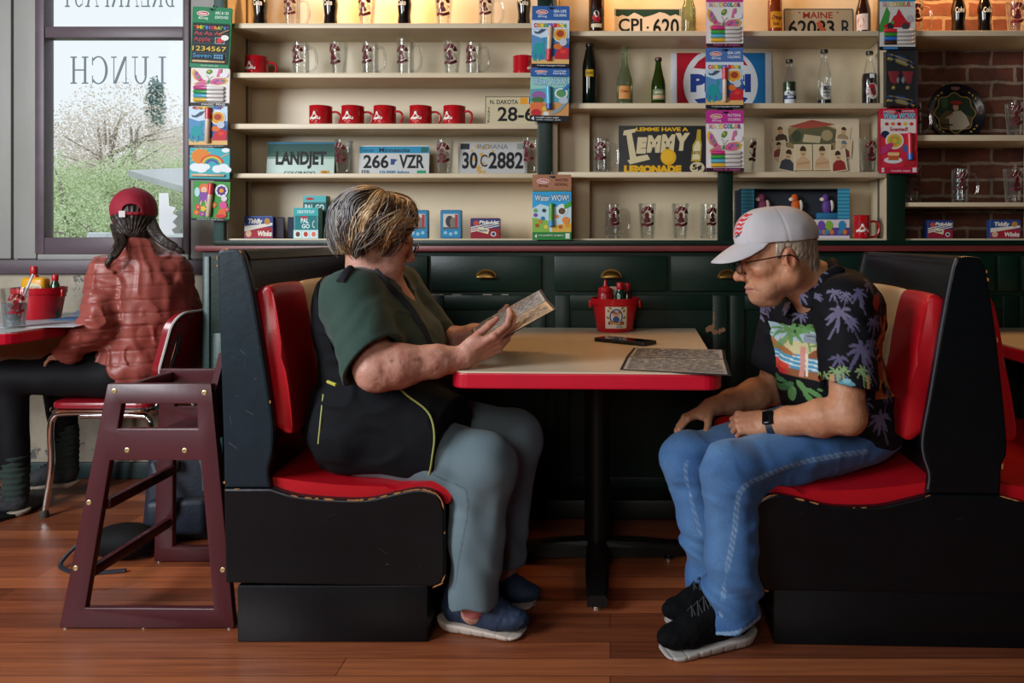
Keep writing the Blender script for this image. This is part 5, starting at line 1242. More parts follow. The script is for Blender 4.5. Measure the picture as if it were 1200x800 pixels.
def sea(ar, z1=1.0, title=True):
    H = lambda v: .05+(z1-.05)*v
    ar.rect(0, .05, 1, H(1), '#b9cfe0'); ar.rect(0, .05, 1, H(.62), '#3f74a8'); ar.poly([(0, H(.7)), (.25, H(.62)), (.5, H(.66)), (.5, H(.3)), (0, H(.3))], '#4f86b4'); ar.poly([(.5, H(.5)), (1, H(.5)), (1, H(.2)), (.5, H(.2))], '#2b4f8a'); ar.poly([(0, H(0)), (1, H(0)), (1, H(.12)), (.6, H(.18)), (.3, H(.1)), (0, H(.16))], '#d2a96a')
    ar.poly([(.05, H(.78)), (.16, H(.76)), (.3, H(.86)), (.42, H(.88)), (.34, H(.78)), (.2, H(.71)), (.1, H(.72))], '#3e4f66')
    ar.ell(.2, H(.36), .15, H(.14)-H(0), '#1f8f94'); ar.line([(.1, H(.3)), (.05, H(.12)), (.14, H(.1))], .06, '#1f8f94'); ar.l -= 1; ar.line([(.2, H(.26)), (.22, H(.08))], .07, '#1f8f94'); ar.l -= 1; ar.line([(.28, H(.3)), (.38, H(.2)), (.36, H(.1))], .06, '#1f8f94'); ar.l -= 1; ar.line([(.26, H(.4)), (.34, H(.55)), (.3, H(.6))], .05, '#1f8f94')
    ar.poly([(.6, H(.12)), (.98, H(.12)), (1, H(.36)), (.82, H(.42)), (.66, H(.3))], '#b5242c'); ar.ell(.7, H(.42), .12, H(.07)-H(0), '#c86a2a'); ar.ell(.84, H(.3), .08, H(.05)-H(0), '#d23a30')
    ar.ell(.76, H(.7), .19, H(.18)-H(0), '#dcd8d0'); ar.ell(.76, H(.7), .165, H(.155)-H(0), '#d0962c'); ar.ell(.76, H(.72), .1, H(.08)-H(0), '#9c3a26'); ar.ell(.84, H(.52), .1, H(.09)-H(0), '#b4bcc6'); ar.rect(0, 0, 1, .055, '#15181f'); ar.text('4 colouring pages and pen', .15, .012, .9, .042, '#cfd2d6', .01)
pack('sea life pack with red-capped pen, third in the column beside the window', 221.5, 124.5, 266.5, 172.5, None, lambda ar: (sea(ar), rainbow_text(ar, 'Colour', .1, .93, .9, .99, BOW)), .0, '#c9d3da', [(.5, .1, .5, .96, .075, '#cbb59c', '#d9d6d2', .42)] and [(.53, .96, .5, .1, .075, '#cbb59c', '#c0303a', .32)])
def d_rb(ar):
    ar.rect(0, .06, 1, 1, '#3aa0aa')
    for k in range(12): a = 2*PI*k/12; ar.poly([(.28+.22*math.cos(a-.12), .74+.22*math.sin(a-.12)), (.28+.3*math.cos(a), .74+.3*math.sin(a)), (.28+.22*math.cos(a+.12), .74+.22*math.sin(a+.12))], '#d9a02c'); ar.l -= 1
    ar.l += 1; ar.ell(.28, .74, .23, .23, '#d07a24')
    for k, c in enumerate(('#c0342c', '#d0802c', '#d0b83c', '#4a9a4a', '#2f62a8', '#5a3f8a')): ar.arc(.56, .5, .3-k*.033, .3-k*.033, .034, 10, 170, c); ar.l -= 1
    ar.l += 1
    for x, z, r in ((.15, .4, .14), (.3, .38, .16), (.42, .42, .1), (.7, .36, .13), (.85, .4, .14), (.95, .34, .1)): ar.ell(x, z, r, r*.9, '#d6dde0'); ar.l -= 1
    ar.l += 1; ar.rect(0, 0, 1, .06, '#14202a'); ar.line([(.78, .72), (.98, .84)], .03, '#c9a26a'); ar.ell(.9, .94, .1, .07, '#d6dde0')
pack('rainbow and sun pack, fourth in the column beside the window', 222.5, 173.5, 269.5, 211.5, None, d_rb, .02, '#3aa0aa', [(.07, .16, .9, .16, .035, '#c2a684', '#c8ad8c', .5)])
def d_gd(ar):
    ar.rect(0, .06, 1, 1, '#3f8a3c'); ar.ell(.3, .82, .14, .12, '#cf6a34'); ar.ell(.3, .78, .08, .08, '#d6b094'); ar.poly([(.2, .72), (.38, .72), (.42, .5), (.16, .46)], '#7a4a94'); ar.line([(.24, .5), (.2, .34)], .03, '#d6b094'); ar.line([(.34, .52), (.38, .36)], .03, '#d6b094'); ar.ell(.12, .72, .07, .12, '#a8cdd8')
    for x, z, c in ((.12, .2, '#cf5a3a'), (.28, .16, '#8a3f94'), (.16, .34, '#c8384a'), (.3, .3, '#d0b03c'), (.58, .4, '#cf6a34'), (.92, .3, '#c84a7a')):
        for k in range(5): a = 2*PI*k/5; ar.ell(x+.05*math.cos(a), z+.045*math.sin(a), .035, .032, c, 8); ar.l -= 1
        ar.l += 1; ar.ell(x, z, .02, .018, '#d9c04a', 8); ar.l -= 1
    ar.l += 1; ar.ell(.78, .77, .17, .16, '#d6d3dc'); 
    for k in range(8): a = 2*PI*k/8; ar.ell(.78+.09*math.cos(a), .77+.085*math.sin(a), .045, .042, '#4a2f74', 8); ar.l -= 1
    ar.l += 1; ar.ell(.78, .77, .06, .055, '#d98a2c'); ar.ell(.86, .57, .08, .07, '#cfc6d4'); ar.ell(.84, .4, .1, .1, '#c84a8a'); ar.poly([(.68, .12), (.94, .12), (.9, .32), (.74, .3)], '#d0602c'); ar.ell(.78, .12, .14, .05, '#c22f34'); ar.rect(0, 0, 1, .055, '#15181f'); ar.text('Stickers and pen', .15, .012, .85, .042, '#cfd2d6', .01)
pack('green garden pack with red pen, lowest in the column beside the window', 226.5, 212.5, 270, 258.5, None, d_gd, .03, '#3f8a3c', [(.52, .96, .46, .1, .075, '#cbb59c', '#c0303a', .34)])
pack('blue sea life pack at the top of the column between left and middle bays', 623.5, 7, 667.5, 79, ('#27589a', .24, '#d3deea', 'SEA LIFE', 'COLORING'), lambda ar: (sea(ar, .74), ar.rect(0, .62, 1, .76, '#c6d2dc'), rainbow_text(ar, 'ColorBlast', .06, .645, .94, .71, BOW)), .01, '#27589a', [(.46, .1, .5, .66, .07, '#c9b39c', '#c0303a', .34)])
def d_ww(ar):
    ar.rect(0, .12, 1, .84, '#8ac0b8'); ar.poly([(0, .6), (1, .66), (1, .2), (0, .2)], '#4f9aa8'); ar.rect(0, .1, 1, .36, '#c08a54'); ar.text('Water WOW!', .05, .68, .95, .82, '#1f3a5a', .06); ar.text('Water WOW!', .06, .69, .94, .81, '#a9d3e6', .02)
    ar.ell(.22, .48, .18, .09, '#8a5a94'); ar.ell(.2, .4, .16, .06, '#3f6a3a'); ar.ell(.2, .27, .2, .09, '#cf6a3a'); ar.ell(.16, .16, .13, .07, '#b0242c'); ar.ell(.42, .14, .08, .05, '#cfd0ca'); ar.ell(.38, .24, .07, .045, '#d0b03c'); ar.line([(.56, .16), (.75, .22), (.97, .4)], .07, '#7f9296'); ar.ell(.8, .53, .17, .1, '#d6dcd6'); ar.ell(.8, .53, .13, .075, '#4f8a5a'); ar.ell(.86, .4, .12, .065, '#a9b6c2'); ar.line([(.84, .58), (1, .7)], .06, '#2f6fb0')
    ar.rect(0, 0, 1, .11, '#14171c'); ar.text('4', .04, .02, .12, .09, '#d6d8da', .03); ar.text('reusable water pages', .16, .055, .75, .09, '#cfd2d6', .01); ar.text('with water pen', .16, .015, .8, .045, '#cfd2d6', .01)
    for k in range(24): ar.rect(.04+k*.039, .83, .055+k*.039, .855, '#1a2a40'); ar.l -= 1
pack('blue underwater water-pen pack just below the blue sea life pack', 622, 80, 667.5, 142.5, ('#27589a', .15, '#d3deea', 'WATER', 'REVEAL'), d_ww, .02, '#27589a', [(.5, .22, .47, .66, .075, '#4fa6c8', '#22559a', .25)], hole=False)
def d_ww3(ar):
    ar.rect(0, .1, 1, .74, '#2f9ad0'); ar.poly([(0, .48), (.2, .55), (.5, .5), (1, .55), (1, .1), (0, .1)], '#b4cfd8'); ar.poly([(0, .34), (.4, .3), (.45, .1), (0, .1)], '#7fae4a'); ar.poly([(.5, .22), (1, .26), (1, .1), (.5, .1)], '#cfa94a'); ar.rect(.0, 0, 1, .12, '#2a7a3c')
    ar.text('Water WOW!', .05, .59, .95, .7, '#23344a', .07); ar.text('Water WOW!', .06, .595, .94, .69, '#c6d6e2', .025)
    for x, z, c in ((.08, .45, '#6aa05a'), (.08, .38, '#7a4a94'), (.27, .33, '#2a6fb0'), (.2, .28, '#c8743a'), (.12, .22, '#a84a2a'), (.3, .45, '#33465a'), (.35, .2, '#d9c04a'), (.72, .2, '#b0562c'), (.9, .22, '#d98a2c'), (.62, .36, '#d9763a')): ar.ell(x, z, .055, .03, c, 10); ar.l -= 1
    ar.l += 1; ar.ell(.76, .46, .14, .09, '#d3dcdc'); ar.ell(.76, .44, .09, .05, '#5a4a3a'); ar.line([(.82, .5), (1, .56)], .07, '#3f9a3a'); ar.ell(.86, .3, .1, .055, '#d98434'); ar.text('4', .06, .03, .12, .09, '#dfe6dc', .03); ar.text('reusable pages', .16, .055, .8, .085, '#dfe6dc', .01); ar.rect(.85, .02, .96, .1, '#cfd6cf')
    for k in range(26): ar.rect(.03+k*.037, .735, .045+k*.037, .765, '#2a7a3c'); ar.l -= 1
pack('animal water-pen pack with brown header, alone above the counter', 624, 204.5, 669.5, 281, ('#9c6a50', .24, '#5a3020', 'WATER', 'REVEAL'), d_ww3, .0, '#9c6a50', [(.49, .2, .49, .56, .07, '#4f9a3a', '#3a8ac0', .25)])
MCOL = ['#b8246a', '#2f8a34', '#4a9ab8', '#d0a02c']
def d_mc(ar): ar.rect(0, .06, 1, .78, '#d8d4d2'); rainbow_text(ar, 'MAGICOLOR', .08, .7, .94, .77, ['#d98aa8', '#d9c07a', '#e0dccc', '#d9c07a', '#b04aa0', '#3a8ac0', '#4a9a4a', '#d98a2c', '#8a3f94'], .06); butterfly(ar, .3, .68); ar.rect(0, 0, 1, .055, '#2a1c24'); ar.text('Pens & pages', .2, .012, .9, .045, '#d0509a', .01)
pack('pink butterfly pack topmost in the column between the middle bays', 827.5, -12, 871, 55, ('#b8367e', .22, '#e3c8d8', 'PATTERNS', 'COLORING'), d_mc, .0, '#d0448a', markers4(MCOL, .08, .36, .12, .92))
pack('blue sea life pack between the two pink butterfly packs', 827, 56, 871, 127, ('#4668a4', .24, '#d3deea', 'SEA LIFE', 'COLORING'), lambda ar: (sea(ar, .74), ar.rect(0, .62, 1, .76, '#c6d2dc'), rainbow_text(ar, 'ColorBlast', .06, .645, .94, .71, BOW)), .0, '#4668a4', [(.5, .66, .5, .1, .07, '#cbb59c', '#c0303a', .34)])
pack('lower pink butterfly pack with four pens beside the lemonade sign', 827.5, 129, 871.5, 201, ('#b02c86', .24, '#e3c8d8', 'PATTERNS', 'COLORING'), d_mc, .0, '#c03a8a', markers4(MCOL, .07, .34, .12, .92))
def d_tr(ar):
    ar.rect(0, .05, 1, .8, '#c9c6c0'); ar.poly([(0, .4), (.2, .7), (.3, .6), (.22, .3), (0, .28)], '#3f8a3c'); ar.rect(0, .78, 1, 1, '#2f86b0'); rainbow_text(ar, 'MAGICOLOR', .1, .7, .95, .77, ['#d9a0a8', '#d9c07a', '#e0dccc', '#d9c07a', '#c9b03a', '#8ab06a', '#d98a2c', '#c0302c', '#d9d4cc'], .06)
    ar.poly([(.12, .4), (.3, .44), (.4, .55), (.62, .58), (.74, .48), (.86, .44), (.84, .36), (.5, .36), (.3, .36), (.1, .36)], '#b3222c'); ar.ell(.3, .38, .09, .06, '#2a2a2c'); ar.ell(.72, .38, .1, .06, '#3a3a3c'); ar.ell(.85, .5, .1, .06, '#a9a9aa'); ar.poly([(.45, .55), (.52, .66), (.6, .6), (.58, .5)], '#b3222c'); ar.ell(.36, .44, .04, .03, '#4a9a4a'); ar.rect(0, 0, 1, .05, '#171a22'); ar.rect(.1, .01, .5, .04, '#3a7fc0')
pack('red racing car pack at the top of the column beside the brick bay', 1030.5, -14, 1072.5, 58.5, ('#2a8ab4', .2, '#d3deea', 'RACERS', 'COLORING'), d_tr, .0, '#20242c', markers4(['#c02430', '#2f7a30', '#2a5fb0', '#3a2018'], .08, .34, .12, .93, .42))
# clear blister pack with toy cars
Yp = 1.06
t = thing('toy_car_pack', 'clear blister pack of toy racing cars between two activity packs', 'toy pack', (W(1054, Yp), Yp, Z(61, Yp)), 0, 'activity packs hanging in columns')
w_ = W(1073, Yp)-W(1036, Yp); h = Z(61, Yp)-Z(125.5, Yp)
mb = MB(); mb.box((-w_/2, .0, -h), (w_/2, .003, 0)); mb.build('card', flat('#20211c'), t)
mb = MB(); mb.prism(rrect(-w_/2, -h, w_/2, 0, .006), -.03, 0, None); mb.build('blister', glass_mat('blister_plastic', '#e4e8ec', refl=.5, body=.03, bodycol='#c0c8d0'), t)
for z, tl, cols in ((-.14, .35, ('#2a4f9a', '#d0b03a', '#b0b6c0')), (-.86, .2, ('#2a4f9a', '#cfb03a', '#a0a8b4'))):
    for q, dz in ((0, .0), (1, -.016)):
        T = Matrix.Translation((0, -.014, h*z+dz)) @ Matrix.Rotation(tl, 4, 'Y'); mb = MB()
        mb.prism([(-.055, -.006), (.055, -.006), (.058, .0), (.03, .004), (.012, .011), (-.014, .011), (-.03, .004), (-.056, .003)], -.009, .009, flat(cols[q], .25), T, bevel=.0015)
        mb.box((-.05, -.0095, -.001), (.045, -.009, .003), flat(cols[1] if q == 0 else cols[2]), T)
        for xx in (-.032, .034): mb.lathe([(0, 0), (.0075, 0), (.0075, .022), (0, .022)], flat('#141414'), 12, T @ Matrix.Translation((xx, .011, -.006)) @ Matrix.Rotation(PI/2, 4, 'X'))
        mb.build('toy_car', None, t)
for x in (-.028, .03):
    mb = MB(); mb.prism([(x-.022, -h*.36), (x+.022, -h*.36), (x+.016, -h*.56), (x+.006, -h*.6), (x-.012, -h*.54)], -.016, -.004, flat('#b3222c', .3), bevel=.003); mb.sphere((x, -.012, -h*.66), .0085, flat('#c2a24c', .3)); mb.sphere((x*.4, -.012, -h*.52), (.008, .006, .014), flat('#9aa0a4', .25)); mb.build('toy_badge', None, t)
def d_sc(ar):
    ar.rect(0, .08, 1, .9, '#c4283c'); ar.poly([(.04, .84), (.96, .84), (.96, .62), (.04, .6)], '#d8cfca'); ar.text('Water WOW!', .1, .83, .95, .94, '#23344a', .07); ar.text('Water WOW!', .11, .835, .94, .93, '#8ac6dc', .025)
    for x, c in ((.2, '#b0242c'), (.36, '#d0682c'), (.52, '#a81c28'), (.68, '#d0b03a'), (.84, '#c03a2c')): ar.ell(x, .76, .055, .026, c, 10); ar.l -= 1
    ar.l += 1; ar.text('Scented!', .28, .65, .74, .71, '#a01c34', .03); ar.ell(.16, .6, .11, .055, '#1f2a44'); ar.ell(.4, .5, .24, .13, '#d8d0c4'); ar.ell(.4, .5, .2, .105, '#c9a83c')
    for k in range(9): a = 2*PI*k/9; ar.ell(.4+.1*math.cos(a), .5+.055*math.sin(a), .045, .022, '#d0783a' if k % 2 else '#7fae4a', 8); ar.l -= 1
    ar.l += 1; ar.ell(.18, .38, .2, .06, '#b0346a', rot=20); ar.ell(.36, .2, .24, .05, '#c9cdd0'); ar.poly([(.22, .2), (.5, .2), (.52, .32), (.28, .3)], '#b5562c'); ar.rect(.22, .27, .52, .32, '#d9b27a'); ar.poly([(.62, .1), (.95, .12), (.92, .28), (.7, .26)], '#a8242c'); ar.ell(.72, .38, .12, .06, '#3a5f94'); ar.ell(.88, .4, .1, .08, '#b8322c')
    ar.rect(0, 0, 1, .09, '#b01c3c'); ar.text('5', .05, .015, .13, .08, '#e6d8dc', .04); ar.text('reusable pages', .3, .02, .8, .05, '#e6d8dc', .01); ar.rect(.86, .015, .96, .085, '#d4ccd0')
    for k in range(20): ar.rect(-.005, .12+k*.03, .03, .132+k*.03, '#7a1c2c'); ar.l -= 1
pack('red scented water-pen pack at the bottom of the column beside the brick bay', 1030, 127, 1075, 203, ('#b81f3a', .12, '#e6d8dc', 'WATER', 'WOW'), d_sc, .0, '#b81f3a', [(.8, .2, .78, .62, .075, '#c22a3c', '#2a5aa8', .25)])

# ------------------------------------------------------------------ things on the tables
m_redplastic = mat('red_plastic', '#b40f1e', .28); 
def bucket(name, label, c, rz, r0, r1, h, sticker_w, sticker_a=0.0):
    t = thing(name, label, 'bucket', c, rz)
    mb = MB(); mb.lathe([(0, 0), (r0*.97, 0), (r0, .004), (r1-.004, h-.028), (r1+.002, h-.026), (r1+.003, h-.004), (r1+.004, h), (r1-.002, h), (r1-.006, h-.028), (r0-.004, .006), (0, .005)], None, 40, cap=False); mb.build('bucket_body', m_redplastic, t)
    for a in (0, PI):
        mb = MB(); T = Matrix.Rotation(a, 4, 'Z'); mb.rbox((r1+.0, -.014, h-.04), (r1+.011, .014, h-.008), .004, None, T); mb.build('ear', m_redplastic, t)
    mid = lambda z: r0+(r1-.004-r0)*z/(h-.028)
    ar = Art(0, 0, 1, 1, y=0, step=.0002, fn=wrap(lambda z: mid(z)+.0005, sticker_a)); s = sticker_w/2; zc = h*.45
    n = 8
    def strip(x0, x1, z0, z1, col): ar.faces([(x0+(x1-x0)*i/n, z) for z in (z0, z1) for i in range(n+1)], [(i, i+1, n+2+i, n+1+i) for i in range(n)], col)
    strip(-s, s, zc-s*.98, zc+s*.98, '#d5cfbd'); ar.arc(0, zc+s*.08, s*.6, s*.72, s*.12, 0, 360, '#31518a', 24)
    ar.ell(0, zc+s*.3, s*.3, s*.22, '#c99a78'); ar.ell(0, zc+s*.46, s*.42, s*.13, '#7d3b2a'); ar.ell(0, zc-s*.15, s*.3, s*.28, '#35588f')
    for x, z in ((-.7, .6), (.7, .6), (-.75, 0), (.75, 0), (-.55, .85), (.55, .85)): ar.ell(x*s, zc+z*s, s*.16, s*.1, '#8a7a34', 8, rot=x*60); ar.l -= 1
    ar.l += 1; ar.line([(-s*.7, zc-s*.52), (-s*.2, zc-s*.42), (s*.3, zc-s*.56), (s*.7, zc-s*.46)], s*.3, '#8a3f22'); ar.text('Diner', -s*.5, zc-s*.62, s*.5, zc-s*.38, '#d9c48c', .02); ar.text('the best', 0, zc-s*.9, s*.6, zc-s*.74, '#3a3a5a', .01)
    ar.build('sticker', t); return t
bc = Vector((W(720.5, .965), .965, TZ+.0008))
bucket('condiment_bucket', 'red condiment bucket with a badge sticker on the booth table', bc, .06, .072, .094, .133, .088)
def cond(name, label, dx, dy, prof, m, cap=None, capm=None, lab=None, z0=None, base=None, cat='bottle', bz=.0065, group=None):
    b_ = base or bc; t = thing(name, label, cat, (b_.x+dx, b_.y+dy, b_.z+bz), 0, group)
    mb = MB(); mb.lathe(prof, None, 24); mb.build('bottle_body', m, t)
    if cap: mb = MB(); mb.lathe(cap, None, 20); mb.build('bottle_cap', capm, t)
    if lab:
        f = prof_r(prof); ar = Art(0, 0, 1, 1, y=0, step=.0002, fn=wrap(lambda z: f(z)+.0004)); lab(ar); ar.build('label_print', t)
    return t
KP = [(0, 0), (.029, 0), (.031, .004), (.031, .135), (.028, .146), (.026, .15)]
m_rcap = mat('red_cap', '#b3121f', .35)
cond('ketchup_bottle', 'red squeeze bottle in the condiment bucket on the booth table', -.038, -.014, KP, mat('ketchup_red', '#a50d1c', .3), [(.028, .15), (.029, .153), (.028, .165), (.016, .17), (.009, .174), (.006, .19), (.004, .198), (0, .199)], m_rcap)
HP = lambda r, h: [(0, 0), (r*.95, 0), (r, .003), (r, h*.66), (r*.6, h*.78), (r*.45, h*.82), (r*.45, h*.88)]
hcap = lambda r, h: [(r*.52, h*.86), (r*.54, h*.87), (r*.54, h*.99), (r*.48, h), (0, h)]
def hot(name, label, dx, dy, h, liq, base=None, r=.019, labcol=None, group='hot sauce bottles in the booth bucket'):
    f = lambda ar: band(ar, 1.2, h*.28, h*.6, flat(labcol or '#2f6a4a'), r)
    return cond(name, label, dx, dy, [(0, 0), (r*.95, 0), (r, .003), (r, h*.74), (r*.8, h*.8), (r*.62, h*.84), (r*.6, h*.9)], mat('sauce_'+liq[1:], liq, .12, coat=.4), [(r*.7, h*.85), (r*.74, h*.86), (r*.74, h*.99), (r*.66, h), (0, h)], m_rcap, f, base=base, group=group)
hot('hot_sauce_bottle', 'green hot sauce bottle with a red cap in the booth bucket', .020, -.024, .188, '#0f3f2c', labcol='#1b6a4a')
hot('hot_sauce_bottle', 'brown hot sauce bottle with a red cap in the booth bucket', .050, .006, .184, '#3f1a12', labcol='#5b2a1c', r=.0175)
t = thing('mustard_bottle', 'yellow bottle with a white top between the red ones in the booth bucket', 'bottle', (bc.x+.006, bc.y+.04, bc.z+.0065)); mb = MB(); mb.rbox((-.026, -.02, 0), (.026, .02, .132), .008); mb.build('bottle_body', mat('mustard_yellow', '#c48a1a', .35), t); mb = MB(); mb.rbox((-.027, -.021, .132), (.027, .021, .168), .004); mb.build('bottle_cap', flat('#cfc6b4', .4), t)
# bucket on the window table
b2 = Vector((W(46, 1.17), 1.17, TZ2+.0008))
bucket('condiment_bucket', 'red condiment bucket on the window table at the left', b2, .0, .078, .098, .132, .085, -.85)
hot('hot_sauce_bottle', 'tall brown sauce bottle with a red cap in the window table bucket', -.045, .03, .215, '#7a3a1c', b2, .019, '#8a3a1c', 'sauce bottles in the window table bucket')
hot('hot_sauce_bottle', 'short green sauce bottle with a red cap in the window table bucket', .068, .0, .18, '#143a24', b2, .017, '#2a5a34', 'sauce bottles in the window table bucket')
t = thing('mustard_bottle', 'yellow mustard bottle lying across the window table bucket', 'bottle', (b2.x+.0, b2.y-.02, b2.z+.0065)); mb = MB(); mb.rbox((-.05, -.026, .1), (.05, .026, .17), .016, None, None, 3); mb.rbox((-.035, -.022, 0), (.035, .022, .11), .012); mb.build('bottle_body', mat('mustard_yellow_bright', '#d79a1c', .35), t)
mb = MB(); mb.lathe([(.012, .168), (.01, .178), (0, .18)], None, 14); mb.build('bottle_cap', m_rcap, t)
ar = Art(0, 0, 1, 1, y=-.0265, step=.0002); ar.ell(.01, .125, .034, .02, '#cfc6a8'); ar.text("MUSTARD", -.018, .118, .038, .132, '#7a2a22', .02); ar.build('label_print', t)
# glass of iced water with straw
g = thing('water_glass', 'plastic cup of iced water with a straw on the window table', 'glass', (W(17, .8), .80, TZ2+.0008))
mb = MB(); mb.lathe([(0, 0), (.032, 0), (.034, .003), (.046, .15), (.0465, .152), (.044, .15), (.032, .008), (0, .006)], None, 28, cap=False); mb.build('glass_body', m_clear, g)
mb = MB(); mb.lathe([(0, .008), (.031, .009), (.0395, .095), (0, .096)], None, 24, cap=False); mb.build('water', glass_mat('iced_water', '#d3dade', refl=.5, body=.25, bodycol='#b9c2c8'), g)
r_ = random.Random(4); mb = MB()
for k in range(14):
    a = r_.uniform(0, 6.28); q = r_.uniform(0, .022); T = Matrix.Translation((q*math.cos(a), q*math.sin(a), r_.uniform(.03, .09))) @ Matrix.Rotation(r_.uniform(0, 3), 4, Vector((r_.random(), r_.random(), r_.random())).normalized()); mb.rbox((-.009, -.009, -.009), (.009, .009, .009), .003, None, T)
o = mb.build('ice', glass_mat('ice_cube', '#e4eaee', refl=.9, body=.3, bodycol='#cfd8de'), g); o['kind'] = 'stuff'
mb = MB(); mb.tube([(-.01, .0, .012), (.062, .01, .2)], .004, None, 8); mb.build('straw', flat('#cfd2d6', .4), g)
ar = Art(0, 0, 1, 1, y=0, step=.0002, fn=wrap(lambda z: .034+.012*z/.15+.0004, .8)); logo(ar, 1.4, flat('#8a1f2c', .4), dz=.085); ar.build('print', g)
# paper menu and plastic bag on the window table
pm = thing('paper_menu', 'paper menu sheet lying beside the bucket on the window table', 'menu', (W(62, .95), .93, TZ2+.0008), .1); mb = MB(); mb.box((-.17, -.12, 0), (.16, .12, .0015)); mb.build('sheet', flat('#b9bfc4'), pm)
mb = MB()
for k in range(9): mb.box((-.14, -.1+k*.024, .0016), (.12-(k % 3)*.03, -.09+k*.024, .0019))
mb.build('printed_lines', flat('#8f7d86'), pm)
pb = thing('paper_menu', 'blue-edged folded menu by the sleeve of the woman in the red cap', 'menu', (W(92, 1.12), 1.15, TZ2+.0025), -.05); mb = MB(); mb.box((-.09, -.08, 0), (.07, .08, .002)); mb.build('sheet', flat('#4a6a94'), pb)
mb = MB(); rr = random.Random(8); n = 10; vs = [((-.1+.2*i/n), (-.05+.1*j/n), .0035+.03*max(0, 1-((i-5)/5)**2-((j-5)/5)**2)*(.6+.6*rr.random())) for j in range(n+1) for i in range(n+1)]; mb.add(vs, [(j*(n+1)+i, j*(n+1)+i+1, (j+1)*(n+1)+i+1, (j+1)*(n+1)+i) for j in range(n) for i in range(n)], None, False)
o = mb.build('plastic_bag', glass_mat('thin_plastic', '#dde2e6', refl=.9, body=.2, bodycol='#b8c0c8'), None, loc=(W(92, 1.12), 1.19, TZ2+.0045)); tag(o, 'crumpled clear plastic bag beside the bucket on the window table', 'plastic bag')
# phone
q0, q1 = onplane(703, 396.5, TZ+.006), onplane(763, 402.5, TZ+.006); cpt = (q0+q1)/2; ang = math.atan2(q1.y-q0.y, q1.x-q0.x)
ph = thing('phone', 'black phone in a rugged case lying on the booth table', 'phone', (cpt.x, cpt.y, TZ+.0005), ang)
L_ = (q1-q0).length; mb = MB(); mb.prism(rrect(-L_/2, -.04, L_/2, .04, .012), 0, .013, None, axis='z', bevel=.003); mb.build('case', mat('phone_case', '#0d0d0f', .5), ph)
mb = MB(); mb.prism(rrect(-L_/2+.006, -.035, L_/2-.006, .035, .009), .013, .0134, None, axis='z'); mb.build('screen', mat('phone_screen', '#101014', .08), ph)
for xx in (-.02, .02): mb = MB(); mb.rbox((xx-.01, -.042, .004), (xx+.01, -.039, .009), .001); mb.build('button', mat('phone_button', '#24242a', .4), ph)
# open menu lying on the table
mz = TZ+.0022
FL, FR, ML, MR, NL, NR = [onplane(a, b_, mz) for a, b_ in ((742.4, 407.4), (849, 409.6), (734, 417.6), (851, 420.6), (726.4, 432.6), (857, 439.4))]
def menu_panel(mb, a, b_, c, d, th, m):
    n = ((b_-a).cross(d-a)).normalized()
    vs = [a, b_, c, d]+[p-n*th for p in (a, b_, c, d)]
    mb.add(vs, [(0, 1, 2, 3), (7, 6, 5, 4), (0, 4, 5, 1), (1, 5, 6, 2), (2, 6, 7, 3), (3, 7, 4, 0)], m)
def menu_page(o_par, name, a, b_, c, d, page, inkc, rows, seed, lift=.0006, border_c='#17161a'):
    """page with columns of printed lines on the panel a-b-c-d (a near left, b near right, c far right, d far left)"""
    r = random.Random(seed); n = ((b_-a).cross(d-a)).normalized()
    def q(u, v, l): return a+(b_-a)*u+(d-a)*v+((c-b_)-(d-a))*u*v+n*l
    mb = MB()
    def rect(u0, v0, u1, v1, l, m): mb.add([q(u0, v0, l), q(u1, v0, l), q(u1, v1, l), q(u0, v1, l)], [(0, 1, 2, 3)], m)
    rect(.03, .03, .97, .97, lift*.5, flat(page))
    for k in range(rows):
        v = .08+.84*k/rows
        u = .06
        while u < .9:
            wd = r.uniform(.03, .16); rect(u, v, min(.94, u+wd), v+.84/rows*r.uniform(.35, .6), lift, flat(inkc)); u += wd+r.uniform(.01, .05)
    for k in range(2): rect(.3*k+.1, .9, .3*k+.3, .94, lift*1.2, flat(inkc))
    return mb.build(name, None, o_par)
def mk_menu(name, label, A, page2='#8d8a84'):
    FL, FR, ML, MR, NL, NR = A; o = (ML+MR)/2
    t = thing(name, label, 'menu', o)
    FL, FR, ML, MR, NL, NR = [p-o for p in A]
    for k, (a, b_, c, d) in enumerate(((ML, MR, FR, FL), (NL, NR, MR, ML))):
        mb = MB(); menu_panel(mb, a, b_, c, d, .0022, None); cv = mb.build('cover', mat('menu_black_binding', '#15141a', .4), t); menu_page(cv, 'page', a, b_, c, d, ('#a3a09c', page2)[k], '#6b696a', 30, 3+k)
    return t
mk_menu('menu', 'open black-bound menu lying at the man\'s end of the booth table', (FL, FR, ML, MR, NL, NR), '#a5a29c')
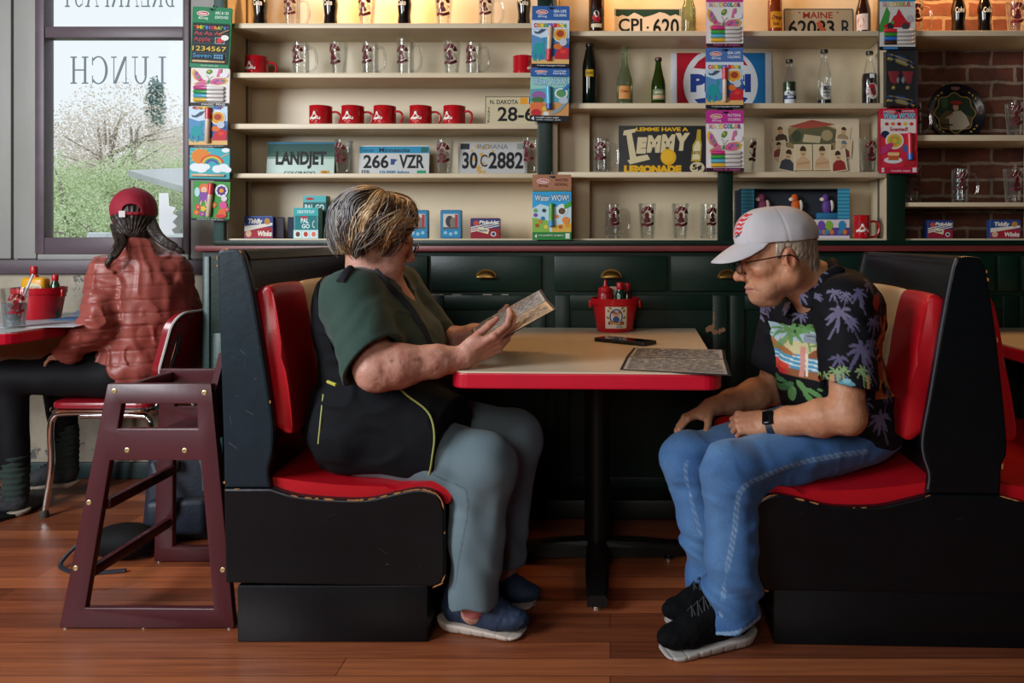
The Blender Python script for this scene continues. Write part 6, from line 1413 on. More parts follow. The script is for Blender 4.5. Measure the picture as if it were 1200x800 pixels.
# ------------------------------------------------------------------ people: continuous surfaces from smooth-blended distance fields
def V3(*a): return np.array(a, dtype=np.float64)
def nrm(v): v = np.asarray(v, float); return v/np.linalg.norm(v)
def PP(px, py, Y): return V3(W(px, Y), Y, Z(py, Y))
def vnoise(p, sc, seed=0.0):
    q = p*np.asarray(sc, float); i = np.floor(q); f = q-i; u = f*f*(3-2*f)
    def h(a, b, c):
        v = np.sin((i[:, 0]+a)*127.1+(i[:, 1]+b)*311.7+(i[:, 2]+c)*74.7+seed*17.3)*43758.5453
        return v-np.floor(v)
    x0 = h(0, 0, 0)*(1-u[:, 0])+h(1, 0, 0)*u[:, 0]; x1 = h(0, 1, 0)*(1-u[:, 0])+h(1, 1, 0)*u[:, 0]
    x2 = h(0, 0, 1)*(1-u[:, 0])+h(1, 0, 1)*u[:, 0]; x3 = h(0, 1, 1)*(1-u[:, 0])+h(1, 1, 1)*u[:, 0]
    y0 = x0*(1-u[:, 1])+x1*u[:, 1]; y1 = x2*(1-u[:, 1])+x3*u[:, 1]
    return (y0*(1-u[:, 2])+y1*u[:, 2])*2-1
def seg_t(p, a, b):
    ab = b-a; return np.clip(((p-a)@ab)/max(1e-12, ab@ab), 0, 1)
def seg_d(p, a, b):
    t = seg_t(p, a, b); return np.linalg.norm(p-(a+t[:, None]*(b-a)), axis=1), t
def poly_d(p, pts):
    d = None
    for a, b in zip(pts, pts[1:]):
        e, _ = seg_d(p, np.asarray(a, float), np.asarray(b, float)); d = e if d is None else np.minimum(d, e)
    return d
class Sdf:
    def __init__(s): s.pr = []; s.disp = None; s.damp = 0.0
    def cap(s, a, b, r1, r2=None, k=.02, op='u', flat=None):
        a = np.asarray(a, float); b = np.asarray(b, float); r2 = r1 if r2 is None else r2
        n, q = (None, 1) if flat is None else (nrm(flat[0]), flat[1])
        def f(p):
            if n is not None: p = p+((p-a)@n)[:, None]*n*(1/q-1)
            t = seg_t(p, a, b)
            d = np.linalg.norm(p-(a+t[:, None]*(b-a)), axis=1)-(r1+(r2-r1)*t)
            return d*(q if n is not None and q < 1 else 1)
        s.pr.append((f, (a+b)/2, np.linalg.norm(b-a)/2+max(r1, r2), k, op)); return s
    def chain(s, pts, rs, k=.02, op='u', flat=None):
        for i in range(len(pts)-1): s.cap(pts[i], pts[i+1], rs[i], rs[i+1], k, op, flat)
        return s
    def ell(s, c, r, R=None, k=.02, op='u'):
        c = np.asarray(c, float); r = np.asarray(r, float); R = np.eye(3) if R is None else np.asarray(R, float)   # rows of R are the axes
        def f(p):
            q = (p-c)@R.T; k0 = np.linalg.norm(q/r, axis=1); k1 = np.linalg.norm(q/(r*r), axis=1)
            return np.where(k1 < 1e-9, -r.min(), k0*(k0-1)/np.maximum(k1, 1e-9))
        s.pr.append((f, c, r.max(), k, op)); return s
    def box(s, c, h, R=None, rnd=.004, k=.01, op='u'):
        c = np.asarray(c, float); h = np.asarray(h, float); R = np.eye(3) if R is None else np.asarray(R, float)
        def f(p):
            q = np.abs((p-c)@R.T)-(h-rnd); return np.linalg.norm(np.maximum(q, 0), axis=1)+np.minimum(q.max(1), 0)-rnd
        s.pr.append((f, c, np.linalg.norm(h), k, op)); return s
    def plane(s, o, n, k=.004, near=None):
        """keep the side the normal points away from; near=(centre, radius): only cut there"""
        o = np.asarray(o, float); n = nrm(n)
        def f(p): return (p-o)@n
        if near is None: s.pr.append((f, o, 1e9, k, 'i'))
        else:
            c = np.asarray(near[0], float); R_ = near[1]
            def g(p): return np.where(np.linalg.norm(p-c, axis=1) < R_, (p-o)@n, -1.0)
            s.pr.append((g, c, R_, k, 'i'))
        return s
    def sub(s, o, c, R, k=.01):
        s.pr.append((lambda p: o.ev(p), np.asarray(c, float), R, k, 'u')); return s
    def sleeve(s, a, b, r1, r2, k=.02, th=.01, dep=.05, cut=None):
        """open-ended cloth tube from a to b"""
        a = np.asarray(a, float); b = np.asarray(b, float); L_ = np.linalg.norm(b-a); n = (b-a)/L_; cn = n if cut is None else nrm(cut)
        def f(p):
            t = np.clip(((p-a)@n)/L_, 0, 1.4); r = r1+(r2-r1)*np.minimum(t, 1); ax = np.linalg.norm(p-(a+(t*L_)[:, None]*n), axis=1)
            d = np.maximum(ax-r, (p-b)@cn)
            return np.maximum(d, -np.maximum(ax-(r-th), -((p-b)@cn)-dep))
        s.pr.append((f, (a+b)/2, L_/2+max(r1, r2)*1.2, k, 'u')); return s
    def ev(s, p, cull=None):
        d = np.full(len(p), .08)
        for f, c, R, k, op in s.pr:
            if cull is not None:
                if R < 1e8 and np.linalg.norm(c-cull[0])-R-cull[1] > .085+k: continue
            e = f(p)
            if op == 'u':
                if k > 0: h = np.maximum(k-np.abs(d-e), 0)/k; d = np.minimum(d, e)-h*h*k*.25
                else: d = np.minimum(d, e)
            elif op == 's':
                e = -e; h = np.maximum(k-np.abs(d-e), 0)/max(k, 1e-9); d = np.maximum(d, e)+h*h*k*.25
            else:
                h = np.maximum(k-np.abs(d-e), 0)/max(k, 1e-9); d = np.maximum(d, e)+h*h*k*.25
        if s.disp is not None: d = d+s.disp(p)
        return d
    def surf(s, h, nb=10):
        us = [(c, R) for f, c, R, k, op in s.pr if op == 'u']
        lo = np.min([c-R for c, R in us], 0)-.03; hi = np.max([c+R for c, R in us], 0)+.03
        B = nb*h; n = np.ceil((hi-lo)/B).astype(int); dims = n*nb+2
        gi = np.stack(np.meshgrid(*[np.arange(k) for k in n], indexing='ij'), -1).reshape(-1, 3)
        cen = lo+(gi+.5)*B; br = B*.87
        dc = np.concatenate([s.ev(cen[i:i+20000]) for i in range(0, len(cen), 20000)])
        act = gi[np.abs(dc) < br*1.35+s.damp]
        loc = np.stack(np.meshgrid(*[np.arange(nb+1)]*3, indexing='ij'), -1).reshape(-1, 3)
        def cid(c): return (c[..., 0].astype(np.int64)*dims[1]+c[..., 1])*dims[2]+c[..., 2]
        ids = []; vs = []; quads = []
        corners = np.array([(a, b, c) for a in (0, 1) for b in (0, 1) for c in (0, 1)])
        edges = [(i, j) for i in range(8) for j in range(i+1, 8) if np.abs(corners[i]-corners[j]).sum() == 1]
        for g in act:
            o = g*nb; p = lo+(loc+o)*h; d = s.ev(p, (lo+(g+.5)*B, br)).reshape(nb+1, nb+1, nb+1)
            sg = d < 0
            if sg.all() or not sg.any(): continue
            cs = [sg[a:nb+a, b:nb+b, c:nb+c] for a, b, c in corners]; cnt = sum(x.astype(np.int8) for x in cs)
            ci = np.argwhere((cnt > 0) & (cnt < 8))
            if len(ci):
                dv = np.stack([d[ci[:, 0]+a, ci[:, 1]+b, ci[:, 2]+c] for a, b, c in corners], 1)
                acc = np.zeros((len(ci), 3)); num = np.zeros(len(ci))
                for i, j in edges:
                    a, b = dv[:, i], dv[:, j]; m = (a < 0) != (b < 0)
                    t = np.where(m, a/np.where(m, a-b, 1), 0)
                    acc += np.where(m[:, None], corners[i]+t[:, None]*(corners[j]-corners[i]), 0); num += m
                vs.append(lo+(ci+o+acc/num[:, None])*h); ids.append(cid(ci+o))
            for ax in range(3):
                b1, b2 = (ax+1) % 3, (ax+2) % 3
                sl0 = [slice(0, nb)]*3; sl1 = list(sl0); sl1[ax] = slice(1, nb+1)
                A, C = sg[tuple(sl0)], sg[tuple(sl1)]
                e = np.argwhere(A != C)
                if not len(e): continue
                fl = A[e[:, 0], e[:, 1], e[:, 2]]; e = e+o
                u = np.zeros(3, int); u[b1] = 1; v = np.zeros(3, int); v[b2] = 1
                ok = (e[:, b1] > 0) & (e[:, b2] > 0); e = e[ok]; fl = fl[ok]
                q = np.stack([cid(e), cid(e-u), cid(e-u-v), cid(e-v)], 1)
                q[~fl] = q[~fl][:, ::-1]
                quads.append(q)
        ids = np.concatenate(ids); vs = np.concatenate(vs); quads = np.concatenate(quads)
        ids, first = np.unique(ids, return_index=True); vs = vs[first]
        k = np.searchsorted(ids, quads); k = np.clip(k, 0, len(ids)-1); good = (ids[k] == quads).all(1)
        return vs, k[good]
def relax(v, q, n=1, w=.5):
    for _ in range(n):
        acc = np.zeros_like(v); cnt = np.zeros(len(v))
        for i in range(4):
            j = q[:, (i+1) % 4]; np.add.at(acc, q[:, i], v[j]); np.add.at(cnt, q[:, i], 1); np.add.at(acc, j, v[q[:, i]]); np.add.at(cnt, j, 1)
        v = v*(1-w)+w*acc/np.maximum(cnt, 1)[:, None]
    return v
def np_obj(name, v, q, m, parent=None, origin=(0, 0, 0), col=None, loc=None, sm=1):
    if sm: v = relax(v, q, sm, .5)
    me = bpy.data.meshes.new(name); n = len(v); k = len(q)
    me.vertices.add(n); me.vertices.foreach_set('co', (v-np.asarray(origin)).astype(np.float32).ravel())
    me.loops.add(4*k); me.loops.foreach_set('vertex_index', q.astype(np.int32).ravel())
    me.polygons.add(k); me.polygons.foreach_set('loop_start', np.arange(0, 4*k, 4, dtype=np.int32)); me.polygons.foreach_set('loop_total', np.full(k, 4, np.int32))
    me.polygons.foreach_set('use_smooth', np.ones(k, bool)); me.update(calc_edges=True); me.validate()
    if col is not None:
        c = col(v); a = me.attributes.new('Col', 'FLOAT_COLOR', 'POINT'); a.data.foreach_set('color', np.concatenate([c, np.ones((n, 1))], 1).astype(np.float32).ravel())
    me.materials.append(m)
    o = bpy.data.objects.new(name, me); COL.objects.link(o)
    if parent is not None: o.parent = parent
    if loc is not None: o.location = loc
    return o
def LC(h): return np.array(lin(h))
def mixc(c, m, col): c += (LC(col)-c)*np.clip(m, 0, 1)[:, None]; return c
def hit(S_, px, py, t0=1.6, t1=4.2, off=0.0):
    """the point of a surface that a picture point looks at"""
    d = V3((px-VX)/FPX, 1, (VY-py)/FPX); ts = np.linspace(t0, t1, 520); p = V3(0, -CAM_D, CAM_H)+ts[:, None]*d; e = S_.ev(p)
    i = np.argmax(e < off)
    if not e[i] < off: return None
    if i == 0: return p[i]
    t = (e[i-1]-off)/(e[i-1]-e[i]); return p[i-1]+(p[i]-p[i-1])*t
class Frame:
    """local axes: x forward, y to the person's left, z up"""
    def __init__(s, c, fwd, up, sc=1.0):
        s.c = np.asarray(c, float); s.f = nrm(fwd); u = np.asarray(up, float); s.u = nrm(u-s.f*(u@s.f)); s.l = np.cross(s.u, s.f); s.s = sc; s.R = np.stack([s.f, s.l, s.u])
    def __call__(s, x, y, z): return s.c+s.s*(x*s.f+y*s.l+z*s.u)
    def inv(s, p): return ((p-s.c)@s.R.T)/s.s
def yawpitch(yaw, pitch, roll=0):
    """yaw measured from +x counter-clockwise, pitch down positive (degrees)"""
    y, p = math.radians(yaw), math.radians(pitch); f = V3(math.cos(y)*math.cos(p), math.sin(y)*math.cos(p), -math.sin(p)); u = V3(math.cos(y)*math.sin(p), math.sin(y)*math.sin(p), math.cos(p))
    if roll:
        r = math.radians(roll); l = np.cross(u, f); u = u*math.cos(r)+l*math.sin(r)
    return f, u
def head(S_, F, neck, male=True, nr=.058, heavy=0.0):
    s = F.s
    S_.ell(F(-.012, 0, .03), V3(.099, .077, .088)*s, F.R, k=0)
    S_.ell(F(.03, 0, -.025), V3(.062, .06, .075)*s, F.R, k=.03*s)
    for y in (-1, 1):
        S_.cap(F(-.004, y*.054, -.055), F(.068, y*.013, -.097), .021*s, .018*s, k=.03*s)
        S_.ell(F(.056, y*.047, -.026), V3(.027, .02, .02)*s, F.R, k=.018*s)
        S_.cap(F(.072, y*.052, .013), F(.09, y*.012, .016), (.011 if male else .008)*s, None, k=.014*s)
    S_.ell(F(.075, 0, -.1), V3(.017, .02, .015)*s, F.R, k=.016*s)
    S_.ell(F(.066, 0, -.068), V3(.029, .034, .03)*s, F.R, k=.018*s)
    if heavy:
        S_.ell(F(.035, 0, -.118), V3(.05, .046, .03)*s*heavy, F.R, k=.03*s)
        for y in (-1, 1): S_.ell(F(.05, y*.04, -.075), V3(.03, .024, .034)*s*heavy, F.R, k=.025*s)
    for y in (-1, 1): S_.ell(F(.099, y*.031, -.001), V3(.012, .018, .012)*s, F.R, k=.012*s, op='s')
    nb = 1.0 if male else .86
    S_.cap(F(.090, 0, .010), F(.113*nb+.012*(1-nb)/.14, 0, -.034), .0085*s, .0105*s, k=.012*s)
    S_.ell(F(.114 if male else .109, 0, -.038), V3(.0125, .0115, .011)*s*nb, F.R, k=.012*s)
    for y in (-1, 1):
        S_.ell(F(.1, y*.0125, -.045), V3(.012, .0078, .008)*s*nb, F.R, k=.011*s)
        S_.ell(F(.106, y*.006, -.054), V3(.005, .0035, .004)*s, F.R, k=.003*s, op='s')
        S_.ell(F(.0775, y*.032, -.001), V3(.0155, .0165, .0135)*s, F.R, k=.006*s)        # lids over the eyeball
        S_.cap(F(.088, y*.024, -.0155), F(.082, y*.044, -.0165), .004*s, .0035*s, k=.008*s)   # bag under the eye
    for y in (-1, 1):
        S_.cap(F(.0955, y*.003, -.0695), F(.081, y*.024, -.0745), .0062*s, .004*s, k=.006*s)
        S_.cap(F(.0935, y*.002, -.081), F(.081, y*.021, -.0785), .0068*s, .004*s, k=.006*s)
    for y in (-1, 1): S_.cap(F(.1025, 0, -.0757), F(.085, y*.026, -.0768), .0018*s, .0012*s, k=.004*s, op='s')
    for y in (-1, 1): S_.chain([F(.098, y*.018, -.042), F(.092, y*.031, -.062), F(.082, y*.036, -.082)], [.0022*s, .0026*s, .0016*s], k=.008*s, op='s')   # smile fold
    # ears
    for y in (-1, 1):
        a = F(-.012, y*.076, -.012); ax = np.stack([nrm(F.f*.9+F.l*y*.35), nrm(F.l*y-F.f*.35), F.u])
        S_.ell(a, V3(.019, .009, .031)*s, ax, k=.006*s)
        S_.ell(a+(F.l*y*.010+F.f*.003)*s, V3(.011, .007, .019)*s, ax, k=.004*s, op='s')
        S_.ell(F(-.006, y*.077, -.036), V3(.009, .006, .009)*s, ax, k=.005*s)
        S_.cap(F(.004, y*.073, -.004), F(.006, y*.073, -.02), .005*s, .004*s, k=.005*s)
    S_.cap(F(-.032, 0, -.05), neck, nr*s, nr*1.12*s, k=.035*s)
    for y in (-1, 1): S_.cap(F(-.02, y*.055, -.06), neck+F.f*.035*s+F.l*y*.018*s, .016*s, .016*s, k=.03*s)

def skin_head_col(c, p, F, lipcol, browcol, cheek='#b4604a'):
    q = F.inv(p); x, y, z = q.T; ay = np.abs(y)
    on = (np.linalg.norm(q, axis=1) < .2)
    mixc(c, on*np.clip(1-np.sqrt(((x-.075)/.04)**2+((ay-.042)/.03)**2+((z+.035)/.03)**2), 0, 1)*.5, cheek)
    mixc(c, on*np.clip(1.3-np.sqrt(((x-.11)/.022)**2+(y/.02)**2+((z+.042)/.018)**2), 0, 1)*.45, cheek)
    mixc(c, on*(x > .075)*(ay < .024)*np.clip(1-np.abs((z+.0757)/.0105)**3, 0, 1)*.75, lipcol)
    mixc(c, on*(x > .07)*(ay < .027)*np.clip(1-np.abs((z+.0759)/.0016), 0, 1)*.8, '#4a221c')
    bz = .021+.004*np.sin(np.clip((ay-.014)/.036, 0, 1)*PI)
    mixc(c, on*(x > .06)*(ay > .014)*(ay < .052)*np.clip(1-np.abs((z-bz)/.0055)**2, 0, 1)*.7, browcol)
    mixc(c, on*(x > .07)*np.clip(1-np.sqrt(((ay-.032)/.017)**2+((z+.0035)/.0022)**2), 0, 1)*1.6, '#2a1a16')
    mixc(c, on*np.clip(1-np.sqrt(((x+.012)/.03)**2+((ay-.08)/.02)**2+((z+.012)/.035)**2), 0, 1)*.6, cheek)
    return c
FING = [((.020, .095), (.044, .026, .021), .0094), ((.002, .098), (.049, .030, .022), .0096), ((-.016, .093), (.045, .028, .022), .0092), ((-.033, .084), (.035, .021, .019), .0082)]
def hand(S_, wrist, d, n, left, curls, thumb, sc=1.0, wr=.026, splay=1.0):
    """d towards the fingers, n out of the back of the hand; curls: 4 triples of degrees; thumb: (lift towards the palm, out to the side, bend)"""
    d = nrm(d); n = np.asarray(n, float); n = nrm(n-d*(n@d)); t = np.cross(d, n) if left else np.cross(n, d)
    w_ = np.asarray(wrist, float); pt = lambda a, b, c: w_+sc*(a*d+b*t+c*n)
    S_.cap(pt(-.02, 0, 0), pt(.012, 0, 0), wr*sc*1.0, wr*sc*.98, k=.015, flat=(n, .78))
    S_.ell(pt(.05, -.004, -.002), V3(.046, .036, .0145)*sc, np.stack([d, t, n]), k=.015)
    S_.ell(pt(.035, .022, -.010), V3(.03, .016, .014)*sc, np.stack([nrm(d+t*.4), nrm(t-d*.4), n]), k=.012)
    S_.ell(pt(.04, -.026, -.008), V3(.034, .013, .013)*sc, np.stack([d, t, n]), k=.012)
    tips = []
    for (by, bx), L_, r in FING: S_.cap(pt(.02, by*.7, .002), pt(bx, by, .003), .0095*sc, r*1.12*sc, k=.010)
    for i, ((by, bx), L_, r) in enumerate(FING):
        base = pt(bx, by, .002); ang = 0; dirp = nrm(d+t*by*2.0*splay); pos = base; S_.ell(pos+n*.001, V3(1, 1, 1)*r*1.12*sc, None, k=.005)
        for j in range(3):
            ang += math.radians(curls[i][j]); dd = dirp*math.cos(ang)-n*math.sin(ang); nx = pos+dd*L_[j]*sc
            S_.cap(pos, nx, r*(1.02-.09*j)*sc, r*(.95-.09*j)*sc, k=.0025); 
            pos = nx
        tips.append(pos)
    lift, out, bend = [math.radians(v) for v in thumb]
    pos = pt(.018, .022, -.006); dd = nrm(d*math.cos(out)*math.cos(lift)+t*math.sin(out)*math.cos(lift)-n*math.sin(lift))
    nx = pos+dd*.044*sc; S_.cap(pos, nx, .0145*sc, .0115*sc, k=.010); pos = nx
    ax = nrm(np.cross(dd, n)); inw = nrm(d*.9-n*.25-t*.15)
    for L_, r0, r1, b in ((.034, .0112, .0102, bend), (.028, .0102, .0078, bend)):
        dd = nrm(dd*math.cos(b)+inw*math.sin(b)); nx = pos+dd*L_*sc; S_.cap(pos, nx, r0*sc, r1*sc, k=.003); pos = nx
    return tips, pos, t
def shoe(parent, org, H, T, ankle, mu, ms, seed, accent=None, lacecol='#1d1f22', name='shoe', spring=.0):
    H = np.asarray(H, float); T = np.asarray(T, float); L_ = np.linalg.norm((T-H)[:2]); f = nrm(V3(T[0]-H[0], T[1]-H[1], 0)); F = Frame(V3(H[0], H[1], 0), f, V3(0, 0, 1)); k = L_/.29
    q = lambda x, y, z: F(x*k, y*k, z*k)
    S1 = Sdf(); S1.cap(q(.055, 0, .02), q(.225, .004, .02), .043*k, .05*k, k=.0); S1.ell(q(.232, .002, .022), V3(.06, .046, .03)*k, F.R, k=.02); S1.ell(q(.05, 0, .03), V3(.055, .04, .034)*k, F.R, k=.02)
    S1.plane(q(0, 0, .031), V3(0, 0, 1)+f*.07, .006); S1.plane(q(0, 0, .0), V3(0, 0, -1), .006); S1.plane(q(.255, 0, 0), f*.42-V3(0, 0, 1), .012); S1.plane(q(.02, 0, 0), -f*.5-V3(0, 0, 1), .01)
    S1.disp = lambda p: .0016*(np.sin(F.inv(p)[:, 0]*170) > .93)*(F.inv(p)[:, 2] < .016)
    S2 = Sdf(); S2.ell(q(.215, .002, .045), V3(.068, .043, .032)*k, F.R, k=0); S2.cap(q(.055, 0, .055), q(.18, 0, .048), .037*k, .041*k, k=.02); S2.cap(q(.05, 0, .07), q(.068, 0, .115), .037*k, .043*k, k=.02); S2.cap(q(.09, 0, .105), q(.19, 0, .062), .036*k, .033*k, k=.02)
    S2.cap(q(.072, 0, .118), q(.085, 0, .18), .034*k, .034*k, k=.01, op='s'); S2.plane(q(0, 0, .128), V3(0, 0, 1)-f*.35, .006); S2.plane(q(0, 0, .026), V3(0, 0, -1)-f*.07, .004)
    S2.disp = lambda p: .0016*vnoise(p, 90, seed)+.001*vnoise(p, 300, seed+1); S2.damp = .003
    v, fq = S2.surf(.0032); up = np_obj(name, v, fq, mu, parent, org)
    v, fq = S1.surf(.0032); np_obj('sole', v, fq, ms, up, org)
    mb = MB(); o = Vector(org)
    for i in range(5):
        x = .112+.017*i; z = .118-.0095*i+.030
        for sg in (-1, 1):
            mb.tube([Vector(q(x, -.022*sg, z-.022))-o, Vector(q(x+.005, 0, z+.0035))-o, Vector(q(x+.012, .022*sg, z-.024))-o], .0026*k, None, 6)
    mb.tube(smooth_path([Vector(q(.11, 0, .118))-o, Vector(q(.1, -.03, .122))-o, Vector(q(.12, -.045, .10))-o, Vector(q(.125, -.02, .105))-o], 5), .0022, None, 6)
    mb.tube(smooth_path([Vector(q(.11, 0, .118))-o, Vector(q(.1, .03, .122))-o, Vector(q(.13, .04, .10))-o], 5), .0022, None, 6)
    mb.build('laces', mat('laces_'+lacecol[1:], lacecol, .7), up)
    if accent: accent(up, q, o, k, F)
    return up
m_skin_m = mat('tanned_skin', '#c08a6c', .48, vcol=True, noise=(70, .10), bump=(320, .12), spec=.4, sss=.12)
m_skin_w = mat('freckled_skin', '#c08a78', .48, vcol=True, noise=(60, .14), bump=(260, .12), spec=.4, sss=.12)
m_cloth = mat('printed_cotton', '#15161b', .8, vcol=True, bump=(420, .08), spec=.2)
m_denim = mat('denim', '#33608f', .8, vcol=True, noise=(140, .16), bump=(500, .15), sheen=.1)
m_knit = mat('soft_cotton', '#1f3a33', .85, vcol=True, bump=(420, .1), sheen=.12)
m_puff = mat('quilted_nylon', '#8a3f36', .42, vcol=True, bump=(160, .1), sheen=.1)
m_hairm = mat('hair_strands', '#4a3a2a', .45, vcol=True, spec=.4)
m_glasses = mat('dark_metal_frames', '#1a1a1e', .25, metal=.7)
m_lens = glass_mat('spectacle_lens', '#f4f6f6', refl=.35)
def obj_tube(name, pts, r, m, parent, org, n=8, closed=False):
    mb = MB(); mb.tube([Vector(p)-Vector(org) for p in pts], r, None, n, closed=closed); return mb.build(name, m, parent)
def glasses(parent, org, F, m=None, tilt=0):
    mb = MB(); o = Vector(org)
    for y in (-1, 1):
        ring = []
        for k in range(24):
            a = 2*PI*k/24; cx = math.copysign(abs(math.cos(a))**.75, math.cos(a)); cz = math.copysign(abs(math.sin(a))**.75, math.sin(a))
            yy = y*.033+cx*.025; ring.append(Vector(F(.114-.10*(abs(yy)-.01)**1.0*.35, yy, -.006+cz*.0175))-o)
        mb.tube(ring, .0013*F.s, None, 6, closed=True)
        mb.tube([Vector(F(.103, y*.058, .003))-o, Vector(F(.092, y*.072, .004))-o, Vector(F(.03, y*.0785, .004))-o, Vector(F(-.012, y*.081, .002))-o, Vector(F(-.03, y*.079, -.014))-o], .0016*F.s, None, 6)
    mb.tube(smooth_path([Vector(F(.115, -.009, -.001))-o, Vector(F(.1175, 0, .002))-o, Vector(F(.115, .009, -.001))-o], 4), .0013*F.s, None, 6)
    g = mb.build('glasses', m or m_glasses, parent)
    mb = MB()
    for y in (-1, 1):
        pts = []
        for k in range(20):
            a = 2*PI*k/20; cx = math.copysign(abs(math.cos(a))**.75, math.cos(a)); cz = math.copysign(abs(math.sin(a))**.75, math.sin(a)); yy = y*.033+cx*.0245; pts.append(Vector(F(.114-.10*(abs(yy)-.01)*.35, yy, -.006+cz*.017))-o)
        mb.add(pts, [tuple(range(20))])
    mb.build('lens', m_lens, g)
def cap_hat(parent, org, F, m, colfn, name='cap', brim=True, brimlen=.075, zb=.045, tiltb=.10, back_gap=False, hgt=1.0):
    """baseball cap: crown shell, button, visor (part)"""
    s = F.s; S1 = Sdf()
    ax = F.R
    S1.ell(F(-.012, 0, .045), V3(.113, .090, .105*hgt)*s, ax, k=0); S1.ell(F(.035, 0, .075), V3(.06, .066, .066*hgt)*s, ax, k=.03*s)
    S1.ell(F(-.014, 0, .03), V3(.104, .082, .098*hgt)*s, ax, k=.002, op='s')
    zn = -F.u*s; S1.plane(F(0, 0, zb-.012), -F.u-F.f*tiltb, .003)
    if back_gap:
        S1.ell(F(-.115, 0, zb+.012), V3(.05, .033, .024)*s, ax, k=.004, op='s')
        S1.chain([F(-.106, .04, zb-.004), F(-.119, .02, zb-.004), F(-.1215, 0, zb-.004), F(-.119, -.02, zb-.004), F(-.106, -.04, zb-.004)], [.007*s]*5, k=.002)
    def disp(p):
        q = F.inv(p); a = np.arctan2(q[:, 1], q[:, 0]+.012); seam = np.abs(((a/(PI/3)+.5+.5) % 1)-.5)
        return .0014*np.exp(-(seam/.035)**2)+.0014*vnoise(p, 28, 3)+.0006*np.exp(-((q[:, 2]-zb-.014+q[:, 0]*tiltb)/.0012)**2)
    S1.disp = disp; S1.damp = .004
    v, q = S1.surf(.0028); c = np_obj(name, v, q, m, parent, org, colfn)
    mb = MB(); mb.sphere(tuple(Vector(F(-.008, 0, .151*hgt+.0))-Vector(org)), .0075*s, None, None, 12, 8); mb.build('button', flat('#c8c4c4') if not back_gap else m, c)
    if brim:
        mb = MB(); n, k = 18, 10; top = []; bot = []
        for j in range(k+1):
            t = j/k
            for i in range(n+1):
                u = -1+2*i/n; a = u*1.18; r0x, r0y = .098, .083
                x0 = -.004+r0x*math.cos(a); y0 = r0y*math.sin(a)
                ext = brimlen*math.sqrt(max(0, 1-abs(u*.98)**2.4)); x = x0+.004+ext*t; y = y0*(1.02+.10*t*(1-abs(u)))
                e_ = ext/brimlen; z = zb-.008-x0*tiltb-((y/.083)**2*.016*(t**.8)+.022*t+.014*t*t)*e_
                top.append(Vector(F(x, y, z+.0015))-Vector(org)); bot.append(Vector(F(x, y, z-.0022))-Vector(org))
        N = (n+1)*(k+1); fs = []
        for j in range(k):
            for i in range(n):
                a = j*(n+1)+i; fs += [(a, a+1, a+n+2, a+n+1), (N+a, N+a+n+1, N+a+n+2, N+a+1)]
        rim = [k*(n+1)+i for i in range(n+1)]; fs += [(rim[i], rim[i+1], N+rim[i+1], N+rim[i]) for i in range(n)]; fs += [(j*(n+1)+e, (j+1)*(n+1)+e, N+(j+1)*(n+1)+e, N+j*(n+1)+e) for j in range(k) for e in (0, n)]
        mb.add(top+bot, fs, None, True); mb.build('visor', mat('white_visor', '#b6b4b8', .8) if not back_gap else m, c, auto=50)
    return c
# ---- the man in the white cap
MO = V3(.62, .20, 0)
fm, um = yawpitch(187, 11); FH = Frame(V3(.484, .115, 1.070), fm, um, 1.08)
RB = np.stack([V3(math.cos(math.radians(200)), math.sin(math.radians(200)), 0), V3(-math.sin(math.radians(200)), math.cos(math.radians(200)), 0), V3(0, 0, 1)])
nbase = V3(.605, .16, .985)
sh_n, sh_f = V3(.668, .035, .932), V3(.578, .385, .925)
el_n, wr_n = V3(.650, -.02, .632), V3(.462, .085, .588)
el_f, wr_f = V3(.545, .455, .612), V3(.322, .345, .575)
def man_body():
    S1 = Sdf(); head(S1, FH, nbase, True, .060, .55)
    S1.ell(V3(.672, .205, .82), V3(.095, .155, .17), RB, k=.04); S1.ell(V3(.685, .24, .66), V3(.12, .155, .16), RB, k=.04); S1.ell(V3(.74, .28, .54), V3(.11, .16, .085), RB, k=.04)
    S1.cap(sh_n, sh_f, .05, k=.04); S1.cap(nbase+V3(0, 0, -.02), V3(.66, .2, .88), .062, .08, k=.04)
    for a, b, c, sg in ((sh_n, el_n, wr_n, 1), (sh_f, el_f, wr_f, 0)):
        S1.cap(a, b, .058, .047, k=.03); d = nrm(c-b)
        S1.chain([b, b+d*.07, b+d*.17, c], [.046, .051, .038, .029], k=.02)
        S1.ell(b+V3(.012, 0, -.008), V3(.04, .04, .042), None, k=.02)
    # near (left) hand: loose fist on the thigh, back of the hand to the camera
    hand(S1, wr_n, V3(-.93, .30, -.02), V3(-.02, -.80, .58), True, [(58, 92, 60), (62, 95, 62), (64, 95, 62), (66, 92, 60)], (38, 30, 34), .98, .031)
    # far (right) hand: relaxed over the knee
    hand(S1, wr_f, V3(-.84, -.36, -.30), V3(-.36, .02, .92), False, [(22, 40, 16), (30, 38, 16), (32, 42, 18), (30, 44, 20)], (38, 36, 8), .98, .031, 1.15)
    # legs and feet inside the jeans and shoes
    S1.chain([V3(.72, .18, .52), V3(.335, .025, .465), V3(.335, .0, .12), V3(.335, .0, .07)], [.07, .055, .036, .036], k=.02); S1.chain([V3(.74, .39, .52), V3(.245, .25, .432), V3(.305, .18, .12), V3(.305, .18, .07)], [.07, .055, .036, .036], k=.02)
    S1.cap(V3(.335, .0, .07), V3(.23, -.04, .045), .028, .02, k=.02); S1.cap(V3(.305, .18, .07), V3(.22, .135, .045), .028, .02, k=.02)
    S1.disp = lambda p: .0011*vnoise(p, 55, 2)+.0009*np.abs(vnoise(p, 120, 5)); S1.damp = .003
    return S1
SB = man_body(); v, q = SB.surf(.0026)
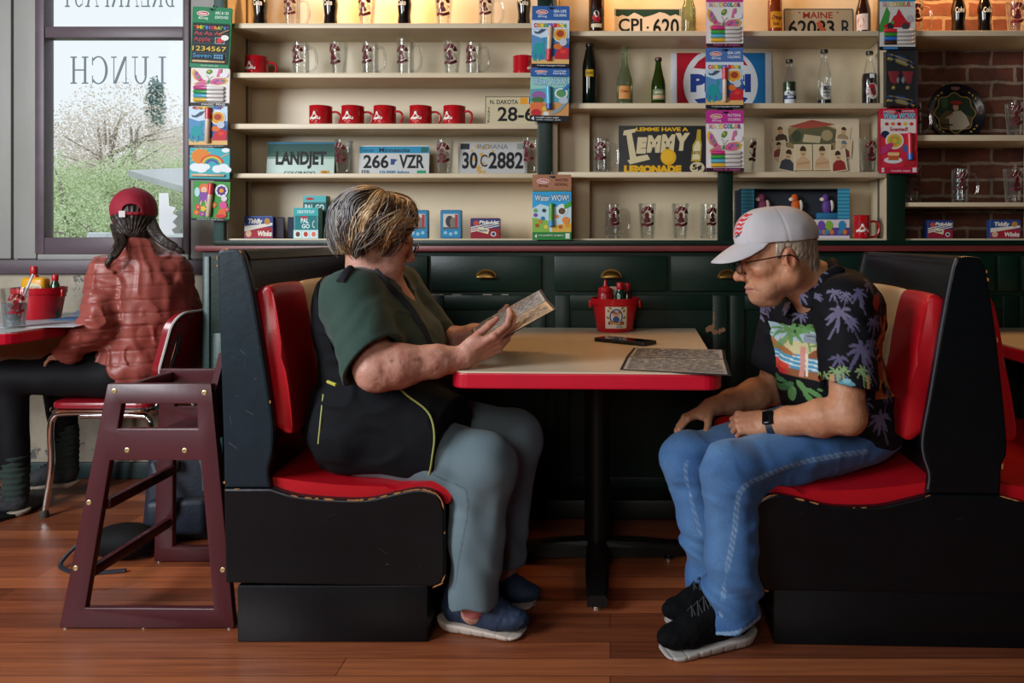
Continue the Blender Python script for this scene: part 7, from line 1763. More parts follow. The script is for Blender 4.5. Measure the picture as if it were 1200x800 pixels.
def man_col(p):
    c = np.tile(LC('#b98464'), (len(p), 1)); skin_head_col(c, p, FH, '#a0584a', '#6f5f52')
    h = FH.inv(p); x, y, z = h.T; on = np.linalg.norm(h, axis=1) < .2
    mixc(c, on*(x > .02)*np.clip((-.055-z)/.02, 0, 1)*np.clip((.075-np.abs(y))/.02, 0, 1)*.22*(1+vnoise(p, 300, 3)), '#8d7a70')     # stubble
    n = vnoise(p, 38, 9); mixc(c, np.clip(n-.25, 0, 1)*.5, '#a05a44')
    for w_ in (wr_n, wr_f): mixc(c, np.clip(1-np.linalg.norm(p-(w_+V3(-.09, .02, -.02)), axis=1)/.09, 0, 1)*.35, '#a8604c')
    return c
man = np_obj('person', v, q, m_skin_m, None, MO, man_col, loc=MO)
tag(man, 'person in a white cap, glasses and dark palm print shirt sitting hunched in the booth', 'person')
# hair below the cap
S1 = Sdf(); S1.ell(FH(-.014, 0, .026), V3(.1035, .0815, .092)*FH.s, FH.R, k=0); S1.cap(FH(-.06, 0, -.03), FH(-.062, 0, -.07), .054*FH.s, .05*FH.s, k=.02)
S1.plane(FH(.028, 0, 0), FH.f*1.0+FH.u*.25, .006); S1.plane(FH(0, 0, -.074), -FH.u+FH.f*.25, .01); S1.plane(FH(0, 0, .062), FH.u, .004)
for y in (-1, 1): S1.ell(FH(.005, y*.08, -.05), V3(.045, .03, .05)*FH.s, FH.R, k=.006, op='s'); S1.ell(FH(-.008, y*.082, -.012), V3(.024, .024, .034)*FH.s, FH.R, k=.004, op='s')
S1.disp = lambda p: .0022*vnoise(p, (160, 160, 60), 4)+.001*vnoise(p, 420, 1); S1.damp = .004
v, q = S1.surf(.0024)
def hair_col(p):
    c = np.tile(LC('#8b7c6c'), (len(p), 1)); mixc(c, .5+.5*vnoise(p, (220, 220, 70), 6), '#b9ab9a'); mixc(c, np.clip(vnoise(p, (180, 180, 60), 8), 0, 1)*.8, '#54483c'); return c
np_obj('hair', v, q, m_hairm, man, MO, hair_col)
m_capw = mat('white_cap_cotton', '#d2cfd2', .8, vcol=True, bump=(380, .06))
def cap_col(p):
    c = np.tile(LC('#bab7bb'), (len(p), 1)); h = FH.inv(p); x, y, z = h.T
    # red striped emblem on the front
    u = y+.002; w_ = z-.098-.25*(y-.012)
    on = (x > .055)
    for k in range(5):
        zc = -.020+.0105*k; ln = .012+.010*abs(2-k)*0+.012
        mixc(c, on*(np.abs(w_-zc-.0035*np.sin(u*150)) < .0031)*(np.abs(u-.014) < ln), '#b8202e')
    mixc(c, on*(np.abs(w_+.027) < .0032)*(np.abs(u-.018) < .012), '#3a3c48')
    return c
cap_hat(man, MO, FH, m_capw, cap_col, 'cap', True, .080, .048, -.12, hgt=.82)
glasses(man, MO, Frame(FH.c-FH.u*.002, FH.f, FH.u, 1.12))
# ---- shirt
def man_shirt():
    S1 = Sdf()
    S1.ell(V3(.668, .208, .835), V3(.122, .185, .18), RB, k=0); S1.ell(V3(.682, .238, .67), V3(.150, .19, .17), RB, k=.06); S1.ell(V3(.755, .272, .565), V3(.145, .205, .115), RB, k=.06)
    S1.cap(sh_n+V3(.004, .02, -.006), sh_f, .074, k=.06); S1.cap(nbase+V3(.018, .01, -.03), V3(.70, .1, .93), .055, .06, k=.05); S1.cap(nbase+V3(.018, .01, -.03), V3(.59, .3, .93), .055, .06, k=.05)
    S1.ell(V3(.705, .205, .90), V3(.085, .14, .12), RB, k=.05); S1.cap(nbase+V3(.03, .01, .04), V3(.69, .2, .93), .045, .07, k=.05)
    S1.sleeve(sh_n, sh_n+(el_n-sh_n)*.74, .077, .084, k=.045, th=.012, dep=.05, cut=nrm(el_n-sh_n)+V3(-.12, 0, 0)); S1.sleeve(sh_f, sh_f+(el_f-sh_f)*.72, .077, .080, k=.045, th=.012, dep=.05)
    S1.plane(V3(.64, .08, .535), V3(-.57, 0, -.82), .01)
    S1.ell(V3(.54, .135, .955), V3(.052, .042, .062), RB, k=.012, op='s'); S1.cap(nbase+V3(-.015, -.005, .1), nbase+V3(-.02, -.01, -.03), .062, .06, k=.008, op='s')
    S1.plane(nbase+V3(.03, 0, .062), V3(.25, 0, 1), .01)
    def disp(p):
        a = vnoise(p, (9, 9, 15), 1); b = vnoise(p+.01*a[:, None], (16, 16, 26), 2); r = 1-np.abs(vnoise(p, (11, 11, 20), 7))
        d = -.005*a-.003*b-.007*np.clip(r-.75, 0, 1)*1.6
        e = nrm(el_n-sh_n); t = (p-sh_n)@e; d += -.002*np.sin((p[:, 2]*.8+p[:, 0]*.9)*120+2*a)*np.clip(1-np.abs(t-.05)/.08, 0, 1)
        return d
    S1.disp = disp; S1.damp = .016
    return S1
SS = man_shirt(); v, q = SS.surf(.0032)
def palm_mask(u, w_, cx, cz, s, lean=.3, fr=8, droop=.55, seed=0):
    r = random.Random(int(seed*97+cx*1000)); m = np.zeros(len(u)); near = (np.abs(u-cx) < s*2.6) & (np.abs(w_-cz) < s*2.8); uu, ww = u[near], w_[near]; mm = np.zeros(len(uu))
    for k in range(fr):
        a = 2*PI*k/fr+r.uniform(-.25, .25); L_ = s*r.uniform(.8, 1.15); px, pz = math.cos(a), math.sin(a)
        for j in range(5):
            t0, t1 = j/5, (j+1)/5; f = lambda t: (cx+px*L_*t, cz+pz*L_*t-droop*L_*t*t*.8)
            a0, a1 = f(t0), f(t1); dx, dz = a1[0]-a0[0], a1[1]-a0[1]; tt = np.clip(((uu-a0[0])*dx+(ww-a0[1])*dz)/(dx*dx+dz*dz+1e-12), 0, 1)
            d = np.hypot(uu-a0[0]-tt*dx, ww-a0[1]-tt*dz); wd = s*.115*math.sin(PI*min(1, (t0+.15)/1.15))+s*.02; mm = np.maximum(mm, (d < wd)*1.0)
    x0, z0 = cx, cz
    for j in range(8):
        x1, z1 = cx+lean*s*2.2*((j+1)/8)**1.4, cz-s*2.3*(j+1)/8; dx, dz = x1-x0, z1-z0; tt = np.clip(((uu-x0)*dx+(ww-z0)*dz)/(dx*dx+dz*dz), 0, 1); d = np.hypot(uu-x0-tt*dx, ww-z0-tt*dz); mm = np.maximum(mm, (d < s*.075)*.85); x0, z0 = x1, z1
    m[near] = mm; return m
def shirt_col(p):
    c = np.tile(LC('#0b0c12'), (len(p), 1)); YS = .06
    u = p[:, 0]; w_ = p[:, 2]; X_ = lambda px, Y=YS: W(px, Y); Z_ = lambda py, Y=YS: Z(py, Y)
    front = ((p-V3(.68, .2, .8))@RB[0] > -.02)*(p[:, 1] < .34)*(p[:, 1] > .072)
    pal = [(937, 325, 13, .2), (958, 312, 11, -.3), (993, 340, 12, .3), (972, 362, 15, -.4), (993, 402, 19, .45), (968, 412, 10, .2), (967, 432, 9, .1), (1012, 372, 12, -.3), (1026, 345, 10, .2), (915, 378, 10, -.4), (1034, 490, 16, .3), (1000, 500, 15, -.3), (1040, 430, 11, .2), (897, 418, 8, .2), (1020, 535, 13, -.2), (951, 345, 9, -.3), (928, 500, 12, .3), (900, 490, 9, -.2), (979, 342, 8, -.2), (1006, 396, 11, -.3), (984, 372, 10, .3), (1010, 330, 9, .3), (1024, 405, 10, -.2), (1000, 425, 8, .2), (945, 372, 8, .2), (1012, 470, 12, .2), (1043, 462, 11, -.2), (985, 500, 12, .2), (920, 365, 9, .2), (1030, 375, 9, .3), (968, 340, 8, .2)]
    for k, (px, py, s, ln) in enumerate(pal): mixc(c, palm_mask(u, w_, X_(px), Z_(py), s/470, ln, 8, .6, k)*.85, '#5d5878' if k % 3 else '#6f6a86')
    # beach scene on the chest
    X_ = lambda px: W(px, .16); Z_ = lambda py: Z(py, .16)
    x0, x1, z0, z1 = X_(903), X_(962), Z_(441), Z_(383); fr = front*(u > x0)*(u < x1)*(w_ > z0)*(w_ < z1); tz = (w_-z0)/(z1-z0); tx = (u-x0)/(x1-x0)
    mixc(c, fr*(tz > .45), '#a3b9c6'); mixc(c, fr*(tz > .45)*(tz < .72)*(tx > .4), '#c2bb90'); mixc(c, fr*(tz <= .45), '#4d8fb0'); mixc(c, fr*(tz <= .45)*(np.sin(tz*70+tx*9) > .55), '#c9d9dc'); mixc(c, fr*(tz < .16), '#8c5a3a')
    mixc(c, fr*(tz > .4)*(tz < .4+.28*np.clip(1-np.abs(tx-.28)/.24, 0, 1)), '#9c6a3c'); mixc(c, fr*(tz > .42)*(tz < .42+.2*np.clip(1-np.abs(tx-.8)/.18, 0, 1)), '#8a5632')
    mixc(c, fr*(np.abs(tx-.58-.05*tz) < .035)*(tz > .02)*(tz < .62), '#c98a80'); mixc(c, fr*(np.abs(tx-.66) < .02)*(tz > .04)*(tz < .5), '#d9d0bc')
    for px, py, s, ln in ((912, 396, 9, .3), (930, 388, 12, -.25), (941, 384, 11, .15), (956, 400, 10, -.2)): mixc(c, front*palm_mask(u, w_, X_(px), Z_(py), s/390, ln, 8, .5, px)*.95, '#5c8a4c')
    car = front*np.clip(1.6-np.sqrt(((u-X_(911))/.045)**2+((w_-Z_(438))/.016)**2)*1.5, 0, 1); mixc(c, car*2, '#b3222a'); car = front*np.clip(1.5-np.sqrt(((u-X_(921))/.02)**2+((w_-Z_(431))/.012)**2)*1.5, 0, 1); mixc(c, car*2, '#c9402e')
    mixc(c, front*(np.hypot((u-X_(902))/1, w_-Z_(441)) < .009), '#1c1c20'); 
    for px, py, a in ((918, 452, 200), (926, 456, 240), (938, 452, 300), (948, 456, 330), (958, 448, 20), (910, 462, 215), (930, 462, 265), (944, 463, 310)):
        dx, dz = math.cos(math.radians(a)), math.sin(math.radians(a)); du, dw = u-X_(px), w_-Z_(py); al = du*dx+dw*dz; ac = -du*dz+dw*dx; mixc(c, front*(np.abs(al) < .022)*(np.abs(ac) < .0075*np.sqrt(np.clip(1-(al/.022)**2, 0, 1))), '#5f8f55' if a % 40 else '#3f6f48')
    mixc(c, front*(u > X_(939))*(u < X_(959))*(w_ > Z_(399))*(w_ < Z_(388)), '#87919b'); mixc(c, front*(u > X_(940.5))*(u < X_(957.5))*(np.abs(w_-Z_(391.5)) < .0018), '#4a5058')
    # border on the near sleeve
    YS2 = -.05; slv = (p[:, 1] < .06); X2 = lambda px: W(px, YS2); Z2 = lambda py: Z(py, YS2)
    for px, py, s in ((968, 441, 5), (978, 434, 7), (985, 432, 7), (1006, 432, 8), (1012, 440, 5)): mixc(c, slv*palm_mask(u, w_, X2(px), Z2(py), s/410, .1, 8, .4, px), '#7f9a6a')
    mixc(c, slv*(np.sqrt(((u-X2(988))/.02)**2+((w_-Z2(447))/.0085)**2) < 1), '#5a96a6'); mixc(c, slv*(np.sqrt(((u-X2(988))/.010)**2+((w_-Z2(443.5))/.006)**2) < 1), '#7fb0bc'); mixc(c, slv*(np.sqrt(((u-X2(966))/.012)**2+((w_-Z2(450))/.006)**2) < 1), '#b5303a')
    for px in (974, 1013): mixc(c, slv*(np.abs(u-X2(px)) < .0045)*(np.abs(w_-Z2(445)) < .017), '#b08a5a')
    # orange floral panel round the back of the shoulder
    bk = (p[:, 0] > .755)*(vnoise(p, 22, 31) > -.05)*(w_ > .66)*(w_ < .9)*(p[:, 1] < .18); mixc(c, bk*.8, '#a8542c'); mixc(c, bk*(vnoise(p, 40, 33) > .2), '#b58a4a'); mixc(c, bk*(vnoise(p, 48, 35) > .35), '#1a1a1c')
    X_ = lambda px: W(px, .06); Z_ = lambda py: Z(py, .06); mixc(c, slv*(np.hypot((u-X_(1018))/.018, (w_-Z_(352))/.022) < 1)*.9, '#a8402c'); 
    return c
shirt = np_obj('shirt', v, q, m_cloth, man, MO, shirt_col)
# open collar: two flaps and the stand
def flap(pts, name='collar'):
    mb = MB(); P_ = [Vector(p)-Vector(MO) for p in pts]; n = (P_[1]-P_[0]).cross(P_[2]-P_[0]).normalized()*.0028
    k = len(P_); mb.add([p+n for p in P_]+[p-n for p in P_], [tuple(range(k)), tuple(range(2*k-1, k-1, -1))]+[(i, k+i, k+(i+1) % k, (i+1) % k) for i in range(k)]); return mb
S1 = Sdf()
nb = nbase
ring = [nb+V3(.058, -.0, .062), nb+V3(.048, -.048, .045), nb+V3(.012, -.07, .012), nb+V3(-.035, -.06, -.03)]
S1.chain(ring, [.012]*4, k=.01, flat=(V3(.5, -.8, .2), .5)); ring2 = [nb+V3(.058, -.0, .062), nb+V3(.05, .05, .045), nb+V3(.0, .075, .01), nb+V3(-.06, .05, -.04)]; S1.chain(ring2, [.012]*4, k=.01)
S1.ell(nb+V3(.035, -.075, .022), V3(.05, .01, .026), np.stack([nrm(V3(-.8, -.3, -.5)), nrm(V3(.3, -.9, .1)), nrm(V3(-.5, 0, .85))]), k=.012)
S1.ell(nb+V3(-.025, -.078, -.035), V3(.038, .008, .03), np.stack([nrm(V3(-.75, .1, -.6)), nrm(V3(-.2, -.95, .15)), nrm(V3(-.6, .1, .8))]), k=.012); S1.ell(nb+V3(-.075, .02, -.075), V3(.036, .008, .026), np.stack([nrm(V3(.2, .8, -.5)), nrm(V3(-.9, .1, .3)), nrm(V3(.1, .5, .8))]), k=.012)
S1.ell(nb+V3(.06, -.02, .042), V3(.016, .05, .03), np.stack([nrm(V3(.95, -.3, .3)), nrm(V3(.3, .95, 0)), V3(0, 0, 1)]), k=.012)
v, q = S1.surf(.003); 
def coll_col(p):
    c = np.tile(LC('#12131a'), (len(p), 1)); 
    for k, (px, py, s) in enumerate(((958, 318, 12), (940, 345, 10), (932, 362, 9))): mixc(c, palm_mask(p[:, 0], p[:, 2], W(px, .05), Z(py, .05), s/390, .2, 7, .4, k)*.9, '#6f6a86')
    return c
np_obj('collar', v, q, m_cloth, shirt, MO, coll_col)
mb = MB(); b_ = hit(SS, 932, 388)
if b_ is not None: mb.sphere(tuple(Vector(b_)-Vector(MO)), (.005, .005, .005), None, None, 10, 6); mb.build('button', flat('#2a2a30', .3), shirt)
# ---- jeans
hipn, kn, an = V3(.725, .175, .528), V3(.338, .025, .462), V3(.336, .0, .062)
hipf, kf, af = V3(.745, .40, .525), V3(.245, .25, .432), V3(.306, .18, .085)
def man_jeans():
    S1 = Sdf(); S1.ell(V3(.765, .285, .535), V3(.125, .185, .10), RB, k=0)
    S1.cap(hipn, kn, .094, .077, k=.05); S1.cap(hipf, kf, .094, .076, k=.05); S1.cap(V3(.72, .29, .52), V3(.40, .19, .455), .085, .062, k=.05)
    for k_, a_, dx in ((kn, an, .0), (kf, af, .0)):
        S1.ell(k_+V3(.0, 0, .004), V3(.079, .076, .079), None, k=.03); m_ = k_*.45+a_*.55+V3(.006, 0, 0)
        S1.cap(k_, m_, .077, .073, k=.03); S1.sleeve(m_, a_, .073, .079, k=.02, th=.016, dep=.014, cut=V3(.28, -.05, -1))
    def disp(p):
        a = vnoise(p, (10, 10, 12), 11); b = vnoise(p, (22, 22, 30), 12); d = -.0045*a-.003*b; sh = np.clip((.43-p[:, 2])/.08, 0, 1); d += -.0065*vnoise(p, (24, 24, 5), 13)*sh-.006*vnoise(p, (6, 24, 26), 14)*(1-sh)-.007*np.clip(1-np.abs(vnoise(p, (13, 13, 16), 15))-.7, 0, 1)
        for k_ in (kn, kf):
            r = np.linalg.norm(p-(k_+V3(.05, 0, -.02)), axis=1); d += -.010*np.sin((p[:, 0]*.5+p[:, 2])*72+3*a)*np.clip(1-r/.12, 0, 1)
        for a_ in (an, af): d += -.007*np.sin(p[:, 2]*62+p[:, 0]*40+2.5*a)*np.clip(1-np.abs(p[:, 2]-a_[2]-.10)/.09, 0, 1)
        r = np.linalg.norm(p-V3(.70, .2, .56), axis=1); d += -.007*np.sin((p[:, 0]-p[:, 2]*.6)*80+2*b)*np.clip(1-r/.16, 0, 1)
        return d
    S1.disp = disp; S1.damp = .03; return S1
SJ = man_jeans(); v, q = SJ.surf(.0034)
def seamline(pxs): return [h for h in (hit(SJ, a, b) for a, b in pxs) if h is not None]
seam1 = seamline(((1016, 529), (985, 533), (952, 539), (930, 545), (910, 552), (895, 558), (880, 565), (872, 570), (866.7, 577.5), (863, 598), (861, 620), (857, 642), (852.7, 662.6), (848, 695), (845, 720)))
seam2 = seamline(((805, 541), (803, 550), (805, 565), (811, 590), (817, 612), (821, 626)))
pocket = seamline(((1012, 545), (990, 553), (978, 560), (976, 572)))
def jean_col(p):
    c = np.tile(LC('#2c5a92'), (len(p), 1)); n = vnoise(p, 12, 21); mixc(c, .25+.3*n, '#2a5284'); 
    wear = np.zeros(len(p))
    for h_, k_ in ((hipn, kn), (hipf, kf)):
        d, t = seg_d(p, h_+V3(0, 0, .09), k_+V3(-.03, 0, .07)); wear = np.maximum(wear, np.clip(1-d/.10, 0, 1)*np.clip(t*1.5, .35, 1))
    for k_, a_ in ((kn, an), (kf, af)): d, t = seg_d(p, k_+V3(-.05, -.03, 0), a_+V3(-.04, -.05, .1)); wear = np.maximum(wear, np.clip(1-d/.09, 0, 1)*.6)
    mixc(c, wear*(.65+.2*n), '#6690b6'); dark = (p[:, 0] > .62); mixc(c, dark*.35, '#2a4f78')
    for sm_, wd in ((seam1, .009), (seam2, .006), (pocket, .004)):
        if len(sm_) > 1:
            d = poly_d(p, sm_); mixc(c, np.clip(1-(d/wd)**2, 0, 1)*(.36+.2*np.sin((p[:, 0]+p[:, 2])*330)), '#9dbddb'); mixc(c, (d < .002)*.5, '#1f3f66')
    for a_ in (an, af): mixc(c, (np.linalg.norm(p-a_, axis=1) < .13)*(np.abs((p-a_)@nrm(V3(.28, -.05, -1))+.004) < .005)*.6, '#8fb0d0')
    return c
np_obj('jeans', v, q, m_denim, man, MO, jean_col)
# ---- shoes, watch
m_shoe_b = mat('black_mesh_trainer', '#08090b', .85, bump=(500, .2), spec=.12); m_sole_g = mat('pale_grey_rubber', '#a5a09c', .6)
def s_mark(up, qf, o, k, F):
    mb = MB()
    pts = [qf(.105, .0415, .066), qf(.082, .0425, .068), qf(.074, .043, .063), qf(.08, .043, .057), qf(.098, .0425, .055), qf(.102, .0425, .049), qf(.094, .043, .044), qf(.068, .0435, .043)]
    mb.tube(smooth_path([Vector(p)-o for p in pts], 4), .0028, None, 6, flat=(tuple(F.l), .5)); mb.build('logo', flat('#8fa63a', .4), up)
shoe(man, MO, V3(.405, .025, 0), V3(.118, -.075, 0), None, m_shoe_b, m_sole_g, 3, s_mark)
shoe(man, MO, V3(.425, .175, 0), V3(.142, .085, 0), None, m_shoe_b, m_sole_g, 4)
d = nrm(wr_n-el_n); n = nrm(V3(-.02, -.80, .58)-d*(V3(-.02, -.80, .58)@d)); t = np.cross(d, n); wc = wr_n-d*.005
mb = MB(); vs = []; fs = []; N = 28
for i in range(N):
    a = 2*PI*i/N
    for e in (-.0105, .0105):
        for rr in (1, 1.09): vs.append(Vector(wc+d*e+(n*math.cos(a)*.0285+t*math.sin(a)*.0345)*rr)-Vector(MO))
for i in range(N):
    j = (i+1) % N; A = 4*i; B = 4*j; fs += [(A+1, A+3, B+3, B+1), (A, B, B+2, A+2), (A, A+1, B+1, B), (A+2, B+2, B+3, A+3)]
mb.add(vs, fs, None, True); wb = mb.build('watch', mat('dark_blue_strap', '#1d2a38', .5), man)
T = Matrix(((d[0], t[0], n[0], wc[0]-MO[0]+n[0]*.033), (d[1], t[1], n[1], wc[1]-MO[1]+n[1]*.033), (d[2], t[2], n[2], wc[2]-MO[2]+n[2]*.033), (0, 0, 0, 1)))
mb = MB(); mb.rbox((-.017, -.020, -.003), (.017, .020, .007), .005, None, T, 3); mb.build('watch_case', mat('watch_metal', '#23252a', .2, metal=.7), wb); mb = MB(); mb.rbox((-.0145, -.0175, .0066), (.0145, .0175, .0078), .001, None, T); mb.build('watch_face', mat('watch_glass', '#0a0b0e', .05), wb)
# ---- the woman reading the menu
WO = V3(-.66, .22, 0)
fw, uw = yawpitch(24, 18, 0); FW = Frame(V3(-.702, .21, 1.126), fw, uw, 1.0)
RW = np.stack([V3(math.cos(.12), math.sin(.12), 0), V3(-math.sin(.12), math.cos(.12), 0), V3(0, 0, 1)])
nbw = V3(-.735, .215, 1.02)
ws_n, ws_f = V3(-.735, .07, .945), V3(-.70, .40, .945)
we_n, ww_n = V3(-.640, -.03, .762), V3(-.412, .040, .783)
we_f, ww_f = V3(-.585, .47, .745), V3(-.425, .405, .800)
def woman_body():
    S1 = Sdf(); head(S1, FW, nbw, False, .054, 1.2)
    S1.ell(V3(-.725, .235, .84), V3(.14, .17, .17), RW, k=.04); S1.ell(V3(-.69, .25, .66), V3(.17, .17, .17), RW, k=.05); S1.ell(V3(-.73, .26, .53), V3(.15, .17, .09), RW, k=.04)
    S1.cap(ws_n, ws_f, .05, k=.04); S1.cap(nbw+V3(0, 0, -.01), V3(-.70, .235, .9), .06, .085, k=.04)
    for a, b, c in ((ws_n, we_n, ww_n), (ws_f, we_f, ww_f)):
        S1.cap(a, b, .066, .055, k=.03); d = nrm(c-b); S1.chain([b, b+d*.06, b+d*.16, c], [.054, .058, .043, .030], k=.025); S1.ell(b+V3(.01, 0, -.012), V3(.052, .046, .048), None, k=.02)
    S1.cap(we_n+V3(.035, -.062, .012), we_n+V3(.05, -.058, -.045), .003, .004, k=.012, op='s'); S1.cap(we_n+V3(.05, -.06, -.03), we_n+V3(.11, -.052, -.012), .003, .003, k=.012, op='s')
    hand(S1, ww_n, V3(.88, .05, .47), V3(.30, -.72, -.62), False, [(16, 40, 24), (20, 44, 26), (24, 46, 28), (28, 48, 30)], (22, 4, 24), 1.1, .033, .3)
    hand(S1, ww_f, V3(.87, .02, .49), V3(.45, -.12, -.87), True, [(2, 22, 18), (2, 24, 18), (2, 26, 20), (4, 28, 22)], (24, 10, 34), 1.0, .029, .2)
    S1.chain([V3(-.70, .16, .52), V3(-.36, .09, .465), V3(-.385, .05, .12), V3(-.39, .06, .06)], [.085, .062, .042, .036], k=.03); S1.chain([V3(-.69, .36, .52), V3(-.32, .32, .47), V3(-.33, .25, .12), V3(-.34, .24, .06)], [.085, .062, .042, .036], k=.03)
    S1.cap(V3(-.39, .06, .06), V3(-.31, .045, .045), .026, .02, k=.02); S1.cap(V3(-.34, .24, .06), V3(-.28, .22, .045), .026, .02, k=.02)
    S1.disp = lambda p: .0013*vnoise(p, 50, 2)+.001*np.abs(vnoise(p, 120, 5)); S1.damp = .003; return S1
SWB = woman_body(); v, q = SWB.surf(.0026)
def woman_col(p):
    c = np.tile(LC('#bd8a78'), (len(p), 1)); skin_head_col(c, p, FW, '#a4504c', '#6b5138', '#b3574a')
    n = vnoise(p, 34, 9); mixc(c, np.clip(n-.15, 0, 1)*.6, '#a05448'); m = vnoise(p, 85, 12); mixc(c, np.clip(m-.52, 0, 1)*1.0*(p[:, 2] < .98), '#9a5a4a')
    for w_, dd in ((ww_n, V3(.88, 0, .475)), (ww_f, V3(.87, 0, .49))): mixc(c, np.clip(1-np.linalg.norm(p-(w_+dd*.11), axis=1)/.09, 0, 1)*.45, '#a0574a')
    for a, r in ((V3(-.52, -.05, .79), .007), (V3(-.585, -.075, .79), .004)): mixc(c, np.clip(1.6-np.linalg.norm((p-a)*V3(1, .3, 1), axis=1)/r, 0, 1)*.6, '#5b2a24')
    return c
wom = np_obj('person', v, q, m_skin_w, None, WO, woman_col, loc=WO)
tag(wom, 'person with short wavy grey-blond hair in a dark green tee reading a menu', 'person')
glasses(wom, WO, Frame(FW.c-FW.u*.002, FW.f, FW.u, 1.0))
def strands(name, parent, org, F, n, gen, r0, seed, cols):
    rr = np.random.RandomState(seed); vs = []; fs = []; cs = []; off = 0; N = 4
    for i in range(n):
        pts = gen(rr)
        if pts is None: continue
        pts = np.array(pts); K = len(pts); col = cols(rr, pts)
        tn = np.gradient(pts, axis=0); tn /= np.linalg.norm(tn, axis=1)[:, None]+1e-9
        u = np.cross(tn, V3(.3, .2, .93)); u /= np.linalg.norm(u, axis=1)[:, None]+1e-9; w_ = np.cross(tn, u)
        rad = r0*rr.uniform(.7, 1.3)*np.sin(np.clip(np.linspace(.25, 1, K), 0, 1)*PI*.97)**.6
        for j in range(N):
            a = 2*PI*j/N; vs.append(pts+(u*math.cos(a)+w_*math.sin(a))*rad[:, None])
        ids = off+np.arange(N*K).reshape(N, K)
        for j in range(N):
            j2 = (j+1) % N; fs.append(np.stack([ids[j, :-1], ids[j, 1:], ids[j2, 1:], ids[j2, :-1]], 1))
        off += N*K; cs.append(np.tile(col, (N, 1)))
    v = np.concatenate(vs); q = np.concatenate(fs); c = np.concatenate(cs)
    return np_obj(name, v, q, m_hairm, parent, org, lambda p: c, sm=0)
# bob: an under-volume and loose wavy locks over it
S1 = Sdf(); S1.ell(FW(-.020, 0, .030), V3(.110, .097, .092), FW.R, k=0); S1.ell(FW(-.055, 0, -.025), V3(.066, .084, .082), FW.R, k=.03)
S1.ell(FW(.09, 0, -.045), V3(.085, .075, .085), FW.R, k=.02, op='s'); S1.ell(FW(.055, 0, -.105), V3(.10, .12, .065), FW.R, k=.02, op='s'); S1.plane(FW(0, 0, -.092), -FW.u-FW.f*.15, .02)
S1.ell(FW(-.005, 0, 0), V3(.085, .066, .09), FW.R, k=.004, op='s')
def wav(p):
    h = FW.inv(p); a = np.arctan2(h[:, 1], h[:, 0]); return -.004*np.sin(a*16+4*np.sin(h[:, 2]*38+a*2))-.003*vnoise(p, (90, 90, 40), 3)
S1.disp = wav; S1.damp = .008; v, q = S1.surf(.003)
def bob_col(p):
    h = FW.inv(p); c = np.tile(LC('#55432f'), (len(p), 1)); a = np.arctan2(h[:, 1], h[:, 0]); mixc(c, .5+.5*np.sin(a*23+6*np.sin(h[:, 2]*30)), '#8a6a45'); mixc(c, np.clip((-h[:, 0]-.10)/.02, 0, 1)*.8, '#7f7d7d'); return c
hair_w = np_obj('hair', v, q, m_hairm, wom, WO, bob_col)
GU = np.random.RandomState(21); NG = 74; G_phi = GU.uniform(-PI, PI, NG); G_th = .06+(GU.uniform(0, .8, NG)**1.3)*.9; G_w = GU.uniform(.14, .36, NG); G_f = GU.uniform(3.5, 7.5, NG); G_p = GU.uniform(0, 6.28, NG); G_l = GU.uniform(0, .012, NG); G_c = GU.rand(NG)
def bob_gen(rr):
    g = rr.randint(NG); bob_gen.g = g; phi = G_phi[g]+rr.normal(0, .09); th0 = max(.04, G_th[g]+rr.normal(0, .08)); phi = (phi+PI) % (2*PI)-PI; aphi = abs(phi); sgn = 1 if phi > 0 else -1
    th1 = rr.uniform(.95, 1.25) if aphi < .5 else (rr.uniform(1.3, 1.7) if aphi < 1.0 else (rr.uniform(1.8, 2.3) if aphi < 1.5 else rr.uniform(2.0, 2.62)))
    if th1 < th0+.3: return None
    K = 13; out = []; jl = rr.uniform(0, .005)
    for k in range(K):
        t = k/(K-1); th = th0+(th1-th0)*t
        f_ = phi-sgn*.75*(1-t)*(.5 if aphi < 1.4 else .1)+sgn*.55*t*(1 if aphi < 1.2 else .1)+G_w[g]*t**.6*math.sin(G_f[g]*t+G_p[g])
        puff = .004+jl+G_l[g]+.012*math.sin(PI*min(1, t*.95))+.006*math.sin(G_f[g]*t*1.3+G_p[g]*2)*t*1.7-(.014*max(0, t-.8)/.2 if aphi > .6 else 0)
        sn = math.sin(th) if th < PI/2 else math.sin(th)**.55; zc = .089 if th < PI/2 else .128
        out.append(FW(-.022+(.106+puff)*sn*math.cos(f_), (.091+puff)*sn*math.sin(f_), .030+(zc+puff)*math.cos(th)))
    return out
def bob_cols(rr, pts):
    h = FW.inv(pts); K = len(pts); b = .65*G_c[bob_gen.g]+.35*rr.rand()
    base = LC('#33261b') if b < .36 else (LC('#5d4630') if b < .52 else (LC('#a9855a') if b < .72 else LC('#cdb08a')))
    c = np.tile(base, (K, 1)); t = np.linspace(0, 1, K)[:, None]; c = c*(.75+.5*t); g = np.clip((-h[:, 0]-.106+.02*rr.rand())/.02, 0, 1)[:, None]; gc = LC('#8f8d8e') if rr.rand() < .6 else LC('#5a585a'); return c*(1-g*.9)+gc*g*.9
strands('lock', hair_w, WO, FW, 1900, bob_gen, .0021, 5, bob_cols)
def fly_gen(rr):
    o = bob_gen(rr)
    if o is None: return None
    o = np.array(o); d = o-FW.c; k = np.linspace(0, 1, len(o))[:, None]**2; o = o+d/np.linalg.norm(d, axis=1)[:, None]*(rr.uniform(.004, .03)*k); return o
strands('flyaway', hair_w, WO, FW, 130, fly_gen, .0006, 9, lambda rr, p: np.tile(LC('#b9b2a8'), (len(p), 1)))
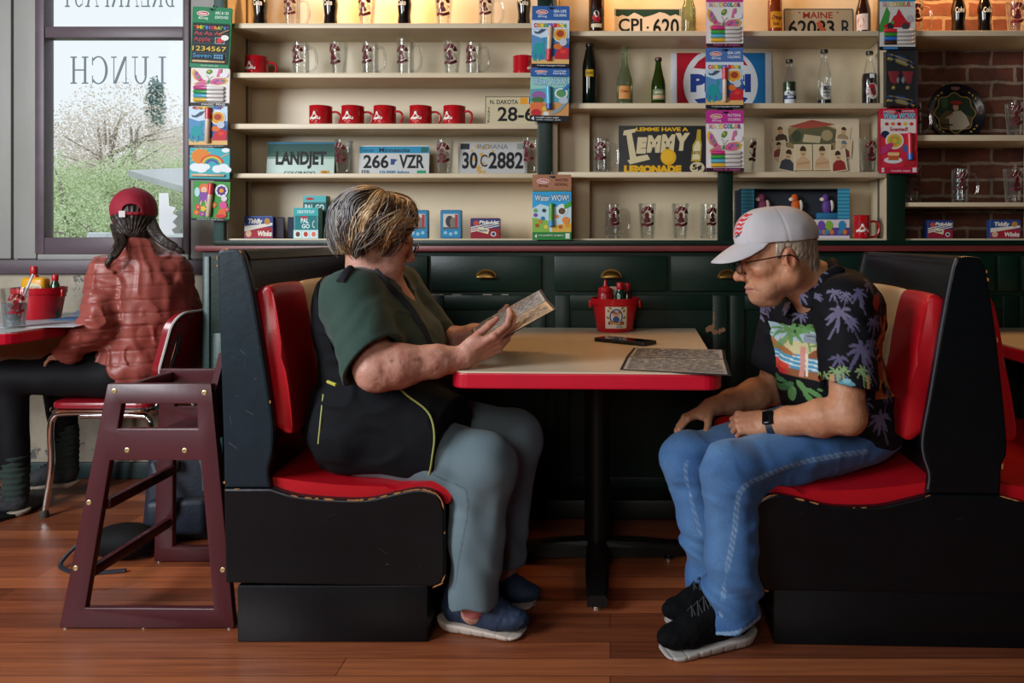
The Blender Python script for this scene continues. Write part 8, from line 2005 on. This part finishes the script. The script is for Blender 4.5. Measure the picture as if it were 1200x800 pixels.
# dark green tee
def tee():
    S1 = Sdf(); S1.ell(V3(-.735, .232, .85), V3(.155, .19, .175), RW, k=0); S1.ell(V3(-.655, .16, .80), V3(.115, .10, .10), RW, k=.06); S1.ell(V3(-.645, .31, .80), V3(.115, .10, .10), RW, k=.06)
    S1.ell(V3(-.69, .245, .66), V3(.195, .20, .17), RW, k=.07); S1.ell(V3(-.74, .25, .55), V3(.17, .2, .11), RW, k=.06); S1.cap(ws_n, ws_f, .07, k=.06)
    S1.cap(nbw+V3(-.02, 0, -.035), V3(-.735, .1, .955), .05, .06, k=.04); S1.cap(nbw+V3(-.02, 0, -.035), V3(-.70, .35, .955), .05, .06, k=.04); S1.ell(V3(-.80, .22, .93), V3(.085, .15, .10), RW, k=.05)
    S1.sleeve(ws_n, ws_n+(we_n-ws_n)*.88, .083, .089, k=.04, th=.008, dep=.06, cut=nrm(we_n-ws_n)*1.0+V3(.42, 0, .1)); S1.sleeve(ws_f, ws_f+(we_f-ws_f)*.85, .083, .086, k=.04, th=.008, dep=.06)
    S1.ell(V3(-.655, .235, 1.0), V3(.06, .055, .085), np.stack([nrm(V3(.8, .1, .6)), V3(0, 1, 0), nrm(V3(-.6, 0, .8))]), k=.012, op='s'); S1.cap(nbw+V3(.01, 0, .1), nbw+V3(.005, 0, -.02), .058, .058, k=.008, op='s'); S1.plane(nbw+V3(-.03, 0, .012), V3(-.3, 0, 1), .01)
    def disp(p):
        a = vnoise(p, (8, 8, 12), 41); b = vnoise(p, (17, 17, 24), 42); r = 1-np.abs(vnoise(p, (10, 10, 16), 43)); d = -.004*a-.0025*b-.006*np.clip(r-.72, 0, 1)*1.8
        t = np.linalg.norm(p-(ws_n+V3(.04, -.05, -.12)), axis=1); d += -.0035*np.sin((p[:, 0]*.9-p[:, 2]*.7)*95+2.5*a)*np.clip(1-t/.17, 0, 1); return d
    S1.disp = disp; S1.damp = .013; return S1
ST = tee(); v, q = ST.surf(.0034)
def tee_col(p):
    c = np.tile(LC('#1c382f'), (len(p), 1)); mixc(c, .3*vnoise(p, 30, 3), '#152a25'); return c
np_obj('tee_shirt', v, q, m_knit, wom, WO, tee_col)
# black sleeveless vest: back, strap and lower front, with yellow piping
m_blackf = mat('black_fleece', '#0d1015', .85, vcol=True, bump=(300, .12), spec=.2)
def vest():
    A = Sdf(); e = .007
    A.ell(V3(-.735, .232, .85), V3(.155+e, .19+e, .175+e), RW, k=0); A.ell(V3(-.69, .245, .66), V3(.195+e, .20+e, .17+e), RW, k=.07); A.ell(V3(-.80, .22, .93), V3(.085+e, .15+e, .10+e), RW, k=.05); A.cap(V3(-.745, .13, .955), V3(-.715, .36, .955), .073, .073, k=.06)
    A.plane(V3(-.785, .1, .8), V3(.93, 0, .36), .01); A.disp = lambda p: -.004*vnoise(p, (8, 8, 12), 41)-.006*np.clip(1-np.abs(vnoise(p, (10, 10, 16), 43))-.72, 0, 1)*1.8
    B = Sdf(); B.ell(V3(-.69, .245, .655), V3(.21, .212, .18), RW, k=0); B.ell(V3(-.615, .25, .66), V3(.185, .17, .10), RW, k=.06); B.ell(V3(-.75, .22, .555), V3(.17, .215, .125), RW, k=.06)
    B.plane(V3(-.69, .1, .705), V3(-.16, 0, 1), .02); B.plane(V3(-.45, .03, .60), V3(.5, -.2, -.8), .02); B.plane(V3(-.7, .2, .462), V3(0, 0, -1), .01)
    def disp(p):
        a = vnoise(p, (9, 9, 9), 51); r = 1-np.abs(vnoise(p, (9, 9, 13), 52)); return -.005*a-.011*np.clip(r-.68, 0, 1)*1.7
    B.disp = disp
    G = Sdf(); G.cap(V3(-.76, .165, .545), V3(-.46, .12, .525), .133, .124, k=0); G.cap(V3(-.72, .13, .63), V3(-.55, .1, .62), .11, .08, k=.06); G.plane(V3(-.492, 0, .5), V3(1, -.25, -.12), .006); G.plane(V3(-.5, 0, .447), V3(.05, 0, -1), .01); G.disp = disp
    S1 = Sdf(); S1.sub(G, V3(-.63, .14, .56), .32, .015); S1.sub(A, V3(-.74, .23, .8), .36, .01); S1.sub(B, V3(-.67, .2, .62), .36, .01)
    # strap over the near shoulder, running down the chest
    return S1
SV = vest(); SV.damp = .02; v, q = SV.surf(.0038)
ve = np_obj('vest', v, q, m_blackf, wom, WO, lambda p: np.tile(LC('#080a0f'), (len(p), 1)))
def on_surface(S_, pxs, lift=.004):
    out = []
    for a, b in pxs:
        h = hit(S_, a, b)
        if h is not None: out.append(h-nrm(h-V3(0, -CAM_D, CAM_H))*lift)
    return out
m_pipe = flat('#9aa05a', .5)
for pxs in (((470, 457), (478, 464), (488, 471), (497, 478), (504, 487), (508, 500), (509, 516), (507, 532), (505, 546), (503, 556)), ((379, 462), (377, 480), (375, 500), (373, 520), (371, 542))):
    pts = on_surface(SV, pxs)
    if len(pts) > 3: obj_tube('piping', smooth_path([tuple(p) for p in pts], 4), .0028, m_pipe, ve, WO, 6)
pts = on_surface(SV, ((384, 447), (389, 449), (394, 451)))
if len(pts) > 1: obj_tube('zip_tab', [tuple(p) for p in pts], .005, flat('#b5b04a', .4), ve, WO, 6)
# strap
sp_ = on_surface(ST, ((399, 330), (404, 322), (411, 315), (420, 311), (430, 308)), .003); sc = on_surface(ST, ((440, 318), (452, 332), (466, 346), (480, 362), (492, 380), (502, 400), (508, 418)), .003)
for pts in (sp_, sc):
    if len(pts) > 2:
        mb = MB(); mb.tube([Vector(p)-Vector(WO) for p in smooth_path([tuple(p) for p in pts], 4)], .0125, None, 8, flat=((0, 1, 0), .45)); mb.build('strap', mat('dark_navy_strap', '#10141d', .7), ve)
# grey-blue trousers
hn, kn2, an2 = V3(-.715, .165, .525), V3(-.362, .085, .462), V3(-.385, .05, .088)
hf, kf2, af2 = V3(-.69, .35, .525), V3(-.315, .32, .478), V3(-.325, .25, .105)
def trousers():
    S1 = Sdf(); S1.ell(V3(-.745, .255, .53), V3(.16, .20, .095), RW, k=0)
    for h, k_, a in ((hn, kn2, an2), (hf, kf2, af2)):
        S1.cap(h, k_, .112, .092, k=.05); S1.ell(k_+V3(0, 0, -.002), V3(.09, .088, .09), None, k=.03); m_ = k_*.5+a*.5+V3(-.012, .01, 0); S1.cap(k_, m_, .088, .078, k=.03); S1.sleeve(m_, a, .078, .062, k=.03, th=.008, dep=.04)
    def disp(p):
        a = vnoise(p, (8, 8, 10), 61); b = vnoise(p, (18, 18, 18), 62); d = -.004*a-.002*b; sh = np.clip((.43-p[:, 2])/.08, 0, 1); d += -.010*vnoise(p, (20, 20, 5), 63)*sh-.004*vnoise(p, (6, 18, 20), 64)*(1-sh)
        for k_, an_ in ((kn2, an2), (kf2, af2)):
            d += -.007*np.sin((p[:, 0]*1.0+p[:, 2]*.75)*70+2.5*a)*np.clip(1-np.linalg.norm(p-(an_+V3(0, 0, .07)), axis=1)/.14, 0, 1); d += -.005*np.sin((p[:, 0]*.9+p[:, 2])*85+2*a)*np.clip(1-np.linalg.norm(p-(k_+V3(-.08, -.05, -.05)), axis=1)/.10, 0, 1)
        return d
    S1.disp = disp; S1.damp = .018; return S1
STR = trousers(); v, q = STR.surf(.0038)
tseam = [h for h in (hit(STR, a, b) for a, b in ((508, 556), (520, 562), (536, 568), (546, 573), (549, 590), (546, 615), (541, 640), (536, 670), (532, 690))) if h is not None]
def tr_col(p):
    c = np.tile(LC('#5d7078'), (len(p), 1)); mixc(c, .3+.3*vnoise(p, 20, 3), '#50646d')
    if len(tseam) > 1: d = poly_d(p, tseam); mixc(c, (d < .0028)*.6, '#37474f')
    return c
np_obj('trousers', v, q, mat('grey_blue_stretch_cotton', '#5d7078', .75, vcol=True, bump=(400, .06), sheen=.1), wom, WO, tr_col)
m_shoe_n = mat('navy_knit_trainer', '#182a44', .75, bump=(500, .2)); m_sole_w = mat('cream_rubber', '#b9aca0', .55)
shoe(wom, WO, V3(-.495, .10, 0), V3(-.222, .028, 0), None, m_shoe_n, m_sole_w, 6, lacecol='#14213a'); shoe(wom, WO, V3(-.455, .265, 0), V3(-.205, .205, 0), None, m_shoe_n, m_sole_w, 7, lacecol='#14213a')
mb = MB(); mb.lathe([(.034, 0), (.036, .012), (.034, .024)], None, 16, Matrix.Translation(Vector(an2-WO)-Vector((0, 0, .03)))); mb.build('sock', flat('#a85f5c', .8), wom)
b_ = ww_f; mb = MB(); mb.lathe([(.0335, -.003), (.036, 0), (.0335, .003)], None, 20, Matrix.Translation(Vector(ww_f-nrm(ww_f-we_f)*.03-WO)) @ Vector(nrm(ww_f-we_f)).to_track_quat('Z', 'Y').to_matrix().to_4x4()); mb.build('bracelet', flat('#a3222c', .4), wom)
# the menu in her hands
uv = V3(.227, 0, .125); Bt = V3(W(642, .22), .22, Z(351, .22)); At = Bt-uv*1.02; vv = V3(W(652, .04), .04, Z(361.5, .04))-Bt; fv = V3(W(634, .42), .42, Z(338.5, .42))-Bt
NL, NR = At+vv, Bt+vv; FLc, FRc = At+fv, Bt+fv
mk_menu('menu', 'open black-edged menu held up in both hands by the reading woman', tuple(Vector(p) for p in (FLc, FRc, At, Bt, NL, NR)), '#c4a27c')

# ---- the woman in the red cap at the window table
CO_ = V3(-2.0, 1.12, 0)
fc, uc = yawpitch(117, 2); FC = Frame(V3(-2.012, 1.125, 1.196), fc, uc, .98)
yw = math.radians(128); RC = np.stack([V3(math.cos(yw), math.sin(yw), 0), V3(-math.sin(yw), math.cos(yw), 0), V3(0, 0, 1)])
nbc = V3(-1.99, 1.10, 1.07); ls, rs = V3(-2.072, 1.035, .985), V3(-1.868, 1.175, .985)
le, lw = V3(-2.06, .955, .775), V3(-2.165, .955, .672); re, rw = V3(-1.88, 1.30, .77), V3(-2.10, 1.31, .69)
def cap_body():
    S1 = Sdf(); head(S1, FC, nbc, False, .05, 0)
    S1.ell(V3(-1.97, 1.13, .90), V3(.09, .15, .2), RC, k=.04); S1.ell(V3(-1.98, 1.13, .62), V3(.11, .15, .15), RC, k=.05); S1.cap(ls, rs, .045, k=.04); S1.cap(nbc, V3(-1.98, 1.12, .98), .055, .08, k=.04)
    for a, b, c in ((ls, le, lw), (rs, re, rw)): S1.cap(a, b, .045, .038, k=.03); S1.cap(b, c, .038, .026, k=.02)
    hand(S1, lw, V3(-.85, .25, -.3), V3(-.3, -.2, .9), True, [(20, 25, 12)]*4, (25, 30, 10), .88, .026); hand(S1, rw, V3(-.95, -.1, -.2), V3(-.2, .1, .95), False, [(20, 25, 12)]*4, (25, 30, 10), .88, .026)
    S1.chain([V3(-2.0, 1.05, .55), V3(-2.42, .98, .55), V3(-2.42, 1.0, .12), V3(-2.41, 1.0, .07), V3(-2.50, .98, .05)], [.07, .045, .028, .028, .02], k=.02); S1.chain([V3(-2.0, 1.22, .55), V3(-2.40, 1.22, .55), V3(-2.36, 1.22, .17), V3(-2.36, 1.22, .11), V3(-2.45, 1.2, .09)], [.07, .045, .028, .028, .02], k=.02)
    S1.disp = lambda p: .001*vnoise(p, 50, 2); S1.damp = .002; return S1
v, q = cap_body().surf(.0036)
def cb_col(p):
    c = np.tile(LC('#c08f76'), (len(p), 1)); skin_head_col(c, p, FC, '#a4504c', '#3a2a1f'); return c
cw = np_obj('person', v, q, m_skin_w, None, CO_, cb_col, loc=CO_)
tag(cw, 'person in a red cap and rust quilted jacket seen from behind at the window table', 'person')
m_redcap = mat('red_cap_cotton', '#8c1428', .75, vcol=True, bump=(300, .08))
rc = cap_hat(cw, CO_, FC, m_redcap, lambda p: np.tile(LC('#93142b'), (len(p), 1)), 'cap', True, .075, .028, .0, True, hgt=.92)
T = Frame(FC(-.125, .034, .020), -FC.f+FC.l*.35, FC.u); mb = MB(); k = [T(0, -.012, -.012), T(0, .012, -.012), T(0, .012, .014), T(0, -.012, .014)]; mb.add([Vector(p)-Vector(CO_) for p in k]+[Vector(p-T.f*.004)-Vector(CO_) for p in k], [(0, 1, 2, 3), (7, 6, 5, 4), (0, 4, 5, 1), (1, 5, 6, 2), (2, 6, 7, 3), (3, 7, 4, 0)], flat('#c9c2c2')); mb.build('tag', None, rc)
# dark hair gathered in two braids
S1 = Sdf(); S1.ell(FC(-.014, 0, .022), V3(.104, .082, .095), FC.R, k=0); S1.ell(FC(-.055, 0, -.05), V3(.05, .07, .05), FC.R, k=.03); S1.plane(FC(.03, 0, 0), FC.f, .01); S1.plane(FC(0, 0, -.088), -FC.u, .02)
for y in (-1, 1): S1.ell(FC(-.008, y*.086, -.015), V3(.02, .02, .026), FC.R, k=.004, op='s')
S1.disp = lambda p: -.0022*np.sin(np.arctan2(FC.inv(p)[:, 1], -FC.inv(p)[:, 2]-.1)*46)+.002*vnoise(p, (120, 120, 50), 2); S1.damp = .004
v, q = S1.surf(.003)
def dk_col(p): c = np.tile(LC('#2a211c'), (len(p), 1)); mixc(c, .5*vnoise(p, (200, 200, 60), 3), '#4a3a2e'); return c
hr = np_obj('hair', v, q, m_hairm, cw, CO_, dk_col)
def braid(pts, name='braid'):
    P_ = [np.array(p) for p in smooth_path([tuple(p) for p in pts], 5)]; S1 = Sdf(); n = len(P_)
    for i in range(n-1):
        t = nrm(P_[i+1]-P_[i]); sd = nrm(np.cross(t, V3(.5, -.85, 0))); r = .0185*(1-.3*i/n)
        for e in (-1, 1): S1.cap(P_[i]+sd*e*r*.75-t*.006, P_[i]-sd*e*r*.15+t*.014, r*.62, r*.5, k=.002)
    S1.ell(P_[-1]+t*.012, V3(.012, .012, .024), np.stack([sd, np.cross(t, sd), t]), k=.003); S1.disp = lambda p: .0012*vnoise(p, 260, 4); v, q = S1.surf(.0026); b = np_obj(name, v, q, m_hairm, cw, CO_, dk_col)
    mb = MB(); mb.lathe([(.010, -.006), (.0115, 0), (.010, .006)], None, 12, Matrix.Translation(Vector(P_[-2]-CO_)) @ Vector(t).to_track_quat('Z', 'Y').to_matrix().to_4x4()); mb.build('hair_tie', flat('#1a1a1e'), b)
braid([PP(137, 264, 1.08), PP(139, 274, 1.03), PP(141, 284, .99), PP(136, 294, .965), PP(130, 303, .955)])
braid([PP(177, 262, 1.09), PP(182, 272, 1.07), PP(189, 280, 1.055), PP(198, 286, 1.06), PP(207, 291, 1.07)])
def jacket():
    S1 = Sdf(); S1.ell(V3(-1.955, 1.12, .90), V3(.115, .155, .18), RC, k=0); S1.ell(V3(-1.96, 1.125, .74), V3(.13, .17, .2), RC, k=.05); S1.ell(V3(-1.985, 1.12, .58), V3(.14, .18, .115), RC, k=.05); S1.cap(ls, rs, .056, k=.05); S1.cap(nbc+V3(.01, -.01, -.02), V3(-1.97, 1.12, .98), .062, .09, k=.04)
    S1.chain([FC(-.07, .035, -.085)+V3(0, 0, -.02), FC(-.085, 0, -.085)+V3(0, 0, -.03), FC(-.07, -.04, -.085)+V3(0, 0, -.025)], [.026]*3, k=.03)
    for a, b, c in ((ls, le, lw), (rs, re, rw)): S1.cap(a, b, .058, .058, k=.04); d = nrm(c-b); S1.sleeve(b, c+d*.03, .057, .042, k=.03, th=.008, dep=.03)
    S1.cap(nbc+V3(-.01, .02, .06), nbc, .052, .05, k=.006, op='s'); S1.plane(V3(-2., 1.1, .475), V3(-.1, 0, -1), .02)
    def disp(p):
        a = vnoise(p, (14, 14, 9), 71); b = vnoise(p, (30, 30, 22), 72); r = 1-np.abs(vnoise(p, (20, 20, 11), 73)); zz = p[:, 2]+.012*vnoise(p, 6, 5)+.10*(np.linalg.norm((p-V3(-1.98, 1.12, .8))[:, :2], axis=1))
        ql = np.abs(((zz/.052) % 1)-.5)*2
        dl, tl = seg_d(p, ls, le); d2, t2 = seg_d(p, le, lw); arm = np.minimum(dl, d2) < .085
        return .0032*np.clip(ql-.72, 0, 1)/.28-.0035*a-.0045*b-.011*np.clip(r-.62, 0, 1)*1.8-.0022*np.where(arm, np.sin(p[:, 2]*150+4*a), 0)
    S1.disp = disp; S1.damp = .022; return S1
v, q = jacket().surf(.004)
def jk_col(p):
    c = np.tile(LC('#94463c'), (len(p), 1)); zz = p[:, 2]+.012*vnoise(p, 6, 5)+.10*(np.linalg.norm((p-V3(-1.98, 1.12, .8))[:, :2], axis=1)); ql = np.abs(((zz/.052) % 1)-.5)*2; mixc(c, (ql > .95)*.5, '#5f2a26'); mixc(c, .25*vnoise(p, 16, 6), '#7d3a34'); return c
np_obj('jacket', v, q, m_puff, cw, CO_, jk_col)
def legs():
    S1 = Sdf(); S1.ell(V3(-2.02, 1.13, .55), V3(.13, .17, .095), RC, k=0)
    for h, k_, a in ((V3(-2.05, 1.04, .555), V3(-2.43, .985, .56), V3(-2.42, 1.0, .2)), (V3(-2.05, 1.22, .555), V3(-2.41, 1.22, .555), V3(-2.37, 1.22, .25))): S1.cap(h, k_, .088, .066, k=.04); S1.cap(k_, a, .064, .05, k=.03)
    S1.disp = lambda p: -.003*vnoise(p, 14, 81); S1.damp = .004; return S1
v, q = legs().surf(.0045); np_obj('leggings', v, q, mat('black_leggings', '#0d1016', .7, vcol=True, spec=.25), cw, CO_, lambda p: np.tile(LC('#080a0f'), (len(p), 1)))
S1 = Sdf(); S1.cap(V3(-2.42, 1.0, .24), V3(-2.415, 1.0, .075), .052, .044, k=0); S1.cap(V3(-2.37, 1.22, .29), V3(-2.362, 1.22, .115), .05, .044, k=.005); S1.disp = lambda p: .0015*np.sin(p[:, 2]*260)+.002*vnoise(p, 40, 3); S1.damp = .004
v, q = S1.surf(.004); np_obj('knit_sock', v, q, mat('dark_green_knit', '#1f2e29', .9, vcol=True), cw, CO_, lambda p: np.tile(LC('#22312c'), (len(p), 1)))
m_shoe_g = mat('dark_grey_clog', '#232427', .75); m_sole_t = mat('tan_rubber', '#8d7f70', .6)
shoe(cw, CO_, V3(-2.36, 1.0, 0), V3(-2.60, .97, 0), None, m_shoe_g, m_sole_t, 8, lacecol='#2a2b2e'); sh2 = shoe(cw, CO_, V3(-2.31, 1.22, 0), V3(-2.55, 1.19, 0), None, m_shoe_g, m_sole_t, 9, lacecol='#2a2b2e'); sh2.location = (0, 0, .045)
